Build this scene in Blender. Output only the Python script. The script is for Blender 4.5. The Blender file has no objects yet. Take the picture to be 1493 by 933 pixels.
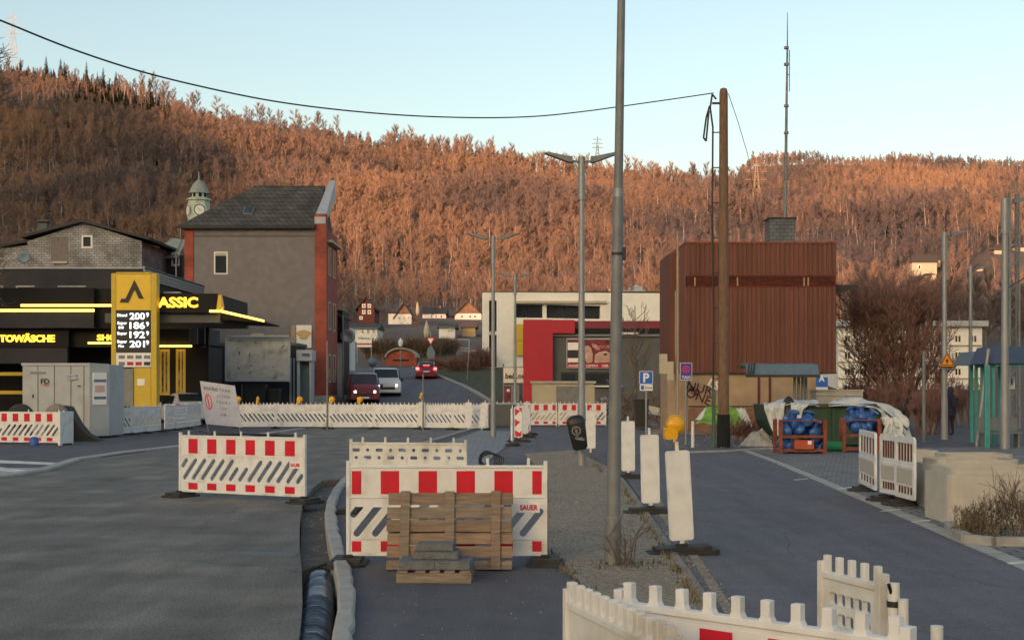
import bpy, math, random
from mathutils import Vector, Matrix, noise
from mathutils.geometry import tessellate_polygon
R = math.radians
S = bpy.context.scene
C = S.collection
# ------------------------------------------------------------ camera, sky, sun, exposure
F, CX, HY, CH = 2000.0, 746.5, 560.0, 1.9          # focal length in photo pixels, centre column, horizon row, eye height
cam_data = bpy.data.cameras.new('camera'); cam = bpy.data.objects.new('camera', cam_data); C.objects.link(cam)
cam.location = (0, 0, CH); cam.rotation_euler = (R(90), 0, 0)
cam_data.sensor_width = 36; cam_data.lens = 36*F/1493; cam_data.shift_y = (HY-466.5)/1493
cam_data.clip_start = .1; cam_data.clip_end = 8000
S.camera = cam
SUN_EL, SUN_AZ = 7.5, 27.0                          # low evening sun, behind the camera to the left
w = bpy.data.worlds.new("World"); S.world = w; w.use_nodes = True
wn = w.node_tree
sky = wn.nodes.new('ShaderNodeTexSky'); sky.sky_type = 'NISHITA'; sky.sun_disc = False
sky.sun_elevation = R(SUN_EL); sky.sun_rotation = R(180+SUN_AZ); sky.altitude = 300
sky.air_density = 1.0; sky.dust_density = 3.6; sky.ozone_density = 0.4
wn.links.new(sky.outputs[0], wn.nodes['Background'].inputs[0]); wn.nodes['Background'].inputs[1].default_value = 0.15
sd = bpy.data.lights.new('sun', 'SUN'); sd.energy = 3.1; sd.angle = R(.5); sd.color = (1, .52, .33)
sun = bpy.data.objects.new('sun', sd); C.objects.link(sun)
SDIR = Vector((math.sin(R(SUN_AZ))*math.cos(R(SUN_EL)), math.cos(R(SUN_AZ))*math.cos(R(SUN_EL)), -math.sin(R(SUN_EL))))
sun.rotation_euler = SDIR.to_track_quat('-Z', 'Y').to_euler()
S.view_settings.view_transform = 'Standard'; S.view_settings.look = 'None'
S.view_settings.exposure = 1.05; S.view_settings.gamma = 1
S.cycles.use_denoising = True; S.cycles.max_bounces = 5; S.cycles.diffuse_bounces = 2; S.cycles.glossy_bounces = 2
S.cycles.transparent_max_bounces = 6
# ------------------------------------------------------------ helpers
def gp(px, py, z=0.0):
    Y = F*(CH-z)/(py-HY); return Vector(((px-CX)/F*Y, Y, z))
def at(px, py, Y): return Vector(((px-CX)/F*Y, Y, CH-(py-HY)/F*Y))
def XX(px, Y): return (px-CX)/F*Y
def ZZ(py, Y): return CH-(py-HY)/F*Y
def gz(Y):
    if Y < 60: return 0.0
    if Y < 110: return .00095*(Y-60)**2
    return 2.375+.07*(Y-110)

def M(name, col, rough=.75, metal=0., amt=.12, scale=5., bump=0., bscale=None, col2=None, emit=None, es=1., spec=.5, detail=5., dirt=0., dirtcol=(.12,.1,.08), dscale=1.3, coat=0., stretch=None, speck=0., sscale=60., streak=0., crack=0.):
    m = bpy.data.materials.new(name); m.use_nodes = True; n = m.node_tree.nodes; l = m.node_tree.links
    b = n['Principled BSDF']; b.inputs['Roughness'].default_value = rough; b.inputs['Metallic'].default_value = metal
    b.inputs['Specular IOR Level'].default_value = spec
    if coat: b.inputs['Coat Weight'].default_value = coat
    tc = n.new('ShaderNodeTexCoord'); mp = n.new('ShaderNodeMapping'); l.new(tc.outputs['Object'], mp.inputs[0])
    if stretch: mp.inputs['Scale'].default_value = stretch
    nz = n.new('ShaderNodeTexNoise'); nz.inputs['Scale'].default_value = scale; nz.inputs['Detail'].default_value = detail
    l.new(mp.outputs[0], nz.inputs['Vector'])
    rp = n.new('ShaderNodeValToRGB'); rp.color_ramp.elements[0].position = .3; rp.color_ramp.elements[1].position = .7
    c1 = tuple(max(0, c*(1-amt)) for c in col)+(1,); c2 = (tuple(col2) if col2 else tuple(min(1, c*(1+amt)) for c in col))+(1,)
    rp.color_ramp.elements[0].color = c1; rp.color_ramp.elements[1].color = c2
    l.new(nz.outputs['Fac'], rp.inputs[0]); out = rp.outputs[0]
    if dirt:
        d = n.new('ShaderNodeTexNoise'); d.inputs['Scale'].default_value = dscale; d.inputs['Detail'].default_value = 8; l.new(mp.outputs[0], d.inputs['Vector'])
        dr = n.new('ShaderNodeValToRGB'); dr.color_ramp.elements[0].position = .5; dr.color_ramp.elements[1].position = .72
        dr.color_ramp.elements[0].color = (0,0,0,1); dr.color_ramp.elements[1].color = (dirt,)*3+(1,)
        l.new(d.outputs['Fac'], dr.inputs[0])
        mx = n.new('ShaderNodeMix'); mx.data_type = 'RGBA'; l.new(dr.outputs[0], mx.inputs[0]); l.new(out, mx.inputs[6]); mx.inputs[7].default_value = tuple(dirtcol)+(1,)
        out = mx.outputs[2]
    if speck:
        v = n.new('ShaderNodeTexNoise'); v.inputs['Scale'].default_value = sscale; v.inputs['Detail'].default_value = 3; l.new(mp.outputs[0], v.inputs['Vector'])
        vr = n.new('ShaderNodeMapRange'); vr.inputs[1].default_value = .35; vr.inputs[2].default_value = .65; vr.inputs[3].default_value = 1-speck; vr.inputs[4].default_value = 1+speck; l.new(v.outputs['Fac'], vr.inputs[0])
        mm = n.new('ShaderNodeMix'); mm.data_type = 'RGBA'; mm.blend_type = 'MULTIPLY'; mm.inputs[0].default_value = 1; l.new(out, mm.inputs[6]); l.new(vr.outputs[0], mm.inputs[7]); out = mm.outputs[2]
    def mul(fac):
        q = n.new('ShaderNodeMix'); q.data_type = 'RGBA'; q.blend_type = 'MULTIPLY'; q.inputs[0].default_value = 1; l.new(out, q.inputs[6]); l.new(fac, q.inputs[7]); return q.outputs[2]
    if streak:
        for sc in ((1.1,.10,1),(4.,.35,1)):
            sm = n.new('ShaderNodeMapping'); sm.inputs['Scale'].default_value = sc; sm.inputs['Rotation'].default_value = (0,0,.12); l.new(tc.outputs['Object'], sm.inputs[0])
            v = n.new('ShaderNodeTexNoise'); v.inputs['Scale'].default_value = 1.; v.inputs['Detail'].default_value = 4; l.new(sm.outputs[0], v.inputs['Vector'])
            vr = n.new('ShaderNodeMapRange'); vr.inputs[1].default_value = .35; vr.inputs[2].default_value = .65; vr.inputs[3].default_value = 1-streak; vr.inputs[4].default_value = 1+streak*.7; l.new(v.outputs['Fac'], vr.inputs[0]); out = mul(vr.outputs[0])
    if crack:
        v = n.new('ShaderNodeTexVoronoi'); v.feature = 'DISTANCE_TO_EDGE'; v.inputs['Scale'].default_value = .33; wv = n.new('ShaderNodeMix'); wv.data_type = 'VECTOR'; wv.inputs[0].default_value = .25
        wn_ = n.new('ShaderNodeTexNoise'); wn_.inputs['Scale'].default_value = 1.5; wn_.inputs['Detail'].default_value = 6; l.new(tc.outputs['Object'], wn_.inputs['Vector']); l.new(tc.outputs['Object'], wv.inputs[4]); l.new(wn_.outputs['Color'], wv.inputs[5]); l.new(wv.outputs[1], v.inputs['Vector'])
        vr = n.new('ShaderNodeMapRange'); vr.inputs[1].default_value = .0; vr.inputs[2].default_value = .006; vr.inputs[3].default_value = 1-crack; vr.inputs[4].default_value = 1; l.new(v.outputs['Distance'], vr.inputs[0]); out = mul(vr.outputs[0])
    l.new(out, b.inputs['Base Color'])
    if bump:
        bn = n.new('ShaderNodeTexNoise'); bn.inputs['Scale'].default_value = bscale or scale*4; bn.inputs['Detail'].default_value = 4; l.new(mp.outputs[0], bn.inputs['Vector'])
        bp = n.new('ShaderNodeBump'); bp.inputs['Strength'].default_value = bump; bp.inputs['Distance'].default_value = .02
        l.new(bn.outputs['Fac'], bp.inputs['Height']); l.new(bp.outputs[0], b.inputs['Normal'])
    if emit: b.inputs['Emission Color'].default_value = tuple(emit)+(1,); b.inputs['Emission Strength'].default_value = es
    return m

def Mbrick(name, c1, c2, mortar, bw, bh, msize=.02, rough=.85, flat=False, offset=.5, amt=.5, squash=1., dirt=0.):
    m = bpy.data.materials.new(name); m.use_nodes = True; n = m.node_tree.nodes; l = m.node_tree.links
    b = n['Principled BSDF']; b.inputs['Roughness'].default_value = rough
    tc = n.new('ShaderNodeTexCoord'); sp = n.new('ShaderNodeSeparateXYZ'); cb = n.new('ShaderNodeCombineXYZ')
    l.new(tc.outputs['Object'], sp.inputs[0])
    if flat: l.new(sp.outputs[0], cb.inputs[0]); l.new(sp.outputs[1], cb.inputs[1])
    else:
        ad = n.new('ShaderNodeMath'); ad.operation = 'ADD'; l.new(sp.outputs[0], ad.inputs[0]); l.new(sp.outputs[1], ad.inputs[1])
        l.new(ad.outputs[0], cb.inputs[0]); l.new(sp.outputs[2], cb.inputs[1])
    br = n.new('ShaderNodeTexBrick'); l.new(cb.outputs[0], br.inputs['Vector']); br.offset = offset
    br.inputs['Color1'].default_value = tuple(c1)+(1,); br.inputs['Color2'].default_value = tuple(c2)+(1,); br.inputs['Mortar'].default_value = tuple(mortar)+(1,)
    br.inputs['Scale'].default_value = 1; br.inputs['Mortar Size'].default_value = msize; br.inputs['Brick Width'].default_value = bw; br.inputs['Row Height'].default_value = bh
    br.inputs['Bias'].default_value = 0
    nz = n.new('ShaderNodeTexNoise'); nz.inputs['Scale'].default_value = 1.1; nz.inputs['Detail'].default_value = 7; l.new(tc.outputs['Object'], nz.inputs['Vector'])
    mr = n.new('ShaderNodeMapRange'); mr.inputs[1].default_value = .3; mr.inputs[2].default_value = .7; mr.inputs[3].default_value = 1-amt*.6; mr.inputs[4].default_value = 1+amt*.4
    l.new(nz.outputs['Fac'], mr.inputs[0])
    mx = n.new('ShaderNodeMix'); mx.data_type = 'RGBA'; mx.blend_type = 'MULTIPLY'; mx.inputs[0].default_value = 1
    l.new(br.outputs['Color'], mx.inputs[6]); l.new(mr.outputs[0], mx.inputs[7]); l.new(mx.outputs[2], b.inputs['Base Color'])
    bp = n.new('ShaderNodeBump'); bp.inputs['Strength'].default_value = .5; bp.inputs['Distance'].default_value = .01; bp.invert = True
    l.new(br.outputs['Fac'], bp.inputs['Height']); l.new(bp.outputs[0], b.inputs['Normal'])
    return m

ORG = {}
def meta(o, label=None, cat=None, group=None, kind=None):
    if label: o['label'] = label
    if cat: o['category'] = cat
    if group: o['group'] = group
    if kind: o['kind'] = kind
    return o
def thing(name, label, cat, loc=(0,0,0), rz=0., group=None, rx=0., ry=0.):
    o = bpy.data.objects.new(name, None); C.objects.link(o); o.location = loc; o.rotation_euler = (rx, ry, rz); o.empty_display_size = .2
    meta(o, label, cat, group); ORG[o.name] = Vector(loc); return o
def copy_tree(o, parent=None):
    c = o.copy(); C.objects.link(c); c.parent = parent
    if o.name in ORG: ORG[c.name] = ORG[o.name]
    for ch in list(o.children): copy_tree(ch, c)
    return c
def dup(o, loc, rz=None, label=None, scale=None):
    c = copy_tree(o); c.location = loc
    if rz is not None: c.rotation_euler = (o.rotation_euler[0], o.rotation_euler[1], rz)
    if label: c['label'] = label
    if scale: c.scale = scale
    return c
class MB:
    def __init__(s): s.v = []; s.f = []; s.m = []; s.sm = []
    def add(s, vs, fs, m=0, smooth=False):
        o = len(s.v); s.v += [tuple(v) for v in vs]
        for f in fs: s.f.append(tuple(i+o for i in f)); s.m.append(m); s.sm.append(smooth)
        return s
    def box(s, a, b, m=0):
        x0,x1 = sorted((a[0],b[0])); y0,y1 = sorted((a[1],b[1])); z0,z1 = sorted((a[2],b[2]))
        return s.add([(x0,y0,z0),(x1,y0,z0),(x1,y1,z0),(x0,y1,z0),(x0,y0,z1),(x1,y0,z1),(x1,y1,z1),(x0,y1,z1)],
            [(0,3,2,1),(4,5,6,7),(0,1,5,4),(1,2,6,5),(2,3,7,6),(3,0,4,7)], m)
    def obox(s, c, size, rot=(0,0,0), m=0):
        from mathutils import Euler
        e = Euler(rot).to_matrix(); c = Vector(c); hx,hy,hz = [q/2 for q in size]
        vs = [c+e@Vector(q) for q in ((-hx,-hy,-hz),(hx,-hy,-hz),(hx,hy,-hz),(-hx,hy,-hz),(-hx,-hy,hz),(hx,-hy,hz),(hx,hy,hz),(-hx,hy,hz))]
        return s.add(vs, [(0,3,2,1),(4,5,6,7),(0,1,5,4),(1,2,6,5),(2,3,7,6),(3,0,4,7)], m)
    def beam(s, p0, p1, w, h, m=0):
        p0 = Vector(p0); p1 = Vector(p1); d = (p1-p0).normalized(); up = Vector((0,0,1)) if abs(d.z) < .95 else Vector((0,1,0))
        a = d.cross(up).normalized()*w/2; b = a.cross(d).normalized()*h/2
        vs = [p0-a-b,p0+a-b,p0+a+b,p0-a+b,p1-a-b,p1+a-b,p1+a+b,p1-a+b]
        return s.add(vs, [(0,1,2,3),(7,6,5,4),(0,4,5,1),(1,5,6,2),(2,6,7,3),(3,7,4,0)], m)
    def cyl(s, p0, p1, r0, r1=None, n=12, m=0, caps=True, smooth=True):
        r1 = r0 if r1 is None else r1
        p0 = Vector(p0); p1 = Vector(p1); d = (p1-p0)
        if d.length < 1e-7: return s
        d.normalize(); up = Vector((0,0,1)) if abs(d.z) < .9 else Vector((1,0,0))
        a = d.cross(up).normalized(); b = a.cross(d).normalized()
        vs = [p0+(a*math.cos(t)+b*math.sin(t))*r0 for t in [2*math.pi*i/n for i in range(n)]]+[p1+(a*math.cos(t)+b*math.sin(t))*r1 for t in [2*math.pi*i/n for i in range(n)]]
        s.add(vs, [(i,(i+1)%n,n+(i+1)%n,n+i) for i in range(n)], m, smooth)
        if caps: s.add(vs, [tuple(range(n-1,-1,-1)), tuple(range(n,2*n))], m)
        return s
    def tube(s, pts, r, n=8, m=0):
        for i in range(len(pts)-1):
            r0 = r[i] if isinstance(r,(list,tuple)) else r; r1 = r[i+1] if isinstance(r,(list,tuple)) else r
            s.cyl(pts[i], pts[i+1], r0, r1, n, m)
        return s
    def lathe(s, prof, c=(0,0,0), n=20, m=0, axis='z', smooth=True):
        vs = []
        for r, z in prof:
            for i in range(n):
                t = 2*math.pi*i/n; p = (r*math.cos(t), r*math.sin(t), z)
                if axis == 'y': p = (p[0], p[2], p[1])
                vs.append((p[0]+c[0], p[1]+c[1], p[2]+c[2]))
        fs = []
        for k in range(len(prof)-1):
            for i in range(n):
                q = (k*n+i, k*n+(i+1)%n, (k+1)*n+(i+1)%n, (k+1)*n+i); fs.append(q if axis == 'z' else q[::-1])
        return s.add(vs, fs, m, smooth)
    def plate(s, outer, holes=(), y0=0., y1=.04, m=0, axis='y', mh=None):
        """a flat plate in the XZ plane (axis 'y') or XY plane (axis 'z') with real holes"""
        loops = [list(outer)]+[list(h) for h in holes]
        flat = [p for l in loops for p in l]
        tri = tessellate_polygon([[Vector((p[0], p[1], 0)) for p in l] for l in loops])
        P = (lambda p, d: (p[0], d, p[1])) if axis == 'y' else (lambda p, d: (p[0], p[1], d))
        n = len(flat); vs = [P(p, y0) for p in flat]+[P(p, y1) for p in flat]; fs = []
        for t in tri:
            a, b, c = [flat[i] for i in t]; cr = (b[0]-a[0])*(c[1]-a[1])-(b[1]-a[1])*(c[0]-a[0])
            t = tuple(t) if cr > 0 else tuple(t)[::-1]
            if axis == 'y': fs.append(t); fs.append(tuple(i+n for i in t[::-1]))
            else: fs.append(t[::-1]); fs.append(tuple(i+n for i in t))
        s.add(vs, fs, m)
        o = 0; side = []
        for k, l in enumerate(loops):
            ar = sum(l[i][0]*l[(i+1)%len(l)][1]-l[(i+1)%len(l)][0]*l[i][1] for i in range(len(l)))
            ccw = (ar > 0) == (k == 0)
            for i in range(len(l)):
                a, b = o+i, o+(i+1)%len(l)
                q = (a, b, b+n, a+n)
                if axis == 'y': q = q[::-1]
                side.append(q if ccw else q[::-1])
            o += len(l)
        s.add(vs, side, m if mh is None else mh)
        return s
    def build(s, name, mats, parent=None, world=True, loc=None, rot=None, bevel=0., label=None, kind=None, solid=0.):
        me = bpy.data.meshes.new(name); off = Vector((0,0,0))
        if parent is not None and world: off = ORG[parent.name]
        vs = [(v[0]-off[0], v[1]-off[1], v[2]-off[2]) for v in s.v]
        me.from_pydata(vs, [], s.f)
        ml = mats if isinstance(mats, (list, tuple)) else [mats]
        for q in ml: me.materials.append(q)
        me.polygons.foreach_set('material_index', s.m); me.polygons.foreach_set('use_smooth', s.sm); me.update()
        o = bpy.data.objects.new(name, me); C.objects.link(o)
        if parent is not None: o.parent = parent; ORG[o.name] = off
        else: ORG[o.name] = Vector((0,0,0))
        if loc is not None: o.location = loc
        if rot is not None: o.rotation_euler = rot
        if solid:
            q = o.modifiers.new('solid','SOLIDIFY'); q.thickness = solid
        if bevel:
            q = o.modifiers.new('bevel','BEVEL'); q.width = bevel; q.segments = 2; q.limit_method = 'ANGLE'; q.angle_limit = R(40)
        if label: o['label'] = label
        if kind: o['kind'] = kind
        return o
def arc(cx, cy, r, a0, a1, n): return [(cx+r*math.cos(R(a0+(a1-a0)*i/n)), cy+r*math.sin(R(a0+(a1-a0)*i/n))) for i in range(n+1)]
def rrect(x0, y0, x1, y1, r, n=3):
    return arc(x1-r,y1-r,r,0,90,n)+arc(x0+r,y1-r,r,90,180,n)+arc(x0+r,y0+r,r,180,270,n)+arc(x1-r,y0+r,r,270,360,n)
def capsule(p0, p1, r, n=4):
    a = math.degrees(math.atan2(p1[1]-p0[1], p1[0]-p0[0])); return arc(p1[0],p1[1],r,a-90,a+90,n)+arc(p0[0],p0[1],r,a+90,a+270,n)
def circ(x, y, r, n=10): return [(x+r*math.cos(2*math.pi*i/n), y+r*math.sin(2*math.pi*i/n)) for i in range(n)]
_F = {}
def text_mesh(body, size, ext=.004, bold=0.):
    """lettering as mesh verts / faces in its own XZ plane, centred, facing -Y"""
    cu = bpy.data.curves.new('t', 'FONT'); cu.body = body; cu.size = size; cu.extrude = ext; cu.offset = bold; cu.align_x = 'CENTER'; cu.align_y = 'CENTER'; cu.resolution_u = 3
    o = bpy.data.objects.new('t', cu); C.objects.link(o); dg = bpy.context.evaluated_depsgraph_get(); dg.update()
    me = bpy.data.meshes.new_from_object(o.evaluated_get(dg)); vs = [tuple(v.co) for v in me.vertices]; fs = [tuple(p.vertices) for p in me.polygons]
    bpy.data.objects.remove(o); bpy.data.curves.remove(cu); bpy.data.meshes.remove(me)
    return vs, fs
def text(mb, body, c, size, ext=.004, bold=0., m=0, width=None, rz=0., sx=1., tilt=0.):
    vs, fs = text_mesh(body, size, ext, bold)
    if not vs: return
    x0 = min(v[0] for v in vs); x1 = max(v[0] for v in vs); y0 = min(v[1] for v in vs); y1 = max(v[1] for v in vs)
    k = (width/(x1-x0)) if width else sx
    out = []
    for v in vs:
        x = (v[0]-(x0+x1)/2)*k; z = v[1]-(y0+y1)/2; y = -v[2]
        if tilt: x, z = x*math.cos(tilt)-z*math.sin(tilt), x*math.sin(tilt)+z*math.cos(tilt)
        X = x*math.cos(rz)-y*math.sin(rz); Y = x*math.sin(rz)+y*math.cos(rz)
        out.append((c[0]+X, c[1]+Y, c[2]+z))
    mb.add(out, fs, m)
# ------------------------------------------------------------ materials
m_asph = M('asphalt_new', streak=.13, crack=.25, col=(.15,.145,.135), rough=.85, amt=.28, scale=.9, detail=10, bump=.9, bscale=60, speck=.35, sscale=38, dirt=1., dirtcol=(.235,.22,.19), dscale=.8)
m_asph2 = M('asphalt_fine_dark', streak=.1, col=(.092,.091,.104), rough=.8, amt=.12, scale=2.2, detail=9, bump=.7, bscale=80, speck=.25, sscale=60, dirt=.45, dirtcol=(.12,.118,.115), dscale=.5)
m_asph3 = M('asphalt_road', streak=.12, crack=.3, col=(.118,.115,.133), rough=.8, amt=.12, scale=1.5, detail=9, bump=.7, bscale=80, speck=.25, sscale=50, dirt=.5, dirtcol=(.14,.135,.13), dscale=.4)
m_gravel = M('gravel', (.27,.225,.17), rough=.95, amt=.35, scale=18, detail=9, bump=1., bscale=45, speck=.3, sscale=35, dirt=.7, dirtcol=(.19,.155,.12), dscale=.9)
m_soil = M('soil', (.17,.14,.11), rough=.95, amt=.3, scale=9, bump=1., bscale=25)
m_conc = M('concrete', (.36,.35,.32), rough=.85, amt=.14, scale=6, bump=.35, bscale=60, dirt=.5, dirtcol=(.2,.19,.17), dscale=2)
m_conc2 = M('pale_concrete', (.46,.435,.38), rough=.85, amt=.1, scale=2.5, bump=.35, bscale=40, dirt=.5, dirtcol=(.3,.26,.21), dscale=1.5)
m_pave = Mbrick('paving', (.24,.235,.23), (.17,.17,.175), (.06,.06,.06), .3, .2, .022, flat=True, amt=.3)
m_flag = Mbrick('flagstones', (.24,.26,.28), (.21,.225,.245), (.12,.12,.12), .4, .4, .012, flat=True, amt=.25)
m_paint = M('road_paint', (.62,.62,.6), rough=.7, amt=.1, dirt=.6, dirtcol=(.2,.2,.2), dscale=3)
m_white = M('white_plastic', (.74,.74,.74), rough=.5, amt=.06, scale=4, dirt=.55, dirtcol=(.36,.34,.3), dscale=3.2)
m_white2 = M('dusty_white_plastic', (.72,.71,.67), rough=.6, amt=.08, scale=5, dirt=.8, dirtcol=(.36,.31,.23), dscale=2.4)
m_wref = M('white_reflective_sheet', (.76,.755,.74), rough=.35, amt=.05, scale=10, dirt=.45, dirtcol=(.45,.42,.36), dscale=5)
m_red = M('red_reflective_sheet', (.62,.012,.03), rough=.3, amt=.12, scale=6, dirt=.35, dirtcol=(.3,.02,.03), dscale=4)
m_rub = M('black_rubber', (.028,.028,.028), rough=.8, amt=.3, scale=8, dirt=.5, dirtcol=(.09,.08,.07), dscale=5)
m_wood = M('pallet_wood', (.26,.185,.13), rough=.85, amt=.35, scale=4, bump=.4, bscale=30, stretch=(1,1,9), dirt=.6, dirtcol=(.16,.12,.09), dscale=2)
m_wood2 = M('pole_wood', (.19,.115,.07), rough=.9, amt=.3, scale=8, bump=.5, bscale=20, stretch=(4,4,.5))
m_galv = M('galvanised_steel', (.30,.31,.32), rough=.5, metal=.5, amt=.12, scale=5, stretch=(1,1,.3), dirt=.4, dirtcol=(.2,.19,.18), dscale=3)
m_galvd = M('weathered_steel', (.2,.21,.215), rough=.6, metal=.3, amt=.15, scale=5, dirt=.4, dirtcol=(.14,.13,.12), dscale=2)
m_black = M('black_plastic', (.015,.016,.018), rough=.45, amt=.2)
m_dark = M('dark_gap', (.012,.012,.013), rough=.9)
m_glass = M('dark_glass', (.03,.035,.042), rough=.08, amt=.3, scale=.7, spec=.8)
m_yell = M('yellow_paint', (.78,.5,.02), rough=.4, amt=.05, scale=3)
m_yell2 = M('yellow_ochre_panel', (.58,.40,.03), rough=.5, amt=.06)
m_lamp = M('amber_lens', (.85,.42,.01), rough=.25, amt=.12, scale=20)
m_neon = M('yellow_light_strip', (.9,.6,.05), emit=(1,.62,.12), es=1.5)
m_letter = M('lit_yellow_letter', (.9,.6,.05), emit=(1,.5,.04), es=1.3)
m_digit = M('lit_white_digit', (.8,.8,.8), emit=(.9,.93,1), es=.9)
m_anth = M('anthracite_cladding', (.012,.0125,.015), rough=.6, spec=.15, amt=.15, scale=1)
m_anth2 = M('grey_cladding', (.045,.045,.052), rough=.7, spec=.2, amt=.12, scale=1.5)
m_greyw = M('grey_render', (.205,.19,.195), rough=.9, amt=.1, scale=2.2, bump=.7, bscale=14, dirt=.25, dirtcol=(.14,.13,.13), dscale=.5)
m_redbrick = Mbrick('red_brick', (.42,.07,.035), (.34,.055,.03), (.25,.12,.09), .25, .08, .012)
m_brownbrick = Mbrick('brown_brick', (.3,.14,.08), (.24,.1,.06), (.22,.17,.13), .25, .08, .012)
m_slate = Mbrick('slate_shingles', (.40,.40,.40), (.28,.28,.29), (.13,.13,.13), .33, .15, .018, amt=.8)
m_roof = Mbrick('roof_tiles', (.105,.10,.082), (.07,.066,.058), (.03,.03,.028), .35, .3, .03, amt=.7)
m_roofd = M('dark_roof', (.045,.043,.045), rough=.8, amt=.2)
m_zinc = M('pale_zinc', (.38,.41,.45), rough=.5, amt=.08)
m_cream = M('cream_render', (.84,.82,.76), rough=.85, amt=.04, scale=2, dirt=.25, dirtcol=(.5,.46,.38), dscale=.7)
m_whiter = M('white_render', (.78,.77,.73), rough=.85, amt=.05, scale=2)
m_crim = M('crimson_cladding', (.42,.006,.022), rough=.5, amt=.06, scale=1)
m_crimd = M('dark_crimson_cladding', (.2,.012,.03), rough=.5, amt=.08)
m_dgrey = M('dark_grey_render', (.105,.11,.11), rough=.85, amt=.1, scale=1.2)
m_rust = M('rust_brown_cladding', (.155,.053,.033), rough=.6, amt=.22, scale=2.5, stretch=(1,1,.12), dirt=.3, dirtcol=(.1,.035,.022), dscale=1.5)
m_tan = M('tan_wall', (.40,.29,.19), rough=.9, amt=.12, scale=2, bump=.4, bscale=20, dirt=.4, dirtcol=(.28,.2,.14), dscale=1.2)
m_beige = M('beige_panel', (.47,.42,.31), rough=.8, amt=.06, scale=2)
m_blueg = M('blue_grey_metal', (.13,.19,.235), rough=.5, metal=.2, amt=.1)
m_teal = M('teal_paint', (.06,.29,.27), rough=.5, amt=.12, dirt=.3, dirtcol=(.1,.2,.19), dscale=4)
m_navy = M('dusty_navy_metal', (.055,.08,.15), rough=.5, amt=.12)
m_cont = M('pale_grey_container', (.40,.43,.44), rough=.55, amt=.08, scale=2, dirt=.5, dirtcol=(.27,.26,.23), dscale=1.6)
m_skip = M('dark_green_steel', (.018,.055,.03), rough=.6, amt=.25, scale=3, dirt=.4, dirtcol=(.05,.05,.035), dscale=2)
m_tarp = M('white_tarpaulin', (.60,.62,.60), rough=.5, amt=.08, scale=3, bump=.4, bscale=5, dirt=.5, dirtcol=(.36,.36,.33), dscale=2)
m_green = M('lime_tarpaulin', (.22,.45,.06), rough=.5, amt=.2, scale=3)
m_blue = M('blue_enamel', (.03,.105,.34), rough=.35, amt=.25, scale=4)
m_crate = M('rusty_red_steel', (.20,.05,.03), rough=.7, amt=.3, scale=5)
m_signblue = M('sign_blue', (.01,.12,.5), rough=.4, amt=.04)
m_signwhite = M('sign_white', (.8,.8,.8), rough=.4, amt=.03)
m_purple = M('sign_violet_blue', (.06,.05,.3), rough=.4, amt=.05)
m_magenta = M('sign_magenta', (.6,.02,.14), rough=.4)
m_orange = M('sign_orange', (.85,.30,.01), rough=.4, amt=.04)
m_ink = M('black_ink', (.02,.02,.02), rough=.6)
m_graf = M('dark_red_spray', (.06,.015,.015), rough=.7)
m_bark = M('bark', (.13,.1,.08), rough=.9, amt=.25, scale=8)
m_twig = M('reddish_twigs', (.25,.135,.11), rough=.9, amt=.3, scale=3)
m_twig2 = M('grey_brown_twigs', (.17,.125,.09), rough=.9, amt=.3, scale=3)
m_leaf = M('evergreen_leaves', (.05,.065,.03), rough=.7, amt=.5, scale=5)
m_dry = M('dry_leaves', (.22,.16,.09), rough=.9, amt=.4, scale=6)
m_verd = M('pale_green_paint', (.42,.50,.42), rough=.6, amt=.12, scale=3)
m_verdd = M('weathered_lead_roof', (.26,.29,.26), rough=.6, amt=.15)
m_grass = M('grass', (.06,.065,.03), rough=.95, amt=.4, scale=3, bump=.6, bscale=20)
m_timber = M('dark_red_timber', (.11,.03,.025), rough=.8, amt=.2)
m_ochre = M('ochre_render', (.60,.40,.2), rough=.85, amt=.08)
m_pipe = M('dark_blue_foil', (.012,.018,.03), rough=.3, amt=.8, scale=5, col2=(.08,.12,.18), stretch=(1,9,1), spec=.6)  # lighter blue bands put highlights into the foil colour
def stripmat(name, a, b): return M(name, a, col2=b)

m_wood_b = M('pallet_wood_grey', (.26,.205,.155), rough=.9, amt=.35, scale=4, bump=.4, bscale=30, stretch=(1,1,9), dirt=.7, dirtcol=(.13,.11,.09), dscale=2)
m_wood_c = M('pallet_wood_warm', (.31,.21,.14), rough=.85, amt=.3, scale=4, bump=.4, bscale=30, stretch=(1,1,9), dirt=.5, dirtcol=(.2,.14,.1), dscale=2)
m_dgreyc = M('grey_concrete_paver', (.15,.155,.16), rough=.95, amt=.2, scale=14, bump=.6, bscale=60, speck=.2, sscale=90)
m_fill = M('dark_trench_fill', (.11,.10,.09), rough=.95, amt=.3, scale=4, bump=.8, bscale=30, speck=.3, sscale=40)
m_boards = M('weathered_boards', (.19,.165,.15), rough=.9, amt=.35, scale=6, stretch=(5,5,.5))

m_conc3 = M('weathered_kerb_stone', (.23,.215,.19), rough=.9, amt=.2, scale=6, bump=.4, bscale=50, dirt=.7, dirtcol=(.14,.125,.1), dscale=2)
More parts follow.
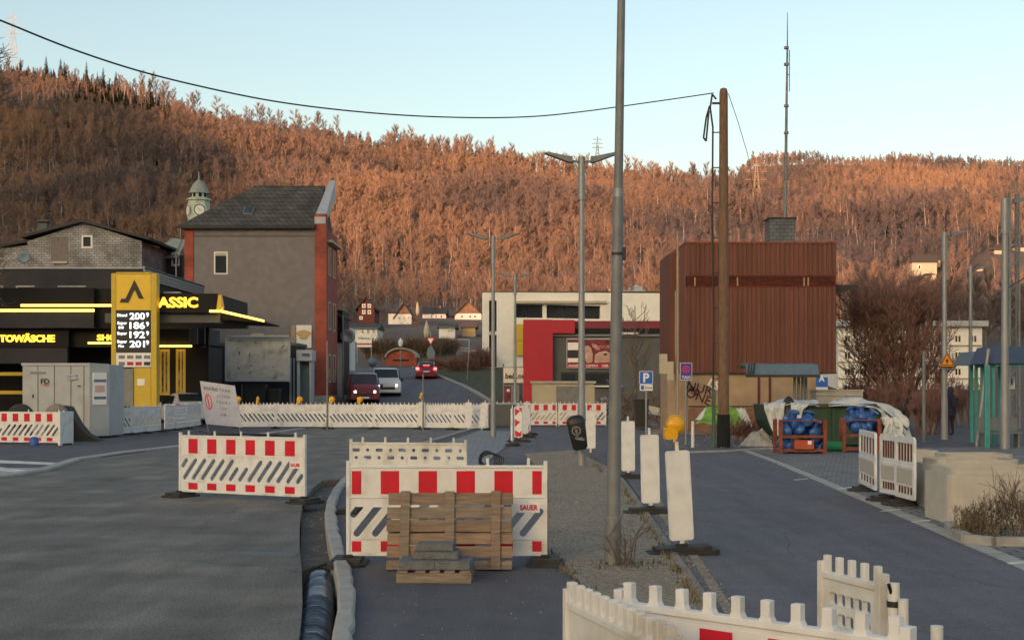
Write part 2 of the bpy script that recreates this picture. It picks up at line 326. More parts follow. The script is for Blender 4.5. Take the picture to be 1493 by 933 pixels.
# ------------------------------------------------------------ ground, hills
def lerp_tab(tab, x):
    if x <= tab[0][0]: return tab[0][1]
    for (a, b), (c, d) in zip(tab, tab[1:]):
        if x <= c: return b+(d-b)*(x-a)/(c-a)
    return tab[-1][1]
RIDGE = [(-1500,60),(-400,70),(0,110),(110,122),(200,141),(300,182),(400,197),(500,213),(600,231),(700,247),(800,264),(900,274),(1040,286),(1120,292),(1300,290),(1493,276),(2200,270),(3500,240)]
RIDGE2 = [(-1500,560),(950,560),(1060,330),(1078,262),(1098,242),(1180,238),(1350,243),(1493,252),(2200,262),(3500,300)]
def smooth(t): t = max(0., min(1., t)); return t*t*(3-2*t)
def land(u, Y):
    """height of the land along the view column u (photo px) at distance Y"""
    X = XX(u, max(Y, 60.))
    z = gz(Y)-.4*(1-smooth((Y-60)/7))
    Rd = 900.+60*noise.noise(Vector((u*.002, 3.1, 0)))
    if Y > 300:
        zr = ZZ(lerp_tab(RIDGE, u), Rd)
        t = (Y-300)/(Rd-300)
        if t <= 1:
            s = t**1.12
            z0 = gz(300); zz = z0+(zr-z0)*s
            n1 = noise.noise(Vector((X*.006+7, Y*.004, .5)))*20+noise.noise(Vector((X*.017, Y*.012, 4.5)))*7
            zz += n1*math.sin(math.pi*min(1,t))**1.0
            z = max(zz, z*0+gz(300))
        else:
            z = zr-(Y-Rd)*.25
        R2 = 1400.
        z2r = ZZ(lerp_tab(RIDGE2, u), R2); zb = z2r-(abs(Y-R2)*.30 if Y < R2 else (Y-R2)*.1)
        if z2r > 60: z = max(z, zb)
        z = max(z, 15)
    return z
us = [-9000,-5000,-3000,-2500,-2000,-1600,-1300,-1000]+list(range(-800, 2321, 20))+[2500,2800,3200,3600,4200,4800,8000,12000]
Ys = [-700,-300,-100,-40,-10,10,30,45,55,60,62,64,66,68,72,76,80,85,90,95,100,105,110,120,130,145,160,180,200,225,250,275,300]
y = 300.
while y < 1650: y += 12; Ys.append(y)
Ys += [1800, 2200, 3000, 5000]
mb = MB(); nu = len(us)
vs = []
for Y in Ys:
    for u in us:
        z = land(u, Y)
        vs.append((XX(u, max(Y, 60.)), Y, z if Y < 1700 else min(z, 60)))
mb.add(vs, [(j*nu+i, j*nu+i+1, (j+1)*nu+i+1, (j+1)*nu+i) for j in range(len(Ys)-1) for i in range(nu-1)], 0, True)
m_land = M('hill_leaf_litter', (.12,.09,.075), rough=.95, amt=.45, scale=.02, detail=12, dirt=.5, dirtcol=(.07,.06,.035), dscale=.035)
ground = mb.build('ground', m_land, kind='structure')

# the opposite valley side behind the camera: its crest shades the valley from the low sun
SHADE = [(-2500,20),(-1200,60),(-600,110),(-100,138),(0,140),(60,138),(110,142),(160,135),(225,150),(285,190),(335,240),(375,300),(415,355),(450,395),(500,405),(600,418),(700,430),(800,440),(1000,435),(1200,468),(1493,488),(1900,470),(3000,480)]
crest = []
for u, py in SHADE:
    best = None
    for k in range(120):
        Y = 200+k*7
        if abs(u) > 5000: break
        s = HY-(land(u, Y)+10-CH)/Y*F
        if s <= py: best = Y; break
    if best is None: best = 900.
    T = Vector((XX(u, best), best, land(u, best)+10))
    YB = -1500.
    k = (T.y-YB)/SDIR.y
    P = T-SDIR*k
    crest.append((P.x, P.z))
crest.sort()
cl = [(crest[0][0]-900, crest[0][1]*.8)]+crest+[(crest[-1][0]+900, crest[-1][1])]
mb = MB(); xs = []
x = cl[0][0]
while x <= cl[-1][0]: xs.append(x); x += 22
rows = [(-640, -.02), (-900, .2), (-1250, .62), (-1500, 1.), (-1700, .93), (-2600, .1)]
vs = []
for yy, k in rows:
    for x in xs:
        h = lerp_tab(cl, x); h += noise.noise(Vector((x*.03, yy*.03, 0)))*3
        vs.append((x, yy, h*k))
n = len(xs)
mb.add(vs, [(j*n+i+1, j*n+i, (j+1)*n+i, (j+1)*n+i+1) for j in range(len(rows)-1) for i in range(n-1)], 0, True)
mb.build('hill_behind', m_land, kind='structure')

# ------------------------------------------------------------ woods
def twig_tree(mb, h, seed, spread=.28, n1=11, n2=9, n3=9, trunk=.012, blade=.0031, up=.75, start=.35, mt=0, mc=1, top=1.):
    """a bare broadleaved tree: tapered trunk, limbs, and thin twig blades; h = height"""
    rnd = random.Random(seed)
    lean = Vector((rnd.uniform(-.05,.05), rnd.uniform(-.05,.05), 1))
    mb.cyl((0,0,-h*.05), lean*h*.55, h*trunk, h*trunk*.55, 5, mt, caps=False); mb.cyl(lean*h*.55, lean*h*.92, h*trunk*.55, h*trunk*.12, 4, mt, caps=False)
    for i in range(n1):
        t = start+(.92-start)*(i/(n1-1)); p = lean*h*t; a = i*2.4+rnd.random()
        L = h*spread*(1.25-t*.8)*rnd.uniform(.75,1.2)
        d = Vector((math.cos(a), math.sin(a), up+rnd.uniform(-.2,.3))).normalized(); q = p+d*L
        mb.cyl(p, q, h*trunk*.35, h*trunk*.12, 3, mt, caps=False)
        for j in range(n2):
            s = (.25+.8*j/n2); p2 = p+d*L*s
            for k in range(n3):
                d2 = (d*.6+Vector((rnd.gauss(0,.45), rnd.gauss(0,.45), 1.15+rnd.gauss(0,.4)))).normalized()
                L2 = h*.15*rnd.uniform(.6,1.4); w = h*blade*rnd.uniform(.6,1.2)
                sd = d2.cross(Vector((rnd.gauss(0,1),rnd.gauss(0,1),rnd.gauss(0,1)))).normalized()*w
                e = p2+d2*L2
                mb.add([p2-sd*.4, p2+sd*.4, p2+d2*L2*.55+sd, e, p2+d2*L2*.6-sd*.9], [(0,1,2,3,4)], mc)
def conifer(mb, h, seed, mt=0, mc=1, w=.16):
    rnd = random.Random(seed); mb.cyl((0,0,-.05*h), (0,0,h), h*.015, h*.002, 5, mt, caps=False)
    lv = 15
    for i in range(lv):
        t = .12+.86*i/lv; r = h*w*(1-t)**.8+h*.012
        nb = 9
        for k in range(nb):
            a = 2*math.pi*k/nb+rnd.random()*.7; rr = r*rnd.uniform(.6,1.25); z = h*t
            d = Vector((math.cos(a), math.sin(a), 0)); s = Vector((-d.y, d.x, 0))*rr*.38
            p = Vector((0,0,z)); q = p+d*rr-Vector((0,0,rr*.35))
            mb.add([p, p+d*rr*.5+s+Vector((0,0,-rr*.25)), q, p+d*rr*.5-s+Vector((0,0,-rr*.25))], [(0,1,2,3)], mc)
            mb.add([p-Vector((0,0,.03*h)), q-s*.8-Vector((0,0,.02*h)), q+s*.8-Vector((0,0,.03*h))], [(0,1,2)], mc)
def tintmat(name, a, b, use=True, rough=.9):
    m = bpy.data.materials.new(name); m.use_nodes = True; n = m.node_tree.nodes; l = m.node_tree.links; p = n['Principled BSDF']; p.inputs['Roughness'].default_value = rough
    p.inputs['Specular IOR Level'].default_value = .1
    at_ = n.new('ShaderNodeAttribute'); at_.attribute_type = 'INSTANCER'; at_.attribute_name = 'tint'
    mx = n.new('ShaderNodeMix'); mx.data_type = 'RGBA'; mx.inputs[6].default_value = a+(1,); mx.inputs[7].default_value = b+(1,)
    l.new(at_.outputs['Fac'], mx.inputs[0]); l.new(mx.outputs[2], p.inputs['Base Color'])
    return m
mw_tr = tintmat('wood_trunks', (.17,.14,.12), (.32,.26,.21)); mw_tw = tintmat('wood_twigs', (.125,.105,.112), (.325,.205,.14)); mw_co = tintmat('wood_conifers', (.022,.036,.02), (.045,.055,.025))
mw_bi = tintmat('wood_birch_trunks', (.32,.27,.22), (.5,.41,.32))
protos = bpy.data.collections.new('wood_kinds')
def proto(i, build, mats):
    mb = MB(); build(mb); me = bpy.data.meshes.new('wood_kind_%02d' % i); me.from_pydata([tuple(v) for v in mb.v], [], mb.f)
    for q in mats: me.materials.append(q)
    me.polygons.foreach_set('material_index', mb.m); me.update()
    o = bpy.data.objects.new('wood_kind_%02d' % i, me); protos.objects.link(o)
proto(0, lambda b: twig_tree(b, 1, 1, spread=.26), [mw_tr, mw_tw])
proto(1, lambda b: twig_tree(b, 1, 2, spread=.32, start=.3), [mw_tr, mw_tw])
proto(2, lambda b: twig_tree(b, 1, 3, spread=.2, start=.45, n1=9, up=1.1), [mw_bi, mw_tw])
proto(3, lambda b: twig_tree(b, 1, 4, spread=.42, start=.15, n1=13, n3=9), [mw_tr, mw_tw])   # round scrubby
proto(4, lambda b: conifer(b, 1, 5), [mw_tr, mw_co])
proto(5, lambda b: twig_tree(b, 1, 6, spread=.16, start=.6, n1=7, n2=6, n3=6, trunk=.016, up=1.0), [mw_bi, mw_tw])
HOUSE_SPOTS = []   # (px0, px1, Y0, Y1) kept free of trees
def scatter(name, pts):
    me = bpy.data.meshes.new(name); me.from_pydata([p[0] for p in pts], [], [])
    a = me.attributes.new('rot', 'FLOAT_VECTOR', 'POINT'); a.data.foreach_set('vector', [c for p in pts for c in p[1]])
    a = me.attributes.new('scl', 'FLOAT_VECTOR', 'POINT'); a.data.foreach_set('vector', [c for p in pts for c in p[2]])
    a = me.attributes.new('pick', 'INT', 'POINT'); a.data.foreach_set('value', [p[3] for p in pts])
    a = me.attributes.new('tint', 'FLOAT', 'POINT'); a.data.foreach_set('value', [p[4] for p in pts])
    o = bpy.data.objects.new(name, me); C.objects.link(o)
    ng = bpy.data.node_groups.get('scatter_trees')
    if not ng:
        ng = bpy.data.node_groups.new('scatter_trees', 'GeometryNodeTree')
        ng.interface.new_socket('Geometry', in_out='INPUT', socket_type='NodeSocketGeometry'); ng.interface.new_socket('Geometry', in_out='OUTPUT', socket_type='NodeSocketGeometry')
        N = ng.nodes; L = ng.links; gi = N.new('NodeGroupInput'); go = N.new('NodeGroupOutput'); ip = N.new('GeometryNodeInstanceOnPoints'); ci = N.new('GeometryNodeCollectionInfo')
        ci.inputs['Collection'].default_value = protos; ci.inputs['Separate Children'].default_value = True; ci.inputs['Reset Children'].default_value = True
        def na(nm, t): q = N.new('GeometryNodeInputNamedAttribute'); q.data_type = t; q.inputs[0].default_value = nm; return q.outputs[0]
        L.new(gi.outputs[0], ip.inputs['Points']); L.new(ci.outputs[0], ip.inputs['Instance']); ip.inputs['Pick Instance'].default_value = True
        L.new(na('pick','INT'), ip.inputs['Instance Index']); L.new(na('rot','FLOAT_VECTOR'), ip.inputs['Rotation']); L.new(na('scl','FLOAT_VECTOR'), ip.inputs['Scale'])
        L.new(ip.outputs[0], go.inputs[0])
    md = o.modifiers.new('scatter', 'NODES'); md.node_group = ng
    meta(o, kind='stuff'); return o
def wood():
    rnd = random.Random(11); pts = []
    Y = 150.
    while Y < 1420:
        step = 2.9+Y*.0013
        u0, u1 = -330, 1830
        x0, x1 = XX(u0, Y), XX(u1, Y); x = x0
        while x < x1:
            x += step*rnd.uniform(.6,1.6)
            yy = Y+rnd.uniform(-.5,.5)*step*1.6; u = x/yy*F+CX; z = land(u, yy)
            if Y < 330:
                if 470 < u < 1010 and Y < 205: continue
                if Y < 260 and (-50 < u < 470 or 975 < u < 1225): continue
                if rnd.random() < .3: continue
            # hidden behind the ridge
            sy = HY-(z-CH)/yy*F
            if yy > 960 and (u < 1040 or sy > lerp_tab(RIDGE, u)+6): continue
            if 1080 < yy < 1180 and u < 1050: continue
            if 800 < yy < 1000 and u < 560: hs = .7
            else: hs = 1.
            bad = False
            for (a, b, c, d) in HOUSE_SPOTS:
                if a < u < b and c < yy < d: bad = True
            if bad: continue
            nv = noise.noise(Vector((x*.010, yy*.008, 2.2))); nw = noise.noise(Vector((x*.028, yy*.02, 9.2))); nb = noise.noise(Vector((x*.008+40, yy*.011, 5.2)))
            tint = .45+nv*.85+nw*.6+rnd.gauss(0,.15)
            # clearings: an oblique felled strip and a path
            if nb > .45 and rnd.random() < .35: continue
            if abs((yy-640)-(x+110)*.45) < 16 and -330 < x < 60 and rnd.random() < .8: continue
            r = rnd.random(); k = 0
            cc = noise.noise(Vector((x*.014+11, yy*.014+3, 1.)))
            if (cc > .64 or (yy > 780 and 80 < u < 260 and cc > -.05) or (yy > 860 and u < 120)) and r < .7: k = 4
            elif r < .015: k = 4
            elif r < .30: k = 0
            elif r < .52: k = 1
            elif r < .67: k = 2
            elif r < .82: k = 3
            else: k = 5
            h = rnd.uniform(8,14)*(.62+.38*min(1,max(0,(yy-330)/300))) if Y > 330 else rnd.uniform(4,9)
            if k == 3: h *= .6
            if yy < 300 and 490 < u < 715: k = 3; h = rnd.uniform(1.5,3.2)
            if nb > .2: h *= .7
            if yy > 865 and yy < 960: h *= 1.1
            if k != 4 and 820 < yy < 960 and u > 560 and rnd.random() < .25: k = 5; h *= 1.15
            h *= hs*.9
            if k == 5: h *= 1.3
            if k == 2: h *= 1.12
            pts.append(((x, yy, z-.2), (rnd.gauss(0,.04), rnd.gauss(0,.04), rnd.uniform(0,6.28)), (h*rnd.uniform(.75,1.1),)*2+(h,), k, max(0, min(1, tint))))
        Y += step
    print('trees', len(pts))
    return scatter('hillside_wood', pts)

def onland(u, py, y0=120., y1=900.):
    """distance at which the land surface shows at photo row py along column u"""
    Y = y0
    while Y < y1:
        if HY-(land(u, Y)-CH)/Y*F <= py: return Y
        Y += 2
    return y1
# trees standing out along the skyline, each its own thing
def skyline():
    rnd = random.Random(77); kinds = []
    for i in range(5):
        mb = MB(); mc = MB()
        if i < 3:
            b = MB(); twig_tree(b, 1, 30+i, spread=(.2,.26,.15)[i], start=(.45,.35,.6)[i], n1=9, n2=7, n3=5, trunk=.014, blade=.004)
        else:
            b = MB(); conifer(b, 1, 40+i, w=.15)
        for tgt, mi in ((mb, 0), (mc, 1)):
            idx = {}
            for f, m_ in zip(b.f, b.m):
                if m_ != mi: continue
                g = []
                for q in f:
                    if q not in idx: idx[q] = len(tgt.v); tgt.v.append(b.v[q])
                    g.append(idx[q])
                tgt.f.append(tuple(g)); tgt.m.append(0); tgt.sm.append(False)
        con = i >= 3
        t = thing('conifer' if con else 'skyline_tree', 'x', 'tree', (0,0,0), 0, 'dark conifers on the skyline' if con else 'thin bare trees on the skyline')
        mb.build('trunk', m_sktr, t, world=False); mc.build('crown', m_skco if con else m_sktw, t, world=False); kinds.append(t)
    n = 0; used = set()
    def put(k, u, h, lab):
        Rd = 900.+60*noise.noise(Vector((u*.002, 3.1, 0))); Y = Rd-rnd.uniform(0,14); p = Vector((XX(u,Y), Y, land(u,Y)-.3)); rz = rnd.uniform(0,6.28)
        if k in used: c = dup(kinds[k], p, rz, lab)
        else: used.add(k); c = kinds[k]; c.location = p; c.rotation_euler = (0,0,rz); c['label'] = lab
        c.scale = (h*rnd.uniform(.8,1.1),)*2+(h,)
    for i in range(26): put(3+i % 2, 30+i*7.2+rnd.gauss(0,9), rnd.choice((5,7,9,11,15,17))*rnd.uniform(.9,1.1), 'dark conifer on the skyline at the upper left')
    for i in range(52): put(i % 3, 205+i*5.6+rnd.uniform(-3,3), rnd.uniform(8,20), 'thin bare tree on the skyline above the brick building')
    for i in range(26): put(i % 3, 505+i*19+rnd.uniform(-8,8), rnd.uniform(10,16), 'thin bare tree on the skyline right of the brick building')
    for i in range(7): put(3+i % 2, 995+i*12+rnd.uniform(-5,5), rnd.uniform(9,14), 'dark conifer on the skyline near the wooden pole')
m_sktr = M('skyline_trunks', (.22,.17,.13)); m_sktw = M('skyline_twigs', (.2,.155,.125)); m_skco = M('skyline_needles', (.035,.05,.028))
skyline()
# ------------------------------------------------------------ roads, kerbs, footways, trench
def sheet(name, pts, z1, z0, mats, mside=0, kind='structure'):
    mb = MB(); mb.plate([(p[0], p[1]) for p in pts], (), z0, z1, 0, axis='z', mh=mside); return mb.build(name, mats, kind=kind)
def ribbon(name, line, width, z0, z1, mats, jag=0., chamfer=.02, kind='structure', seg=.25):
    # line of world xy points, resampled
    pts = []
    for a, b in zip(line, line[1:]):
        a = Vector(a[:2]); b = Vector(b[:2]); n = max(1, int((b-a).length/seg))
        pts += [a+(b-a)*(i/n) for i in range(n)]
    pts.append(Vector(line[-1][:2])); mb = MB(); vs = []
    for i, p in enumerate(pts):
        d = (pts[min(i+1, len(pts)-1)]-pts[max(i-1, 0)]).normalized(); nrm = Vector((-d.y, d.x))
        j = (noise.noise(Vector((p.x*3, p.y*2.3, 0)))+.5*noise.noise(Vector((p.x*9, p.y*9, 3))))*jag
        for off, z in ((width/2, z0), (width/2, z1-chamfer), (width/2-chamfer, z1), (-width/2+chamfer-j, z1), (-width/2-j, z1-chamfer), (-width/2-j, z0)):
            q = p+nrm*off; vs.append((q.x, q.y, z))
    k = 6
    mb.add(vs, [(i*k+j, i*k+j+1, (i+1)*k+j+1, (i+1)*k+j) for i in range(len(pts)-1) for j in range(k-1)])
    mb.add(vs, [tuple(range(k)), tuple(range(len(vs)-1, len(vs)-k-1, -1))])
    return mb.build(name, mats, kind=kind)
def P(*l): return [gp(a, b)[:2] for a, b in l]
trench_left = P((424,960),(437,925),(441,880),(440,835),(437,800),(437,760),(441,735),(455,712),(470,700))
kerb_line = P((494,990),(500,930),(506,895),(503,850),(494,815),(486,785),(481,755),(484,733),(492,716),(503,702),(520,690),(560,672),(610,650),(655,636),(690,626),(730,621))
kl2 = P((488,990),(492,930),(496,895),(494,850),(485,815),(477,785),(474,755),(478,733),(487,714),(503,698))
# left carriageway slab: right edge is the trench, then meets the right slab
road_l = sheet('road', [(-60,-4),(-1.9,-4)]+[(-1.75,8.0)]+trench_left+[gp(503,698)[:2], gp(560,668)[:2], gp(655,632)[:2], gp(735,617)[:2], (-.3,66.), (-60,66.)], 0.0, -.5, [m_asph, m_soil], 1)
slab_r = sheet('footway', [(-1.45,-4),(60,-4),(60,66.),(-.3,66.)]+[gp(735,617)[:2], gp(655,632)[:2], gp(560,668)[:2], gp(503,698)[:2]]+list(reversed(kl2[1:-1]))+[(-1.45,8.)], 0.0, -.5, [m_asph2, m_soil], 1)
sheet('trench_bottom', [(-2.4,-4),(-1.0,-4),(-1.6,26),(-4.2,26)], -.42, -.5, [m_soil])
sheet('trench_fill', P((437,815),(487,800),(476,760),(505,690),(470,693),(440,735)), -.13, -.42, [m_fill])
ribbon('kerb', kerb_line, .15, -.3, .07, [m_conc], jag=.035)
# dark seam and smoothing patches of the right slab
sheet('cross_road', P((668,640),(735,622),(1060,622),(1090,655),(1010,657),(905,662),(760,668),(700,662)), .006, .001, [m_asph3])
sheet('gravel_strip', P((799,818),(799,700),(765,662),(835,657),(905,690),(905,700),(1040,900),(990,960),(905,900),(850,850)), .022, .001, [m_gravel])
sheet('footway_flags', P((590,690),(655,645),(700,628),(745,630),(740,650),(690,690),(640,700)), .03, .001, [m_flag])
ribbon('kerb_right', P((902,694),(915,712),(940,748),(975,800),(1010,850),(1045,905),(1080,960)), .10, -.1, .045, [m_conc3], jag=.02)
ribbon('kerb_middle', P((800,800),(822,820),(850,848),(880,880),(930,940)), .08, -.1, .03, [m_conc3], jag=.02)
sheet('parking_road', P((910,694),(925,680),(960,660),(1010,657),(1090,657),(1130,673),(1250,725),(1400,790),(1493,828),(1700,925),(1500,1400),(1150,1400),(1085,960),(1055,910),(1010,840),(965,775)), .012, .001, [m_asph3])
sheet('road_edge_stones', P((1010,820),(968,760),(940,722),(958,722),(992,775),(1030,830),(1075,900),(1062,905)), .02, .002, [m_gravel])
ribbon('gutter', P((1086,657),(1130,673),(1190,698),(1250,724),(1330,757),(1400,787),(1493,826),(1600,875)), .22, -.02, .019, [m_conc], chamfer=.003)
sheet('paved_area', P((1094,657),(1700,648),(1900,760),(1700,900),(1600,866),(1493,820),(1400,783),(1330,753),(1250,720),(1190,694),(1130,669)), .016, .001, [m_pave])
ribbon('footway_kerb', P((1000,661),(1060,659),(1120,655),(1200,655)), .12, -.02, .06, [m_conc], jag=.02)
sheet('verge', P((950,632),(1300,640),(1300,622),(950,618)), .03, .001, [m_gravel])
# left side: side road behind the kerb, kerb and painted lines
sheet('forecourt', P((-400,705),(0,697),(60,688),(110,672),(260,652),(300,646),(430,628),(470,620),(-400,620)), .02, .001, [m_asph2])
ribbon('kerb_left', P((-300,716),(-60,704),(20,694),(62,687),(112,671),(180,661),(260,652),(300,646),(360,637),(440,626)), .28, -.02, .06, [m_conc], jag=.05, seg=.5)
sheet('painted_line', P((-80,671),(0,672),(85,676),(90,679),(0,676),(-80,674)), .026, .002, [m_paint])
sheet('painted_line', P((-80,688),(-20,680),(40,687),(30,691),(-20,685),(-80,694)), .026, .002, [m_paint])
sheet('concrete_island', P((-80,685),(60,683),(100,674),(85,679),(30,690),(-80,702)), .024, .002, [m_conc])
# far road climbing the valley, following the land
L = [(60,425,745),(66,440,742),(74,455,733),(82,470,724),(90,480,706),(96,487,692),(102,494,674),(107,500,655),(111,500,640),(115,502,628),(119,504,612),(124,508,600)]
mb = MB(); vs = []
for Y, a, b in L:
    for q in range(7):
        u = a+(b-a)*q/6; vs.append((XX(u, Y), Y, gz(Y)+.012))
mb.add(vs, [(j*7+i, j*7+i+1, (j+1)*7+i+1, (j+1)*7+i) for j in range(len(L)-1) for i in range(6)]); mb.build('road_far', m_asph3, kind='structure')
mb = MB()
for (Y, a, b), (Y2, a2, b2) in zip(L, L[1:]):
    if Y < 80: continue
    x0, x1 = XX(b, Y), XX(b2, Y2)
    mb.add([(x0,Y,gz(Y)-.05),(x0+.35,Y,gz(Y)-.05),(x1+.35,Y2,gz(Y2)-.05),(x1,Y2,gz(Y2)-.05),(x0,Y,gz(Y)+.12),(x0+.35,Y,gz(Y)+.12),(x1+.35,Y2,gz(Y2)+.12),(x1,Y2,gz(Y2)+.12)],[(4,5,6,7),(0,1,5,4),(0,4,7,3),(1,2,6,5)])
mb.build('kerb_far', m_conc, kind='structure')
mb = MB()
for Y in (86, 92, 98):
    for k in range(4):
        y0, y1 = Y+k*.5, Y+k*.5+.5; f = lambda q: XX(lerp_tab([(80,640),(90,655),(96,650),(102,640)], q), q)
        mb.add([(f(y0),y0,gz(y0)+.017),(f(y0)+.14,y0,gz(y0)+.017),(f(y1)+.14,y1,gz(y1)+.017),(f(y1),y1,gz(y1)+.017)],[(0,1,2,3)])
mb.build('lane_dashes', m_paint, kind='structure')
# grass bank right of the far road
mb = MB(); vs = []; YS = [80,88,96,104,112,120,130,145]
for Y in YS:
    b = lerp_tab([(l[0], l[2]) for l in L], min(Y,124))
    for q in range(5):
        u = b+3+(790-b)*q/4; vs.append((XX(u, Y)+.3, Y, gz(Y)+.03+q*.08))
mb.add(vs, [(j*5+i, j*5+i+1, (j+1)*5+i+1, (j+1)*5+i) for j in range(len(YS)-1) for i in range(4)]); mb.build('grass_bank', m_grass, kind='structure')
# floor drain and road seams
t = thing('road_drain', 'slotted metal drain grate in the grey asphalt beside the open trench', 'drain', gp(378,808,.003))
mb = MB(); a = gp(330,806,.004); b = gp(428,812,.004); mb.box((a.x, a.y+.12, .001), (b.x, a.y-.22, .003), 0)
for i in range(34):
    x = a.x+.02+(b.x-a.x-.04)*i/33; mb.box((x-.006, a.y+.09, .0035), (x+.006, a.y-.19, .007), 1)
mb.build('grate', [m_asph, m_galvd], t)
# trench pipe
t = thing('drain_pipe', 'dark blue foil-wrapped ribbed pipe lying in the open trench', 'pipe', gp(462,880,-.3))
mb = MB(); a = gp(447,1010,-.42); path = [gp(448,1000,-.19), gp(462,890,-.19), gp(467,848,-.22)]
p0, p1, p2 = path; n = 120; rr = []; pp = []
for i in range(n+1):
    s = i/n; q = p0.lerp(p1, s/.75) if s < .75 else p1.lerp(p2, (s-.75)/.25)
    pp.append(q); rr.append((.148+.02*noise.noise(Vector((i*.5,0,0)))+(.011 if i % 2 else 0))*(1 if i < n-1 else .8))
mb.tube(pp, rr, 14); mb.cyl(pp[-1], pp[-1]+Vector((0,.01,0)), rr[-1]); mb.build('wrapped_pipe', m_pipe, t)

for a, b in (((1158,701),(1178,699)),((1222,714),(1248,711)),((1285,747),(1312,744)),((1330,763),(1356,760)),((1470,824),(1500,821))):
    p, q = gp(*a), gp(*b); sheet('parking_mark', [(p.x,p.y-.05),(q.x,q.y-.05),(q.x,q.y+.05),(p.x,p.y+.05)], .0235, .018, [m_paint])
# ------------------------------------------------------------ site barriers, beacons
def panel_mesh(W, style, pegs=5, plain=False):
    """plastic fence panel, local frame: X width, front -Y, Z up; total panel .1 .. 1.04 m"""
    mb = MB(); h = W/2; holes = []
    if style in ('front', 'back'):
        step = .195; sgn = 1 if style == 'front' else -1
        n = int((W-.1)/step)
        for i in range(-1, n+1):
            xc = -h+.16+i*step; zb, zt, dx = .325, .625, .24
            x0, x1 = xc-.05, xc-.05+dx
            if style == 'front' and abs(xc) < .3 and -0.3 < xc < .12: zt = .50; x1 = x0+dx*(zt-zb)/.3
            lo, hi = -h+.075, h-.075
            if x0 < lo: t = (lo-x0)/(x1-x0); zb += (zt-zb)*t; x0 = lo
            if x1 > hi: t = (x1-hi)/(x1-x0); zt -= (zt-zb)*t; x1 = hi
            if x1-x0 < .03: continue
            if sgn < 0: x0, x1 = -x0, -x1
            holes.append(capsule((x0, zb), (x1, zt), .036, 4) if x1 > x0 else capsule((x0,zb),(x1,zt),.031,4))
        if style == 'front': holes.append(capsule((-.12,.60),(.12,.60),.026,4)) if False else None
        holes = [q for q in holes if q]
    elif style == 'holes':
        n = int((W-.2)/.16)
        for r, z in enumerate((.93,.82,.66,.50,.34,.2)):
            for i in range(n+1):
                x = -h+.1+(W-.2)*i/n
                if (i+r) % 2: holes.append(circ(x, z, .028, 8))
                else: holes.append(rrect(x-.055, z-.025, x+.055, z+.025, .012, 1))
    elif style == 'windows':
        n = max(4, int((W-.1)/.1))
        for z in (.93,.84,.75,.62,.5,.38,.26):
            for i in range(n+1):
                x = -h+.12+(W-.24)*i/n; holes.append(rrect(x-.03, z-.028, x+.03, z+.028, .012, 2))
    elif style == 'rails':      # hoarding panel seen from behind: ribbed window at top and bottom
        pass
    mb.plate(rrect(-h+.03, .1, h-.03, 1.04, .012, 1), holes, -.012, .012)
    for s in (-1, 1):
        mb.box((s*h-.0 if s < 0 else h-.04, -.026, .03), (s*h+.04 if s < 0 else h, .026, 1.09)); 
        pass
    for z, hh in ((1.03,.028),(.705,.012),(.265,.012),(.10,.022)): mb.box((-h+.04, -.024, z-hh/2), (h-.04, .024, z+hh/2))
    for i in range(pegs):
        x = -h+W*(i+.5)/pegs if (pegs > 5 or W < 1.) else -h+.2+(W-.4)*i/(pegs-1)
        if pegs > 5: mb.box((x-.02, -.018, 1.04), (x+.02, .018, 1.12)); mb.add([(x-.029,-.02,1.044),(x+.029,-.02,1.044),(x+.029,.02,1.044),(x-.029,.02,1.044),(x-.02,-.0175,1.062),(x+.02,-.0175,1.062),(x+.02,.0175,1.062),(x-.02,.0175,1.062)],[(0,1,5,4),(1,2,6,5),(2,3,7,6),(3,0,4,7)])
        else: mb.box((x-.016, -.014, 1.04), (x+.016, .014, 1.12))
    return mb
def strips(W, side=-1, per=.4):
    """upper and lower reflective bands in red and white"""
    out = []
    for z0, z1 in ((.74,.985),(.135,.245)):
        mb = MB(); h = W/2-.06; y0, y1 = (-.0165, -.0125) if side < 0 else (.0125, .0165); bw = per*.4875
        mb.box((-h, y0+ (.001 if side<0 else 0), z0-.012), (h, y1-(0 if side<0 else .001), z1+.012), 1)
        k = -5
        yy = (y0-.002, y0) if side < 0 else (y1, y1+.002)
        while k <= 5:
            a, b = k*per-bw/2+.0, k*per+bw/2; a += per/2; b += per/2
            a2, b2 = max(a, -h+.0), min(b, h)
            if b2-a2 > .02: mb.box((a2, yy[0], z0), (b2, yy[1], z1), 0)
            k += 1
        out.append(mb)
    return out
def foot_mesh(L=.62):
    mb = MB(); mb.plate([(-.2,-L/2+.05),(-.12,-L/2),(.12,-L/2),(.2,-L/2+.05),(.2,L/2-.05),(.12,L/2),(-.12,L/2),(-.2,L/2-.05)], (), .0, .05, axis='z')
    mb.plate([(-.15,-L/2+.09),(.15,-L/2+.09),(.15,L/2-.09),(-.15,L/2-.09)], (), .05, .095, axis='z'); mb.box((-.05,-.06,.095),(.05,.06,.125)); return mb
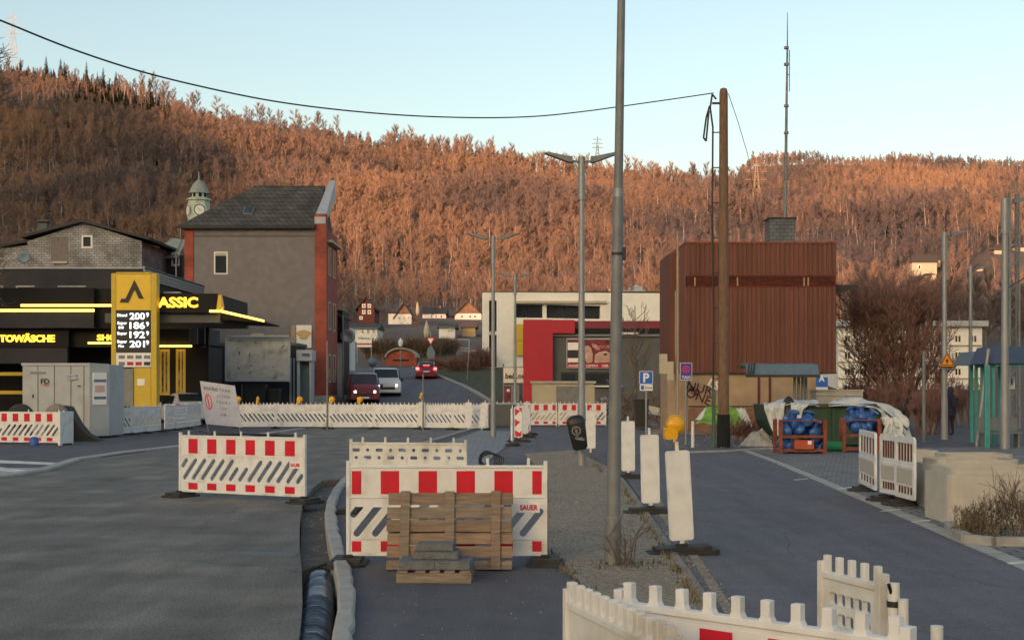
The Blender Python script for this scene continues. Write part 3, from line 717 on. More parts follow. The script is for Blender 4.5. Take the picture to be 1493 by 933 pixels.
def barrier(loc, rz, W, style, label, group=None, red=True, pegs=5, side=-1, feet=True, plate=None, mat_=None, name='construction_barrier', tiltx=0.):
    t = thing(name, label, 'barrier', loc, rz, group, rx=tiltx)
    panel_mesh(W, style, pegs).build('panel', mat_ or m_white, t, world=False, bevel=.004)
    if red:
        for mb in strips(W, side, .3 if pegs == 10 else .4): mb.build('reflective_band', [m_red, m_wref], t, world=False)
    if plate:
        mb = MB(); x, z = W/2-.18, .60; mb.box((x-.13,-.0165,z-.055),(x+.10,-.0125,z+.055),1); text(mb, plate, (x-.015,-.0185,z), .075, .0012, .003, 0, width=.19); mb.build('name_plate', [m_red, m_signwhite], t, world=False)
    if feet:
        for s in (-1, 1):
            mb = foot_mesh(); mb.build('foot', m_rub, t, world=False, loc=(s*(W/2-.02),0,-.02), bevel=.008)
            # the foot carries the panel post
    return t
def span(p0, p1):
    p0 = Vector(p0); p1 = Vector(p1); c = (p0+p1)/2; return c, math.atan2(p1.y-p0.y, p1.x-p0.x), (p1-p0).length
def bar2(u0, u1, Y0, Y1, style, label, z=0., **k):
    a = Vector((XX(u0,Y0),Y0,z)); b = Vector((XX(u1,Y1),Y1,z)); c, rz, W = span(a, b); return barrier(c, rz, W, style, label, **k)
GB = 'red and white site barriers'
bar2(505, 798, 14.5, 14.5, 'front', 'wide red and white barrier with a wooden pallet leaning on its front', group=GB, plate='SAUER')
bar2(262, 446, 23.2, 22.0, 'front', 'red and white barrier standing alone on the left carriageway on two black feet', group=GB, plate='SAUER')
bar2(510, 681, 20.3, 20.0, 'holes', 'dusty off-white barrier back with rows of small holes, behind the pallet barrier', red=False, mat_=m_white2)
bar2(-95, 94, 43.5, 42.4, 'front', 'red and white barrier in front of the grey container, at the left edge', group=GB)
# red and white row in front of the beige cabinet
for i, (a, b) in enumerate(((766, 812), (814, 846), (848, 884))):
    bar2(a, b, 61, 61, 'front', ['red and white barrier at the left of the row before the beige cabinet','red and white barrier in the middle of the row, behind the street lamp','red and white barrier at the right end of the row before the beige cabinet'][i], group='red and white barriers before the beige cabinet', feet=False)
# long white row across the road
GW = 'white slotted barriers closing the road'
row = [(346,402,58.5,58.5,'white slotted barrier beside the leaning construction board'),(402,477,58.5,58.5,'white slotted barrier in front of the rubbish bins'),(479,545,58,58,'white slotted barrier below the red van'),(545,611,58,57.5,'white slotted barrier left of the thin post in the road'),(618,660,57.5,57,'white slotted barrier just right of the thin post in the road'),(660,712,57,56.5,'white slotted barrier with two white beacons leaning on it')]
for a, b, y0, y1, lab in row: bar2(a, b, y0, y1, 'back', lab, group=GW, red=False, pegs=11, mat_=m_white)
bar2(712, 772, 62, 64, 'holes', 'white barrier stub behind the grey lamp post beside the red chevron beacon', red=False, pegs=7)
# white fencing beside the container
GP = 'white plastic fence panels by the filling station'
fl = [(160,192,50,51),(192,212,51,52.5),(212,234,52.5,54),(240,254,55,56),(254,272,56,58),(272,292,58,61)]
fs = ['white fence panel right beside the grey container','white fence panel second from the grey container','white fence panel under the yellow price sign edge','narrow white fence panel after the gap in the fence','white fence panel before the parked white car','white fence panel behind the leaning construction board']
for (a, b, y0, y1), lab in zip(fl, fs): bar2(a, b, y0, y1, 'holes' if a % 4 else 'back', lab, group=GP, red=False, pegs=3)
bar2(152, 163, 49, 49.3, 'front', 'narrow barrier end with dark slanted slots between container and fence', red=False, feet=False, pegs=2)
# near barriers at the bottom edge
def bnear(p0, p1, style, label, pegs, red, side=-1, mat_=None, z=0.):
    c, rz, W = span(p0, p1); c.z = z; return barrier(c, rz, W, style, label, red=red, pegs=pegs, side=side, mat_=mat_, plate=None)
def nb(u0, Y0, u1, Y1, *a, **k): bnear((XX(u0,Y0),Y0,0), (XX(u1,Y1),Y1,0), *a, **k)
nb(829, 5.46, 985, 4.4, 'back','dirty white barrier running towards the camera, bottom centre',12,False,mat_=m_white2)
nb(900, 5.45, 1332, 4.58, 'front','near red and white barrier at the bottom edge, right of centre',10,True)
nb(1198, 6.33, 1290, 5.85, 'windows','short white barrier with small window-like openings, right of the near barriers',5,False,mat_=m_white2)
t = thing('barrier_post', 'white barrier post with a black strap joining the two near right panels', 'post', (XX(1303,5.8),5.8,0))
mb = MB(); mb.cyl((0,0,0),(0,0,1.06),.026,.026,12); mb.build('post', m_white2, t, world=False); mb = MB(); mb.cyl((0,0,.96),(0,0,.985),.03,.03,12); mb.cyl((0,0,.985),(-.03,-.03,1.06),.008,.008,6); mb.build('strap', m_black, t, world=False)
t = thing('barrier_post', 'thin white post right of the strapped post at the near panels', 'post', (XX(1317,5.75),5.75,0))
mb = MB(); mb.cyl((0,0,0),(0,0,1.0),.022,.022,12); mb.build('post', m_white2, t, world=False)
t = thing('barrier_post', 'lone white barrier post at the bottom edge, furthest right', 'post', (1.62,5.24,0)); t.location = (XX(1366,5.2),5.2,0)
mb = MB(); mb.cyl((0,0,0),(0,0,.985),.024,.024,12); mb.build('post', m_white2, t, world=False)
# hoarding panels on the right, seen obliquely
def hoard(u0, u1, Y0, Y1, label, tilt=0.):
    c, rz, W = span((XX(u0,Y0),Y0,.12), (XX(u1,Y1),Y1,.12)); t = thing('plastic_fence_panel', label, 'fence panel', c, rz, 'striped white panels by the concrete blocks'); h = W/2
    mb = MB(); wins = [rrect(-h+.07,.60,h-.07,.88,.02,1), rrect(-h+.07,.10,h-.07,.22,.02,1)]
    mb.plate([(-h,.03),(h,.03),(h,.93),(h-.06,.98),(-h+.06,.98),(-h,.93)], wins, -.02, .02, 0); mb.box((-h+.05,-.03,.50),(h-.05,.03,.53)); mb.build('panel', m_white, t, world=False, bevel=.005)
    for z0, z1 in ((.60,.88),(.10,.22)):
        mb = MB(); mb.box((-h+.071,.004,z0+.001),(h-.071,.008,z1-.001),1)
        n = 5
        for i in range(n):
            x = -h+.09+(W-.18)*(i+.5)/n; mb.box((x-.02,-.012,z0+.003),(x+.02,.0035,z1-.003),0)
        mb.build('ribbed_window', [m_timber, m_white2], t, world=False)
    mb = MB(); mb.box((-h+.08,-.023,.25),(h-.08,-.021,.48)); mb.build('inset_panel', m_conc2, t, world=False)
    foot_mesh(.5).build('foot', m_rub, t, world=False, loc=(-h*.7,0,-.12)); return t
hoard(1254, 1277, 24.5, 22.6, 'striped white panel standing alone, leftmost of the three by the concrete blocks')
hoard(1284, 1308, 22.3, 21.6, 'striped white panel in the middle, joined to the tallest one on its right')
hoard(1307, 1334, 21.5, 20.6, 'striped white panel nearest the concrete blocks')
# beacons
def beacon(loc, rz, label, chevron=False, tilt=0., foot=True, group='white lane beacons'):
    t = thing('lane_beacon', label, 'beacon', loc, rz, group, ry=tilt)
    mb = MB(); mb.plate(rrect(-.135,.16,.135,1.16,.03,2), (), -.028, .028); mb.build('board', m_white, t, world=False, bevel=.006)
    mb = MB(); mb.plate(rrect(-.115,.18,.115,1.14,.02,2), (), -.033, -.029, 0)
    if chevron:
        for k in range(3):
            z = .30+k*.36; mb.plate([(-.113,z-.17 if k else .2),(-.113,z+.1),(.113,min(z+.19,1.12)) if False else (.06,z),], (), -.036, -.0335, 1)
        mb.plate([(.0,1.13),(.113,1.13),(.113,.95)], (), -.036, -.0335, 1); mb.plate([(-.113,.19),(.1,.19),(.113,.38)][::1], (), -.0362, -.0337, 1)
    mb.build('face_sheet', [m_wref, m_red], t, world=False)
    mb = MB(); mb.box((-.018,-.012,1.16),(.018,.012,1.26)); mb.box((-.025,-.02,.05),(.025,.02,.16)); mb.build('post_pin', m_white2, t, world=False)
    if foot:
        mb = foot_mesh(.8); mb.build('foot', m_rub, t, world=False, rot=(0,0,R(90)), bevel=.008)
    return t
def lamp(loc, label, rz=0., r=.1, group='amber warning lamps', parent=None):
    t = thing('warning_lamp', label, 'warning lamp', loc, rz, group)
    mb = MB(); mb.lathe([(0,-.055),(.05,-.052),(r*.92,-.025),(r,0),(r*.92,.025),(.05,.052),(0,.055)], (0,0,.16), 18, axis='y'); mb.build('lens', m_lamp, t, world=False)
    mb = MB(); mb.lathe([(r+.006,-.012),(r+.012,0),(r+.006,.012)], (0,0,.16), 18, axis='y'); mb.build('lens_ring', m_yell, t, world=False)
    mb = MB(); mb.plate(rrect(-.135,.0,.01,.13,.02,2), (), -.05, .04); mb.cyl((0,0,-.1),(0,0,.07),.014,.014,8); mb.build('battery_box', m_lamp, t, world=False, bevel=.01); return t
bp = [((995,808),'nearest white lane beacon with an amber lamp on top',R(1.5)),((949,749),'second white lane beacon along the kerb, leaning slightly',R(1.2)),((916,698),'furthest of the three white lane beacons along the right kerb',R(.4))]
for (px_, py_), lab, tl in bp:
    p = gp(px_, py_); beacon(p, R(3), lab, tilt=-tl if px_ != 995 else R(-3))
pb = gp(995,808); lamp((pb.x-.075, pb.y, 1.285), 'large amber warning lamp on the nearest lane beacon', R(8), r=.105)
beacon(gp(861,662), 0, 'white lane beacon half hidden behind the black litter bin', foot=False)
beacon(Vector((XX(756,45),45,0)), R(-8), 'red and white chevron beacon right of the grey lamp post', chevron=True, group='chevron beacons')
beacon(Vector((XX(765,48.5),48.5,0)), R(20), 'white beacon directly behind the front chevron beacon')
beacon(Vector((XX(769,51),51,0)), R(-35), 'rear red and white chevron beacon turned sideways', chevron=True, group='chevron beacons')
beacon(Vector((XX(747,42),42,0)), R(80), 'white beacon seen edge-on left of the chevron beacon')
beacon(Vector((XX(683,56),56,0)), 0, 'upright white beacon leaning on the slotted barrier row, left one', foot=False)
beacon(Vector((XX(702,55.7),55.7,0)), 0, 'tilted white beacon at the right end of the slotted barrier row', tilt=R(7), foot=False)
beacon(Vector((XX(615,57.4),57.4,0)), 0, 'narrow white beacon with a small lamp between the slotted barriers', foot=False)
ll = [(347,'amber lamp at the left end of the long barrier row'),(376,'small amber lamp turned sideways in front of the bins'),(437,'amber lamp on the barrier below the blue kiosk door'),(484,'amber lamp left of the red van'),(525,'amber lamp on the barrier just below the red van')]
for i, (u, lab) in enumerate(ll):
    y = 58.3; lamp((XX(u,y), y, 1.09), lab, rz=R(80) if i == 1 else R(10), r=.13)
lamp((XX(615,57.3),57.3,1.3), 'amber lamp above the white beacon in the road', rz=R(60), r=.1)
# ------------------------------------------------------------ poles, lamps, signs, pallet, bin
t = thing('street_pole', 'tall thick grey steel pole in the gravel strip, reaching out of the picture', 'pole', gp(893,824), ry=R(.9))
mb = MB(); mb.cyl((0,0,0),(0,0,.5),.09,.085,24); mb.cyl((0,0,.5),(0,0,.52),.085,.076,24); mb.cyl((0,0,.52),(0,0,3.9),.074,.054,24); mb.cyl((0,0,3.9),(0,0,9.5),.048,.03,24); mb.build('shaft', m_galvd, t, world=False)
mb = MB(); mb.cyl((0,0,3.86),(0,0,3.95),.058,.058,24); mb.build('collar', m_galv, t, world=False)
mb = MB(); mb.cyl((0,0,3.25),(0,0,3.28),.06,.06,24); mb.box((.05,-.02,3.2),(.09,.02,3.34)); mb.build('clamp', m_black, t, world=False)
# suckers at its base
t = thing('weeds', 'dry stems sprouting from the ground at the base of the thick grey pole', 'plant', gp(907,826)); rnd = random.Random(5)
mb = MB()
for i in range(11):
    a = rnd.uniform(0,6.28); h = rnd.uniform(.12,.6); p = Vector((rnd.gauss(.06,.07),rnd.gauss(0,.05),0)); q = p+Vector((math.cos(a)*.12-.05,math.sin(a)*.1,h*.6)); r2 = q+Vector((rnd.gauss(0,.08),rnd.gauss(0,.05),h*.4)); mb.tube([p,q,r2],[.009,.006,.002],5)
    for j in range(4):
        s = q+Vector((rnd.gauss(0,.05),rnd.gauss(0,.05),rnd.uniform(-.1,.2))); mb.cyl(q, s+Vector((rnd.gauss(0,.12),rnd.gauss(0,.08),.08)), .003, .001, 3)
mb.build('stems', m_bark, t, world=False)
mb = MB()
for i in range(160):
    p = Vector((rnd.gauss(.05,.22),rnd.gauss(0,.16),0)); d = Vector((rnd.gauss(0,.03),rnd.gauss(0,.03),rnd.uniform(.02,.09))); s = Vector((rnd.uniform(.005,.012),0,0)); mb.add([p-s,p+s,p+d],[(0,1,2)])
mb.build('tuft', m_grass, t, world=False)
# lamps
def street_lamp(loc, h, label, arms=2, group='grey street lamps', armlen=1.15, r=.075, rz=0., up=.05):
    t = thing('street_lamp', label, 'street lamp', loc, rz, group)
    mb = MB(); mb.cyl((0,0,0),(0,0,h*.2),r*1.2,r*1.1,14); mb.cyl((0,0,h*.2),(0,0,h*.86),r,r*.7,14); mb.cyl((0,0,h*.86),(0,0,h),r*.95,r*.95,14); mb.build('shaft', m_galv, t, world=False)
    for s in ((-1,1) if arms == 2 else (1,)):
        mb = MB(); mb.beam((0,0,h-.12),(s*armlen*.5,0,h-.12+up*.25),.05,.05); mb.plate([(s*armlen*.42,h-.14),(s*armlen*.62,h-.13),(s*(armlen+.35),h+up+.02),(s*(armlen+.3),h+up+.05),(s*armlen*.6,h+.0),(s*armlen*.42,h+.0)][::s], (), -.12, .12); mb.build('lamp_head', m_galvd, t, world=False)
    return t
street_lamp((XX(848,31.7),31.7,0), 7.15, 'double-armed street lamp behind the litter bin, nearest of the three', armlen=.5, r=.085)
t2 = street_lamp((XX(719,49),49,0), 7.2, 'double-armed street lamp left of the white building', armlen=.6, r=.085)
street_lamp((XX(751,65),65,0), 7.1, 'slender distant street lamp in front of the white building', armlen=.55, r=.08)
street_lamp((XX(1465,40),40,0), 7.3, 'thick grey street lamp in front of the dark blue shelter at the right edge', arms=1, armlen=.6, r=.12, group='single-arm lamps by the station')
street_lamp((XX(1377,47),47,0), 7.1, 'grey single-arm lamp with the warning triangle, beside the person', arms=1, armlen=.5, r=.1, group='single-arm lamps by the station')
street_lamp((XX(1415,62),62,0), 7.2, 'smaller grey single-arm lamp left of the turquoise shelter', arms=1, armlen=.6, r=.1, group='single-arm lamps by the station')
def post(px, y0, Y, label, zb=None, r=.035, m=None, lean=0., name='thin_post', mid=None):
    zb = gz(Y) if zb is None else zb; t = thing(name, label, 'post', (XX(px,Y),Y,zb), ry=lean); h = ZZ(y0,Y)-zb
    mb = MB(); mb.cyl((0,0,0),(0,0,h),r,r*.9,10); mb.cyl((0,0,h),(0,0,h+.02),r*1.1,r*.6,10); mb.build('shaft', m or m_galvd, t, world=False); return t
post(477, 497, 57.2, 'thin grey post in front of the long barrier row below the brick building')
post(617, 545, 56.8, 'thin grey post standing in the middle of the barrier row')
post(1347, 512, 45, 'thin grey post at the foot of the big leafless bush', r=.06)
post(988, 338, 52, 'slim rusty pipe mast left of the brown building', r=.05, m=m_tan)
post(985, 425, 52.3, 'pale conduit pipe beside the rusty pipe mast', r=.03, m=m_galv)
post(1010, 615, 41, 'short white marker post left of the green tarpaulin', r=.05, m=m_white)
post(984, 615, 45, 'short white marker post behind the amber lamp', r=.05, m=m_white)
post(1041, 568, 40, 'green painted post at the kerb left of the wooden pole', r=.05, m=M('dull_green_post',(.07,.12,.09)))
for i,(a,b) in enumerate(((1433,600),)):
    t = thing('leaning_post', 'pale leaning strut in front of the turquoise shelter posts', 'post', (XX(1424,42),42,0), ry=R(7)); mb = MB(); mb.cyl((0,0,0),(0,0,3.0),.06,.06,8); mb.build('strut', m_galv, t, world=False)
# wooden utility pole with conduit, cable and stay
Yp = 41.; t = thing('utility_pole', 'weathered wooden utility pole carrying the overhead cable', 'utility pole', (XX(1055,Yp),Yp,0)); hp = ZZ(128,Yp)
mb = MB(); mb.cyl((0,0,0),(0,0,hp-.15),.17,.125,18); mb.lathe([(.125,hp-.15),(.1,hp-.04),(0,hp)],n=18); mb.build('pole', m_wood2, t, world=False)
mb = MB(); mb.cyl((0,0,-.05),(0,0,1.0),.2,.19,14); mb.build('base_sleeve', m_dark, t, world=False)
mb = MB(); x = -.32; mb.tube([(x,0,.2),(x+.02,0,4),(x-.02,0,7),(x,0,hp-1.2),(x-.08,0,hp-.6),(x-.02,0,hp-.2),(x+.1,0,hp-.35)],.028,8)
for k in range(9): mb.box((x-.03,-.02,1+k*1.05),(-.12,.02,1.03+k*1.05))
mb.build('conduit', m_black, t, world=False)
mb = MB(); mb.box((x-.02,-.03,hp-.5),(0,.03,hp-.44)); mb.tube([(x-.1,0,hp-.55),(x-.2,0,hp-.9),(x-.28,0,hp-1.5),(x-.2,0,hp-1.6),(x-.12,0,hp-.7)],.03,6); mb.build('cable_hook', m_black, t, world=False)
# overhead cable: from off-frame left, sagging, to the pole
Pc = Vector((XX(1055,Yp)-.32, Yp, ZZ(137,Yp)))
pts = []
ctl = [(-60,8),(0,30),(100,70),(200,103),(300,128),(400,148),(500,161),(600,169),(700,172),(780,170),(850,163),(930,152),(1000,142),(1040,136)]
for u, v in ctl:
    s = (u+60)/1100; Yc = 24+(Yp-24)*s; pts.append((XX(u,Yc),Yc,ZZ(v,Yc)))
mb = MB()
def crom(pts, n=6):
    out = []
    P_ = [Vector(p) for p in pts]; P_ = [P_[0]*2-P_[1]]+P_+[P_[-1]*2-P_[-2]]
    for i in range(1, len(P_)-2):
        a,b,c,d = P_[i-1:i+3]
        for k in range(n):
            t_ = k/n; out.append(.5*((2*b)+(c-a)*t_+(2*a-5*b+4*c-d)*t_*t_+(3*b-a-3*c+d)*t_**3))
    return out+[P_[-2]]
mb.tube(crom(pts), .018, 6); o = mb.build('overhead_cable', m_black); meta(o, 'black overhead cable sagging across the sky to the wooden pole', 'cable')
mb = MB(); mb.tube([(XX(1062,Yp),Yp,ZZ(137,Yp)),(XX(1075,46),46,ZZ(175,46)),(XX(1090,52),52,ZZ(225,52)),(XX(1112,56.5),56.5,ZZ(352,56.5))], .012, 5); o = mb.build('stay_wire', m_galv); meta(o, 'thin pale wire running down from the wooden pole to the brown building', 'wire')
# pallet leaning on the barrier
t = thing('wooden_pallet', 'weathered wooden pallet leaning upright against the wide barrier', 'pallet', (XX(656,14.05),13.98,0.0), rx=R(-9))
W2, HH = .64, .8
rnd = random.Random(3)
for i, z in enumerate((.048,.18,.315,.445,.58,.715)):
    mb = MB(); mb.obox((rnd.uniform(-.008,.008),.0,z+.01),(1.28,.024,(.09,.118,.112,.12,.115,.108)[i]),(0,R(rnd.uniform(-.4,.4)),0)); mb.build('slat', (m_wood_b, m_wood_c, m_wood_c, m_wood, m_wood_b, m_wood)[i], t, world=False, bevel=.003)
for x in (-.46,.0,.47):
    mb = MB(); mb.obox((x,-.035,.41),(.095,.024,.80),(0,R(rnd.uniform(-1.2,1.2)),0)); mb.build('runner', m_wood_b if x < .1 else m_wood, t, world=False, bevel=.003)
for x in (-.46,.0,.47):
    for z in (.06,.41,.75): mb = MB(); mb.box((x-.06,.013,z-.05),(x+.06,.09,z+.05)); mb.build('block', m_wood, t, world=False)
mb = MB()
for z in (.06,.41,.75): mb.box((-.64,.091,z-.05),(.64,.113,z+.05))
mb.build('back_slats', m_wood, t, world=False)
# small pallet with stacked slabs
c = gp(634, 850); t = thing('small_pallet', 'small flat pallet carrying stacked grey concrete slabs, in front of the barrier', 'pallet', (c.x, c.y+.3, 0), R(-2))
mb = MB(); mb.box((-.36,-.3,0),(.36,-.22,.095)); mb.build('bearer', m_wood_b, t, world=False, bevel=.004); mb = MB(); mb.box((-.36,-.04,0),(.36,.04,.095)); mb.build('bearer', m_wood_b, t, world=False); mb = MB(); mb.box((-.36,.22,0),(.36,.3,.095)); mb.build('bearer', m_wood_b, t, world=False)
for i, x in enumerate((-.30,-.13,.01,.15,.30)):
    mb = MB(); mb.box((x-.05,-.31,.096),(x+.05,.31,.118)); mb.build('deck_board', m_wood_b, t, world=False, bevel=.003)
sl = [('left slab of the bottom layer on the small pallet',-.18,-.02,.121,.345,.48,2),('right slab of the bottom layer on the small pallet',.175,-.02,.121,.345,.48,-2),('wide grey slab in the middle of the small pallet stack',-.0,.06,.203,.44,.34,1),('topmost grey slab on the small pallet',-.01,.12,.275,.36,.3,-1)]
for lab, x, y, z, w_, d_, a in sl:
    o = thing('concrete_slab', lab, 'slab', (c.x+x, c.y+.3+y, z), R(a-2), 'grey concrete slabs on the small pallet')
    mb = MB(); mb.box((-w_/2,-d_/2,0),(w_/2,d_/2,.078 if z<.2 else .068)); q = mb.build('slab_body', m_dgreyc if 'm_dgreyc' in globals() else m_galvd, o, world=False, bevel=.006)
# black hose coil
t = thing('hose_coil', 'tangled black hose coil on the paving behind the wide barrier', 'hose', (XX(710,30),30,0)); mb = MB()
for k in range(5):
    a0 = k*1.3; pts = [(.18*math.cos(a0+q*.5)*(1+.1*k)+.03*k, .12*math.sin(q*.5+k)-.05*k+k*.04, .24+.2*math.sin(a0+q*.5)*(1-.08*k)) for q in range(14)]; mb.tube([Vector(p) for p in pts], .013, 6)
mb.tube([(-.2,0,.1),(-.35,.05,.03),(-.5,0,.02)],.013,6); mb.build('hose', m_black, t, world=False)
# litter bin on the lamp post
Yb = 31.4; t = thing('litter_bin', 'black plastic litter bin tilted on the nearest double-armed lamp post', 'litter bin', (XX(846,Yb),Yb-.18,ZZ(655,Yb)), ry=R(-10))
mb = MB(); secs = [(0,.12,.10),(.05,.17,.14),(.4,.2,.17),(.62,.205,.18)]
vs = []; n = 20
for z, a, b in secs:
    for i in range(n):
        th = 2*math.pi*i/n; cx_ = abs(math.cos(th))**.6*(1 if math.cos(th)>0 else -1); sy_ = abs(math.sin(th))**.6*(1 if math.sin(th)>0 else -1); vs.append((a*cx_, b*sy_, z))
mb.add(vs, [(k*n+i,k*n+(i+1)%n,(k+1)*n+(i+1)%n,(k+1)*n+i) for k in range(3) for i in range(n)], 0, True); mb.add(vs, [tuple(range(n-1,-1,-1))]); mb.build('bin_body', m_black, t, world=False)
mb = MB(); vs = []
for z, k_ in ((.6,1.06),(.66,1.06),(.74,.9),(.79,.55),(.8,.01)):
    for i in range(n):
        th = 2*math.pi*i/n; cx_ = abs(math.cos(th))**.6*(1 if math.cos(th)>0 else -1); sy_ = abs(math.sin(th))**.6*(1 if math.sin(th)>0 else -1); vs.append((.205*k_*cx_, .18*k_*sy_, z))
mb.add(vs, [(k*n+i,k*n+(i+1)%n,(k+1)*n+(i+1)%n,(k+1)*n+i) for k in range(4) for i in range(n)], 0, True); mb.obox((.18,-.05,.655),(.12,.2,.02),(0,R(-8),0)); mb.build('bin_lid', m_black, t, world=False)
mb = MB(); mb.plate(circ(-.03,.45,.1,24), [circ(-.03,.45,.082,24)], -.195, -.19); mb.plate([(-.055,.41),(-.03,.39),(-.005,.41),(-.01,.45),(-.03,.52),(-.05,.45)], [circ(-.03,.43,.012,8)], -.195, -.19); text(mb, 'Gelu', (0.02,-.20,.27), .11, .003, .003, 0, tilt=R(-18)); mb.build('emblem', m_galv, t, world=False)
# P sign, taxi sign, warning signs
def signpost(px, ybase_Y, h, r=.03, lab='', cat='sign', name='road_sign'):
    t = thing(name, lab, cat, (XX(px,ybase_Y),ybase_Y,gz(ybase_Y))); mb = MB(); mb.cyl((0,0,0),(0,0,h),r,r,10); mb.build('post', m_galv, t, world=False); return t
Y = 40.; t = signpost(942, Y, ZZ(542,Y), lab='blue parking sign with a small white plate on a grey post')
zt, zb_ = ZZ(541,Y), ZZ(560,Y); mb = MB(); mb.plate(rrect(-.2,zb_,.2,zt,.03,2),(),-.04,-.033,1); mb.plate(rrect(-.185,zb_+.015,.185,zt-.015,.025,2),(),-.043,-.0405,0); text(mb,'P',(0,-.046,(zt+zb_)/2),.36,.002,.012,1); mb.build('parking_plate',[m_signblue,m_signwhite],t,world=False)
mb = MB(); zc = ZZ(565,Y); mb.plate(rrect(-.19,zc-.09,.19,zc+.09,.02,2),(),-.04,-.034,1); mb.plate(rrect(-.155,zc-.06,-.065,zc+.06,.01,1),(),-.042,-.0405,0); text(mb,'Zone',(.06,-.043,zc),.1,.002,.002,2); mb.build('zone_plate',[m_signblue,m_signwhite,m_ink],t,world=False)
Y = 43.; t = signpost(1000, Y, ZZ(528,Y), lab='violet no-stopping sign with a white taxi plate, left of the brown building')
z0, z1 = ZZ(554,Y), ZZ(529,Y); mb = MB(); mb.plate(rrect(-.19,z0,.19,z1,.02,2),(),-.05,-.042,1); mb.plate(rrect(-.175,z0+.015,.175,z1-.015,.02,2),(),-.053,-.0505,0); zc=z0+(z1-z0)*.62; mb.plate(circ(0,zc,.115,20),[circ(0,zc,.08,20)],-.056,-.0535,2); mb.plate([(-.09,zc+.07),(-.07,zc+.09),(.09,zc-.07),(.07,zc-.09)],(),-.057,-.0538,2); mb.plate([(.09,zc+.07),(.07,zc+.09),(-.09,zc-.07),(-.07,zc-.09)],(),-.0574,-.0539,2); text(mb,'TAXI',(0,-.056,z0+.085),.12,.002,.003,1,width=.27); mb.build('stop_plate',[m_purple,m_signwhite,m_magenta],t,world=False)
for px_, py_, Y, sz, lab in ((1379,525,46.8,.6,'orange warning triangle on the lamp post beside the person'),(1420,558,61.8,.55,'small orange warning triangle left of the turquoise posts')):
    t = thing('warning_sign', lab, 'sign', (XX(px_,Y),Y-.14,ZZ(py_,Y)), group='orange warning triangles'); s = sz/2
    mb = MB(); tri = [(-s,-s*.85),(s,-s*.85),(0,s*.88)]; mb.plate(tri,(),-.01,.0,1); k=.86; mb.plate([(a*k,b*k) for a,b in tri],(),-.014,-.0105,0); mb.plate([(a*.74,b*.74) for a,b in tri],[[(a*.64,b*.64) for a,b in tri]],-.017,-.0145,1); mb.plate([(-.03,s*.12),(.05,s*.12),(.0,-s*.1),(.06,-s*.1),(-.04,-s*.55),(-.01,-s*.2),(-.06,-s*.2)],(),-.018,-.0147,1); mb.build('triangle_plate',[m_orange,m_ink],t,world=False)
# ------------------------------------------------------------ left side: filling station, brick building, slate house
def pbox(mb, u0, u1, v0, v1, Y, D, m=0):
    """box whose front face covers photo columns u0..u1 and rows v0..v1 at distance Y"""
    return mb.box((XX(u0,Y), Y, ZZ(v1,Y)), (XX(u1,Y), Y+D, ZZ(v0,Y)), m)
def window(parent, x0, x1, z0, z1, y, frame=m_whiter, glass=m_glass, fw=.07, bars=(), name='window', proud=.04, sill=True, axis='y'):
    """frame + pane set on a wall face at y (facing -Y), or at x facing +X when axis='x'"""
    f = MB(); o = ORG[parent.name]
    def bx(mb, a0, a1, b0, b1, d0, d1, m=0):
        if axis == 'y': mb.box((a0, y-d1, b0), (a1, y-d0, b1), m)
        else: mb.box((y+d0, a0, b0), (y+d1, a1, b1), m)
    bx(f, x0, x0+fw, z0, z1, .002, proud); bx(f, x1-fw, x1, z0, z1, .002, proud); bx(f, x0+fw, x1-fw, z1-fw, z1, .002, proud); bx(f, x0+fw, x1-fw, z0, z0+fw, .002, proud)
    for b in bars: xx = x0+(x1-x0)*b; bx(f, xx-fw*.35, xx+fw*.35, z0+fw, z1-fw, .002, proud*.8)
    fo = f.build(name, frame, parent)
    p = MB(); bx(p, x0+fw, x1-fw, z0+fw, z1-fw, .003, proud*.4); p.build('pane', glass, fo)
    return fo
# --- grey rendered building with red brick corner
Yg = 85.; gx0, gx1, gx2 = XX(268,Yg), XX(459,Yg), XX(476,Yg); gb = gz(Yg)-.3; ze = ZZ(331,Yg); zr = ZZ(271,Yg+4.2)
t = thing('brick_building', 'tall grey rendered building with red brick corners and mossy tiled roof', 'building', (XX(370,Yg), Yg+4, gb))
mb = MB(); mb.box((gx0+.6, Yg+.03, gb), (gx1, Yg+8.4, ze)); mb.build('wall', m_greyw, t)
mb = MB(); mb.box((gx1, Yg-.06, gb+.9), (gx2, Yg+.5, ZZ(268,Yg)-1.9)); mb.box((gx1+.002, Yg-.06, ZZ(268,Yg)-1.9),(gx2,Yg+.5,ZZ(312,Yg))); mb.box((gx1, Yg+.5, gb+.9),(gx2-.02, Yg+5.4, ze-.1)); mb.build('brick_corner', m_redbrick, t)
mb = MB(); mb.box((gx0+.05, Yg-.04, gb), (gx0+.6, Yg+8, ze-.03)); mb.build('brick_pilaster', m_redbrick, t)
mb = MB(); mb.box((gx1, Yg-.07, gb), (gx2+.02, Yg+5.4, gb+.9)); mb.build('plinth', m_conc2, t)
mb = MB(); mb.box((gx0+.6,Yg+.0,ZZ(345,Yg)),(gx1,Yg+.03,ZZ(343.5,Yg))); mb.build('string_course', m_dgrey, t)
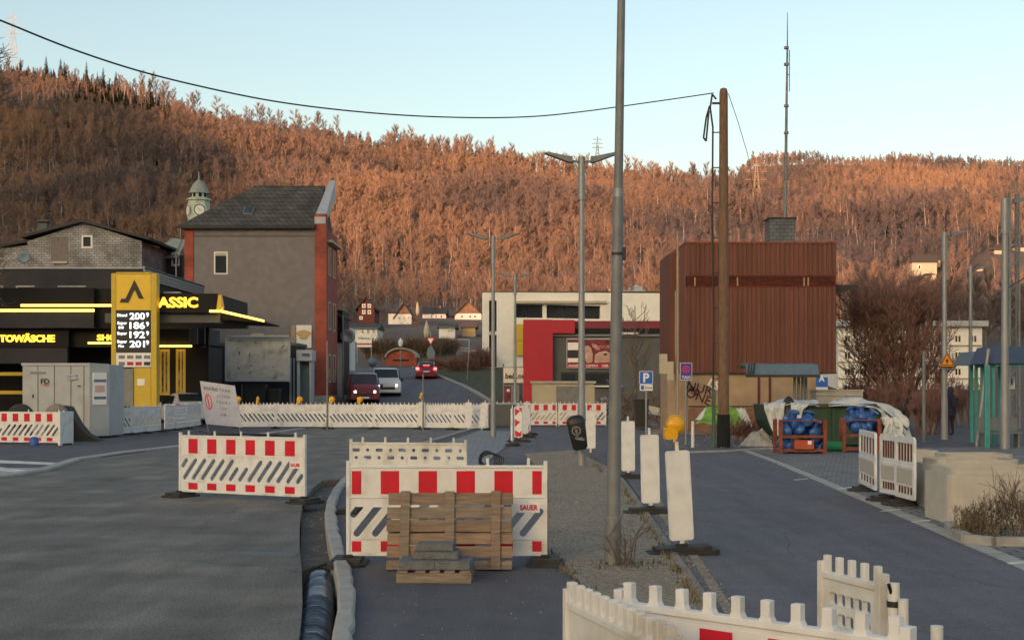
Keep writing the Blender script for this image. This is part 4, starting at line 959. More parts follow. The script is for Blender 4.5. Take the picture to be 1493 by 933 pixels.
# roof: hip on the left
rY = Yg+4.2; a = [(gx0-.35,Yg-.35,ze),(gx1+.05,Yg-.35,ze),(gx1+.05,rY,zr),(XX(372,rY),rY,zr),(gx0-.35,Yg+8.7,ze),(gx1+.05,Yg+8.7,ze)]
mb = MB(); mb.add(a,[(0,1,2,3),(0,3,4),(4,3,2,5),(0,4,5,1),(1,5,2)]); rf = mb.build('roof', m_roof, t)
mb = MB(); pbox(mb,408,424,266,274,Yg+4.3,.7); mb.build('chimney', m_brownbrick, rf)
x0, x1 = XX(358,Yg+1.4), XX(369,Yg+1.4); yw = Yg+1.2
mb = MB(); sl_ = math.atan2(zr-ze, rY-Yg+.35); cz = ze+(yw-Yg+.35)*math.tan(sl_); mb.obox(((x0+x1)/2, yw, cz+.06),(.62,.85,.1),(sl_,0,0),0); mb.obox(((x0+x1)/2, yw, cz+.12),(.5,.72,.04),(sl_,0,0),1); mb.build('skylight', [m_galvd, m_glass], rf)
# zinc clad gable parapet
mb = MB(); zt = ZZ(268,Yg); mb.add([(gx1+.0,Yg-.1,ZZ(317,Yg)),(gx2-.04,Yg-.1,ZZ(317,Yg)),(gx2+.02,rY,zr+.35),(gx1+.35,rY,zr+.35),(gx1+.0,Yg-.1,ZZ(317,Yg)-.4),(gx2-.04,Yg-.1,ZZ(317,Yg)-.4),(gx2+.02,rY,zr-.9),(gx1+.35,rY,zr-.9)],[(0,1,2,3),(4,7,6,5),(0,4,5,1),(1,5,6,2),(2,6,7,3),(3,7,4,0)]); mb.build('parapet_flashing', m_zinc, rf)
mb = MB(); mb.box((gx0-.4,Yg-.45,ze-.12),(gx1+.02,Yg-.32,ze+.01)); mb.build('gutter', m_roofd, t)
mb = MB(); mb.tube([(gx0-.3,Yg-.35,ze-.1),(gx0-.1,Yg-.15,ze-.9),(gx0-.45,Yg-.1,ze-1.6),(gx0-.45,Yg-.1,ze-5.5)],.05,8); mb.build('downpipe', m_galvd, t)
window(t, XX(312,Yg), XX(332,Yg), ZZ(400,Yg), ZZ(367,Yg), Yg+.02, fw=.08, sill=True)
mb = MB(); mb.box((XX(314,Yg),Yg-.03,ZZ(373,Yg)),(XX(330,Yg),Yg-.015,ZZ(369,Yg))); mb.build('blind', m_beige, t)
# side windows on the brick return wall (facing the street)
for k, zc in enumerate((9.6, 6.2, 2.9)):
    for q in range(2):
        y0 = Yg+1.0+q*2.2; window(t, y0, y0+1.1, zc-.9, zc+.9, gx2-.02, frame=m_beige, axis='x', fw=.1)
mb = MB(); mb.box((gx2-.02,Yg+.5,ZZ(352,Yg)),(gx2+.3,Yg+5.6,ZZ(352,Yg)+.15)); mb.build('cornice', m_beige, t)
# lower side wing
t2 = thing('annex_building', 'dark slate-clad house behind the brick building with a pale side wall', 'building', (XX(496,93),96,gz(93)-.3)); mb = MB(); mb.box((XX(470,93),93,gz(93)-.3),(XX(499,93),97,ZZ(452,93))); mb.build('slate_wall', m_anth, t2)
mb = MB(); mb.box((XX(485,93),92.9,gz(93)-.3),(XX(500,93),93,ZZ(500,93))); mb.build('lower_wall', m_conc2, t2)
mb = MB(); mb.add([(XX(470,93),92.7,ZZ(440,93)),(XX(502,93),92.7,ZZ(462,93)),(XX(502,93),97.3,ZZ(462,93)),(XX(470,93),97.3,ZZ(440,93))],[(0,1,2,3)]); mb.build('roof', m_roofd, t2, solid=.15)
mb = MB(); pbox(mb,500,511,478,540,99,3); mb.build('pale_wall', m_whiter, t2)
t = thing('satellite_dish','pale round satellite dish on the annex beside the brick building','satellite dish',(XX(506,92),92.4,ZZ(490,92))); mb = MB(); mb.lathe([(0,.12),(.3,.06),(.5,-.02),(.5,-.05),(.3,.03),(0,.09)],n=18,axis='y'); mb.build('dish',m_galv,t,world=False); mb=MB(); mb.cyl((0,.1,0),(-.1,.7,0),.03,.03,6); mb.build('bracket',m_galvd,t,world=False)
post(500, 460, 90.5, 'slim grey lamp column at the corner of the brick building', r=.06)
# --- billboard and low wall in front of the grey building
Yw = 80.; t = thing('annex_wall', 'low grey garage wall in front of the tall grey building', 'wall', (XX(390,Yw),Yw+1,gz(Yw)-.2))
mb = MB(); pbox(mb,300,432,504,600,Yw,3.5); mb.build('wall', m_anth2, t); mb = MB(); pbox(mb,298,434,500,504.2,Yw-.1,3.7); mb.build('coping', m_dgrey, t)
Yb = 78.; t = thing('billboard', 'large empty weathered grey billboard with a white frame on the low wall', 'billboard', (XX(375,Yb),Yb,ZZ(555,Yb)))
m_bill = M('weathered_paper', (.46,.46,.43), rough=.85, amt=.18, scale=1.3, dirt=.8, dirtcol=(.16,.15,.13), dscale=1.6)
mb = MB(); pbox(mb,331,420,496,553,Yb,.08); mb.build('board', m_bill, t)
mb = MB(); pbox(mb,328,331,492,556,Yb-.05,.15); pbox(mb,420,423,492,556,Yb-.05,.15); pbox(mb,331,420,553,556,Yb-.05,.15); pbox(mb,331,420,492,496,Yb-.05,.15); mb.build('frame', m_zinc, t)
mb = MB(); pbox(mb,330,421,488.5,491,Yb-.5,.2); pbox(mb,366,384,486,488.4,Yb-.5,.2); mb.build('light_bar', m_galv, t)
mb = MB()
for u,v,a,s in ((349,515,80,5),(364,517,-70,5),(348,537,30,4),(366,533,10,4),(365,543,-30,5),(398,535,60,2),(413,505,-50,6),(372,500,10,3)):
    c = at(u,v,Yb); mb.obox((c.x,c.y-.006,c.z),(s*.04,.006,.05),(0,R(a),0))
mb.build('torn_patches', m_ink, t)
Yk=81; t = thing('wall_poster', 'faded poster on a wooden panel high on the brick building wall', 'poster', (XX(440,84.9),84.9,ZZ(500,84.9))); mb=MB(); pbox(mb,424,431,474,507,84.9,.06,1); pbox(mb,432,454,474,507,84.9,.06,0); mb.build('panel',[m_cream,m_tan],t); mb=MB(); c=at(443,488,84.88); mb.plate([(c.x+math.cos(k)*.42*(1+.3*math.sin(3*k)),c.z+math.sin(k)*.3) for k in [i*.45 for i in range(14)]],(),c.y-.01,c.y); mb.build('faded_picture',m_ochre,t)
Yk = 79.; t = thing('kiosk_entrance', 'small pale blue entrance porch with a round sign beside the billboard', 'porch', (XX(440,Yk),Yk+.5,gz(Yk)))
mb = MB(); pbox(mb,433,437,512,592,Yk,1.2); pbox(mb,451,454,512,588,Yk,1.2); mb.build('posts', m_zinc, t); mb = MB(); pbox(mb,432,455,510,526,Yk-.2,1.6); mb.build('fascia', m_zinc, t); mb=MB(); pbox(mb,440,451,515,519,Yk-.26,.05); mb.build('sign_plate', m_navy, t); mb = MB(); pbox(mb,437.2,450.8,527,592,Yk+.8,.1,0); mb.build('door', m_blueg, t)
t = thing('downpipe_cabinet','light blue shutter strips on the grey wall beside the porch','shutter',(XX(425,79.8),79.8,gz(79))); mb=MB(); pbox(mb,422,425,522,590,79.8,.08); pbox(mb,427,430,522,590,79.8,.08); mb.build('strips',m_zinc,t)
# bins
for u0,u1,v0,lab,y in ((355,387,561,'wide black wheeled bin below the billboard',76),(391,407,567,'small dark bin with a greenish lid right of the wide bin',76.5)):
    t = thing('waste_bin', lab, 'bin', (XX((u0+u1)/2,y),y+.4,gz(y)), group='dark bins below the billboard'); w_=XX(u1,y)-XX(u0,y); h=ZZ(v0,y)-gz(y); mb=MB(); mb.plate([(-w_*.44,.08),(w_*.44,.08),(w_*.5,h-.1),(-w_*.5,h-.1)],(),-.35,.35); mb.build('bin_body',m_black,t,world=False,bevel=.02); mb=MB(); mb.plate([(-w_*.52,h-.1),(w_*.52,h-.1),(w_*.48,h),(-w_*.48,h)],(),-.4,.38); mb.build('bin_lid',m_black if u0==355 else m_roof,t,world=False,bevel=.02)
    for s in (-1,1):
        mb=MB(); mb.cyl((s*w_*.42,.3,.1),(s*w_*.36,.3,.1),.1,.1,12); mb.build('wheel',m_rub,t,world=False)
t = thing('chair','dark chair frame behind the construction board','chair',(XX(346,74),74,gz(74))); mb=MB()
for sx in (-.2,.2):
    mb.cyl((sx,-.2,0),(sx,-.2,.45),.02,.02,6); mb.cyl((sx,.2,0),(sx,.25,1.7),.02,.02,6)
mb.build('frame',m_galvd,t,world=False); mb=MB(); mb.box((-.25,-.22,.43),(.25,.22,.48)); mb.build('seat',m_black,t,world=False)
# --- slate gable house
Yh = 86.; t = thing('slate_house', 'slate-shingled gable house behind the filling station', 'house', (XX(125,Yh),Yh+4,gz(Yh)-.2)); b = gz(Yh)-.2
ap = at(122,325,Yh); el = at(40,352,Yh); er = at(207,352,Yh)
mb = MB(); mb.plate([(el.x,b),(er.x,b),(er.x,er.z),(ap.x,ap.z),(el.x,el.z)],(),Yh,Yh+8); mb.build('wall', m_slate, t)
mb = MB(); th=.16
def roofslab(mb, p, q, y0, y1, th=.16, over=.0):
    d = (Vector(q)-Vector(p)).normalized(); n = Vector((-d.z if len(d)==3 else -d.y,0,0))
    mb.add([(p[0],y0,p[2]),(q[0],y0,q[2]),(q[0],y1,q[2]),(p[0],y1,p[2]),(p[0],y0,p[2]+th),(q[0],y0,q[2]+th),(q[0],y1,q[2]+th),(p[0],y1,p[2]+th)],[(0,3,2,1),(4,5,6,7),(0,1,5,4),(1,2,6,5),(2,3,7,6),(3,0,4,7)])
e1 = at(33,348,Yh); e2 = at(220,351,Yh); roofslab(mb,(e1.x,0,e1.z),(ap.x,0,ap.z+.02),Yh-.4,Yh+8.3); roofslab(mb,(ap.x,0,ap.z+.02),(e2.x,0,e2.z),Yh-.4,Yh+8.3); rf=mb.build('roof', m_roofd, t)
mb = MB(); pbox(mb,55,68,326,345,Yh+3,.6); pbox(mb,53,70,321,323,Yh+2.9,.8); mb.build('chimney', m_dgrey, rf)
window(t, XX(119,Yh), XX(135,Yh), ZZ(362,Yh), ZZ(343,Yh), Yh, fw=.11)
mb = MB(); mb.plate([(XX(-80,Yh),b),(el.x,b),(el.x,ZZ(356,Yh)),(XX(-80,Yh),ZZ(372,Yh))],(),Yh+.4,Yh+7); mb.build('side_wall', m_slate, t)
mb = MB(); p=at(-80,371,Yh); q=at(42,352.5,Yh); roofslab(mb,(p.x,0,p.z),(q.x,0,q.z),Yh+.1,Yh+7.2); mb.build('side_roof', m_roofd, t)
mb = MB(); pbox(mb,76,98,381,384,Yh-.2,.2); mb.build('ledge', m_conc2, t)
mb = MB(); pbox(mb,74,99,345,381,Yh-.03,.02); mb.build('bare_patch', m_boards, t)
t = thing('satellite_dish','small dark satellite dish at the left on the station roof edge','satellite dish',(XX(35,80),80,ZZ(390,80))); mb=MB(); c=at(35,375,80); mb.lathe([(0,.1),(.25,.05),(.38,-.02),(.38,-.05),(.2,.03),(0,.07)],(0,0,c.z-ZZ(390,80)),16,axis='y'); mb.build('dish',m_blueg,t,world=False); mb=MB(); mb.cyl((0,.1,0),(0,.1,.6),.025,.025,6); mb.build('mast',m_galvd,t,world=False)
# small old house between
t = thing('old_house','small old house with a pale roof between slate house and brick building','house',(XX(245,92),94,gz(92))); mb=MB(); pbox(mb,222,266,372,560,92,4); mb.build('wall',m_anth2,t); mb=MB(); p=at(216,376,92); q=at(268,345,92); mb.add([(p.x,91.6,p.z),(XX(262,92),91.6,p.z),(XX(262,92),94,q.z),(XX(240,92),94,q.z+.1)],[(0,1,2,3)]); mb.build('roof',m_verdd,t,solid=.1); window(t, XX(250,92), XX(262,92), ZZ(388,92), ZZ(368,92), 92, fw=.12)
# --- filling station
Ys = 67.; X1 = XX(208,Ys); XL = XX(-160,Ys); b = -.05; zt = ZZ(390,Ys)
t = thing('filling_station', 'dark filling station building with glowing yellow lettering and light strips', 'filling station', (XX(60,Ys),Ys+4,b))
mb = MB(); mb.box((XL,Ys+.1,b),(X1,Ys+13,zt-.4)); mb.build('wall', m_anth, t)
mb = MB(); mb.box((XL,Ys,ZZ(405,Ys)),(X1+.04,Ys+13.2,ZZ(392,Ys))); mb.build('fascia', m_anth2, t)
mb = MB(); mb.box((XL,Ys-.06,ZZ(392,Ys)),(X1+.1,Ys+13.3,ZZ(389.6,Ys))); mb.build('roof_edge', m_zinc, t)
mb = MB()
for k in range(5): z=ZZ(407,Ys)-.0+k*.13; mb.box((X1+.04,Ys,z),(X1+.10,Ys+13,z+.1))
mb.build('corrugated_side', m_galv, t)
mb = MB(); pbox(mb,-160,166,405,421,Ys-.02,.1); mb.build('grey_band', m_anth2, t)
for a,c in ((-30,4),(23,50),(84,125)):
    mb=MB(); pbox(mb,a,c,416.5,418.5,Ys-.07,.05); 
    if a!=84: pbox(mb,a if a>0 else c-2,(a+2) if a>0 else c,418.5,426,Ys-.07,.05)
    mb.build('light_fitting',m_galv,t)
Yc = 64.   # wash hall canopy
mb = MB(); mb.box((XX(-170,Yc),Yc,ZZ(478,Yc)),(XX(137,Yc),Yc+3,ZZ(420,Yc))); mb.box((XX(137,Yc),Yc+.4,ZZ(478,Yc)),(XX(170,Yc),Yc+3,ZZ(420,Yc))); mb.build('canopy_fascia', m_anth, t)
mb = MB(); pbox(mb,-170,137,456,478,Yc-.02,.02); mb.build('canopy_lower_band', m_anth2, t)
mb = MB(); pbox(mb,30,163,443.5,447,Yc-.1,.08); mb.build('light_strip', m_neon, t); mb=MB(); pbox(mb,-170,137,450.5,454.5,Yc-.1,.08); mb.build('light_strip', m_neon, t)
mb = MB(); c=at(22,492,Yc); text(mb,'AUTOWÄSCHE',(XX(25,Yc),Yc+.38,ZZ(492,Yc)),.44,.03,.018,0,width=XX(76,Yc)-XX(-26,Yc)); mb.build('lettering', m_letter, t)
mb = MB(); pbox(mb,-170,100,480,506,Yc+.42,.3); pbox(mb,100,170,480,506,Yc+.8,.3); mb.build('sign_band', m_anth, t)
mb = MB(); pbox(mb,-170,98,506,530,Yc+.5,.3); mb.build('shutter_box', m_anth2, t)
mb = MB(); c=at(160,492,Yc+.7); text(mb,'SHOP',(c.x,c.y,c.z),.38,.03,.012,0,width=1.2); mb.build('lettering', m_letter, t)
mb = MB(); pbox(mb,128,165,498.5,501.5,Yc+.6,.1); mb.build('light_strip', m_neon, t)
for v in (545,572):
    mb = MB(); pbox(mb,-170,120,v-2.5,v+2.5,Yc+1.,.12); mb.build('yellow_rail', m_yell2, t)
# forecourt canopy with brand lettering
Y0 = 60.; xr = XX(317,Y0)
t = thing('forecourt_canopy', 'black forecourt canopy with lit CLASSIC lettering and a yellow wedge', 'canopy', (XX(270,Y0),Y0+3,0))
mb = MB(); mb.box((XX(172,Y0),Y0,ZZ(456,Y0)),(XX(316,Y0),Y0+7,ZZ(428,Y0))); mb.build('canopy_fascia', m_anth, t)
mb = MB(); mb.box((XX(150,Y0),Y0+.3,ZZ(470,Y0)),(XX(318,Y0),Y0+7,ZZ(456.3,Y0))); mb.build('soffit', m_dgrey, t)
mb = MB(); text(mb,'CLASSIC',(XX(247,Y0),Y0-.06,ZZ(441,Y0)),.60,.03,.02,0,width=XX(289,Y0)-XX(205,Y0)); mb.build('lettering', m_letter, t)
mb = MB(); mb.box((XX(306,Y0),Y0-.12,ZZ(455.5,Y0)),(XX(321,Y0),Y0-.03,ZZ(452,Y0))); mb.build('light_strip', m_neon, t)
z = ZZ(453.5,Y0); mb = MB(); mb.add([(XX(322,Y0),Y0-.1,z-.06),(XX(374,Y0),Y0+1.6,z-.12),(XX(374,Y0),Y0+1.9,z-.12),(XX(322,Y0),Y0+.3,z-.06),(XX(322,Y0),Y0-.1,z+.06),(XX(374,Y0),Y0+1.6,z-.02),(XX(374,Y0),Y0+1.9,z-.02),(XX(322,Y0),Y0+.3,z+.06)],[(0,3,2,1),(4,5,6,7),(0,1,5,4),(1,2,6,5),(2,3,7,6),(3,0,4,7)]); 
for q in range(8): mb.v[q] = (mb.v[q][0], mb.v[q][1], mb.v[q][2]-(.28 if q in (1,2,5,6) else 0))
mb.build('light_strip', m_neon, t)
mb = MB(); mb.add([(XX(314,Y0),Y0+.32,z-.35),(XX(374,Y0),Y0+1.9,z-.42),(XX(374,Y0)-.1,Y0+6.5,z-.42),(XX(314,Y0),Y0+6.5,z-.35),(XX(314,Y0),Y0+.32,z-.02),(XX(374,Y0),Y0+1.9,z-.36),(XX(374,Y0)-.1,Y0+6.5,z-.36),(XX(314,Y0),Y0+6.5,z-.02)],[(0,3,2,1),(4,5,6,7),(0,1,5,4),(1,2,6,5),(2,3,7,6),(3,0,4,7)]); mb.build('canopy_tip', m_anth, t)
mb = MB(); mb.plate([(XX(316,Y0),ZZ(452,Y0)),(XX(322,Y0),ZZ(452,Y0)),(XX(325,Y0),ZZ(448,Y0)),(XX(322,Y0),ZZ(430,Y0)),(XX(319,Y0),ZZ(430,Y0))],(),Y0-.1,Y0+.3); mb.build('yellow_wedge', m_yell, t)
for u in (232,):
    mb = MB(); mb.box((XX(300,Y0+5),Y0+5,-.05),(XX(304,Y0+5),Y0+5.25,ZZ(468,Y0+5))); mb.build('column', m_anth, t)
mb = MB(); pbox(mb,238,262,425.5,427.5,Y0+.4,.3); mb.build('roof_light', m_zinc, t)
# shop front on the right of the pylon
Yq = 68.; t = thing('station_shop', 'dark shop front with yellow framed glass doors behind the yellow price sign', 'shop', (XX(255,Yq),Yq+2,-.05))
mb = MB(); pbox(mb,170,302,506,625,Yq+.1,3.5); mb.build('wall', m_anth, t); mb = MB(); pbox(mb,170,298,478,502,Yq-.2,3.6); mb.build('upper_band', m_anth2, t)
mb = MB(); pbox(mb,150,264,468,479,Yq-.6,.3); mb.build('lower_fascia', m_anth, t)
mb = MB(); pbox(mb,226,279,503,506,Yq-.35,.14); mb.build('light_strip', m_neon, t)
for a,c in ((232,247),(256,270)):
    window(t, XX(a,Yq), XX(c,Yq), ZZ(576,Yq), ZZ(509,Yq), Yq+.1, frame=m_yell2, fw=.12, bars=(.5,), glass=M('shop_glass_baked_light_%d'%a,(.08,.09,.1),rough=.15,amt=.9,scale=2.5,col2=(.3,.3,.28)), name='glass_door')  # interior light is pale mottling in the glass colour, nothing glows
mb = MB(); pbox(mb,275,288,476,502,Yq-.8,.1); mb.build('price_screen', m_galvd, t)
# yellow price pylon
Yp2 = 59.5; t = thing('price_pylon', 'tall yellow filling station price sign with a black arrow emblem', 'price sign', (XX(195,Yp2),Yp2,-.02))
mb = MB(); pbox(mb,162,169,398.5,640,Yp2,.5); pbox(mb,220,228.5,398.5,640,Yp2,.5); pbox(mb,169,220,396.8,400,Yp2,.5); mb.build('side_frame', m_yell2, t, bevel=.02)
mb = MB(); pbox(mb,169.2,219.8,400.2,452,Yp2+.02,.4); mb.build('emblem_panel', m_yell, t)
e = lambda pts: [(XX(u,Yp2),ZZ(v,Yp2)) for u,v in pts]
mb = MB(); mb.plate(e([(174.5,441),(177,435.5),(183,435.5),(196,408),(209.5,435.5),(202.5,435.5),(196,421.5),(187,441)]),(),Yp2-.015,Yp2+.01); mb.build('arrow_emblem', m_ink, t)
mb = MB(); pbox(mb,169.2,219.8,452.3,514,Yp2+.03,.4); mb.build('price_panel', m_ink, t)
for lab_, pr, v, small in (('Diesel','200',461,''),('Super','186',474.5,'E10'),('Super','192',488,''),('Super','201',501.5,'Plus')):
    mb = MB(); text(mb,pr,(XX(200,Yp2),Yp2+.01,ZZ(v,Yp2)),.40,.006,.008,0,width=.66); text(mb,'9',(XX(215,Yp2),Yp2+.01,ZZ(v-2,Yp2)),.27,.006,.003,0)
    text(mb,lab_,(XX(178,Yp2),Yp2+.01,ZZ(v-(3 if small else 1.5),Yp2)),.17,.006,.004,0,width=.42)
    if small: text(mb,small,(XX(176.5,Yp2),Yp2+.01,ZZ(v+3,Yp2)),.15,.006,.004,0)
    mb.build('price_row', m_digit, t)
mb = MB(); pbox(mb,169.2,219.8,514.3,535,Yp2+.02,.4,0)
cols = [3,1,1,0, 0,2,2,3]
for k in range(8): u=173+(k%4)*12.3; v=518+(k//4)*9.5; pbox(mb,u,u+9,v,v+5,Yp2+.005,.014,[4,4,1,4,4,2,2,3][k])
mb.build('payment_plate', [m_signwhite,m_blueg,m_crim,m_ink,m_galvd], t)
mb = MB(); pbox(mb,169.2,176,536,640,Yp2+.05,.35,1); pbox(mb,176,194,537,592,Yp2-.02,.4,0); pbox(mb,194,219.8,536,640,Yp2+.05,.35,1); pbox(mb,200,211,552,562,Yp2+.02,.02,2); mb.build('lower_panel', [m_galvd,m_yell2,m_cream], t)
# --- container
Yk = 47.5; t = thing('site_container', 'pale grey steel site container beside the yellow price sign', 'container', (XX(80,Yk),Yk+1,0.0)); xa, xb = XX(33,Yk), XX(131,Yk); zt = ZZ(530,Yk)
mb = MB(); mb.box((xa,Yk,.12),(xb,Yk+2.2,zt-.05)); mb.build('body', m_cont, t)
mb = MB(); mb.add([(xb,Yk-.02,.1),(XX(153,Yk),Yk+.5,.1),(XX(153,Yk),Yk+2.3,.1),(xb,Yk+2.2,.1),(xb,Yk-.02,zt),(XX(153,Yk),Yk+.5,zt-.03),(XX(153,Yk),Yk+2.3,zt-.03),(xb,Yk+2.2,zt)],[(0,3,2,1),(4,5,6,7),(0,1,5,4),(1,2,6,5),(2,3,7,6),(3,0,4,7)]); mb.build('end_box', m_cont, t)
mb = MB(); mb.box((xa-.04,Yk-.04,zt-.07),(xb+.02,Yk+2.2,zt+.02)); mb.build('top_rail', m_zinc, t)
for u in (55,79,103,122):
    mb = MB(); pbox(mb,u-.6,u+.6,533,635,Yk-.018,.02); mb.build('door_seam', m_galvd, t)
for v in (546,551):
    mb = MB(); pbox(mb,96,112,v,v+2.4,Yk-.05,.05); mb.build('vent', m_zinc, t)
mb = MB(); text(mb,'FD',(XX(66,Yk),Yk-.022,ZZ(556,Yk)),.26,.003,.005,0); pbox(mb,62,71,561,562.5,Yk-.022,.02,1); pbox(mb,113,117,562,563.5,Yk-.03,.03,0); pbox(mb,44,66,542,545,Yk-.02,.018,2); pbox(mb,47,49,575,580,Yk-.02,.018,0); mb.build('stencil_marks', [m_ink,m_red,m_galvd], t)
mb = MB(); x0c,y0c = xb,Yk-.02; x1c,y1c = XX(153,Yk),Yk+.5
def onend(mb, s0, s1, v0, v1, d, m):
    d_ = Vector((x1c-x0c,y1c-y0c,0)); n = Vector((d_.y,-d_.x,0)).normalized(); a = Vector((x0c,y0c,0))+d_*s0; b2 = Vector((x0c,y0c,0))+d_*s1
    z0,z1 = ZZ(v1,Yk),ZZ(v0,Yk); q=[a,b2,b2+n*d,a+n*d]; mb.add([(p.x,p.y,z) for z in (z0,z1) for p in q],[(0,3,2,1),(4,5,6,7),(0,1,5,4),(1,2,6,5),(2,3,7,6),(3,0,4,7)],m)
onend(mb,.15,.85,543,590,.03,0); onend(mb,.2,.82,553,557,.034,1); onend(mb,.2,.82,578,582,.034,1); onend(mb,.25,.75,562,572,.034,2); mb.build('notice_plates', [m_signwhite,m_blueg,M('faded_red_print',(.6,.4,.38))], t)
# rubble bag, folded board and clutter by the container
t = thing('rubble_sack','pale earth-coloured sack on top of the pile beside the container','sack',(XX(85,45),45,.9)); mb=MB(); mb.lathe([(0,.35),(.12,.33),(.3,.22),(.42,.06),(.45,-.05),(.4,-.9),(0,-.9)],n=14); 
for i,v in enumerate(mb.v): mb.v[i]=(v[0]*(1+.2*noise.noise(Vector(v)*3)),v[1],v[2]+.08*noise.noise(Vector(v)*4))
mb.build('sack',m_gravel,t,world=False)
t = thing('dark_tarpaulin','dark tarpaulin heap sloping down in front of the container','tarpaulin',(XX(110,45.5),45.5,0)); mb=MB(); mb.plate([(-.5,0),(.95,0),(.45,.25),(.15,.6),(-.15,1.15),(-.45,1.2)],(),-.3,.3); mb.build('tarpaulin',M('brown_black_tarp',(.03,.024,.022),bump=.5),t,world=False,bevel=.04)
t = thing('loader_wheel','black tyre lying behind the barrier at the left edge','tyre',(XX(30,45.5),45.5,.8)); mb=MB(); mb.lathe([(.2,-.1),(.38,-.12),(.45,-.06),(.45,.06),(.38,.12),(.2,.1),(.2,-.1)],n=20,axis='y'); mb.build('tyre',m_rub,t,world=False); mb=MB(); mb.lathe([(0,-.03),(.2,-.03),(.2,.03),(0,.03)],n=16,axis='y'); mb.build('rim',m_galvd,t,world=False); mb=MB(); mb.box((-.7,-.2,-.8),(.3,.3,-.35)); mb.build('base_block',m_galvd,t,world=False)
t = thing('barrier_board','white panel leaning edge-on at the right end of the left barrier','board',(XX(96,42.5),42.5,0),R(85),ry=0); mb=MB(); mb.box((-.5,-.04,.02),(.5,.04,1.05)); mb.build('panel',m_white,t,world=False,bevel=.01)
t = thing('blue_canister','small blue canister at the foot of the left barrier','canister',(XX(53,42),42-.2,0)); mb=MB(); mb.lathe([(.13,0),(.15,.04),(.14,.26),(.05,.3),(0,.3)],n=12); mb.build('canister',m_blue,t,world=False)
# construction information board, leaning
Yn = 54.; t = thing('site_board','large leaning white construction board with a red ring symbol','sign board',(XX(320,Yn),Yn,0),rx=R(-6))
A=[at(290,555,Yn),at(341,562,Yn),at(353,623,Yn),at(300,618,Yn)]; A=[(p.x-XX(320,Yn),p.z) for p in A]
mb=MB(); mb.plate([A[0],A[3],A[2],A[1]],(),-.03,.03); mb.build('board',M('lilac_white_board',(.50,.50,.56),dirt=.3,dirtcol=(.4,.38,.4)),t,world=False)
mb=MB(); c=(A[0][0]+.36,A[0][1]-.83); mb.plate([(c[0]+.14*math.cos(k*.4)+.06*-math.sin(k*.4),c[1]+.32*math.sin(k*.4)) for k in range(16)],[[(c[0]+.10*math.cos(k*.4)+.045*-math.sin(k*.4),c[1]+.25*math.sin(k*.4)) for k in range(16)]],-.04,-.031,0); mb.plate([(c[0]-.08,c[1]+.22),(c[0]-.03,c[1]+.22),(c[0]+.07,c[1]-.22),(c[0]+.02,c[1]-.22)],(),-.042,-.032,0); mb.build('ring_symbol',m_red,t,world=False)
mb=MB(); text(mb,'BAUSTELLE  T O N N',(A[0][0]+.68,-.04,A[0][1]-.34),.17,.004,.005,0,width=1.05,tilt=R(-8))
for i in range(4): text(mb,['I I  I N N','F A H R T','I  I V','U M'][i],(A[0][0]+.95,-.04,A[0][1]-.62-i*.24),.14,.004,.002,0,tilt=R(-8))
mb.build('board_lettering',m_galvd,t,world=False)
mb=MB(); mb.cyl((A[3][0]+.1,.03,.0),(A[0][0]+.08,.03,A[0][1]),.03,.03,8); mb.cyl((A[2][0]-.08,.03,.0),(A[1][0]-.05,.03,A[1][1]),.03,.03,8); mb.cyl((A[3][0]-.2,-.5,.05),(A[3][0]+.1,.6,.05),.04,.04,8); mb.build('support_frame',m_galvd,t,world=False)
t = thing('hose_bundle','dark hoses lying on the asphalt under the leaning construction board','hose',(XX(345,50),50,0)); mb=MB()
for k in range(5): mb.tube([(-1.5+k*.3,-.2+k*.1,.04),(-.3+k*.2,.1-k*.15,.09),(.9+k*.25,-.1,.05),(2.0,-.3+k*.15,.04)],.035,6)
mb.build('hoses',m_black,t,world=False)
# --- church clock turret behind
Yt = 125.; b = gz(Yt); cx_ = XX(290,Yt); k = Yt/F
t = thing('clock_turret','pale green octagonal clock turret with a pointed dome behind the grey building','clock tower',(cx_,Yt,b))
zb = ZZ(335,Yt); z1=ZZ(293,Yt); mb=MB(); mb.lathe([(1.15,b),(1.15,zb),(1.05,zb),(1.0,z1)],(cx_,Yt,0),8,smooth=False); mb.build('shaft',m_verd,t)
mb=MB(); mb.lathe([(1.15,z1),(1.15,z1+.12),(.72,z1+.3),(.72,ZZ(282,Yt))],(cx_,Yt,0),8,smooth=False); mb.build('belfry',m_verd,t)
mb=MB()
for q in range(8):
    a=R(22.5+45*q); p=Vector((cx_+.68*math.cos(a),Yt+.68*math.sin(a),(z1+.3+ZZ(282,Yt))/2)); mb.obox(p,(.06,.26,.4),(0,0,a))
mb.build('belfry_openings',m_dark,t)
mb=MB(); z2=ZZ(282,Yt); mb.lathe([(.95,z2-.05),(.92,z2+.05),(.8,z2+.35),(.55,z2+.8),(.25,z2+1.1),(.1,z2+1.25),(.05,z2+1.9),(.0,ZZ(250,Yt))],(cx_,Yt,0),8,smooth=False); mb.build('dome',m_verdd,t)
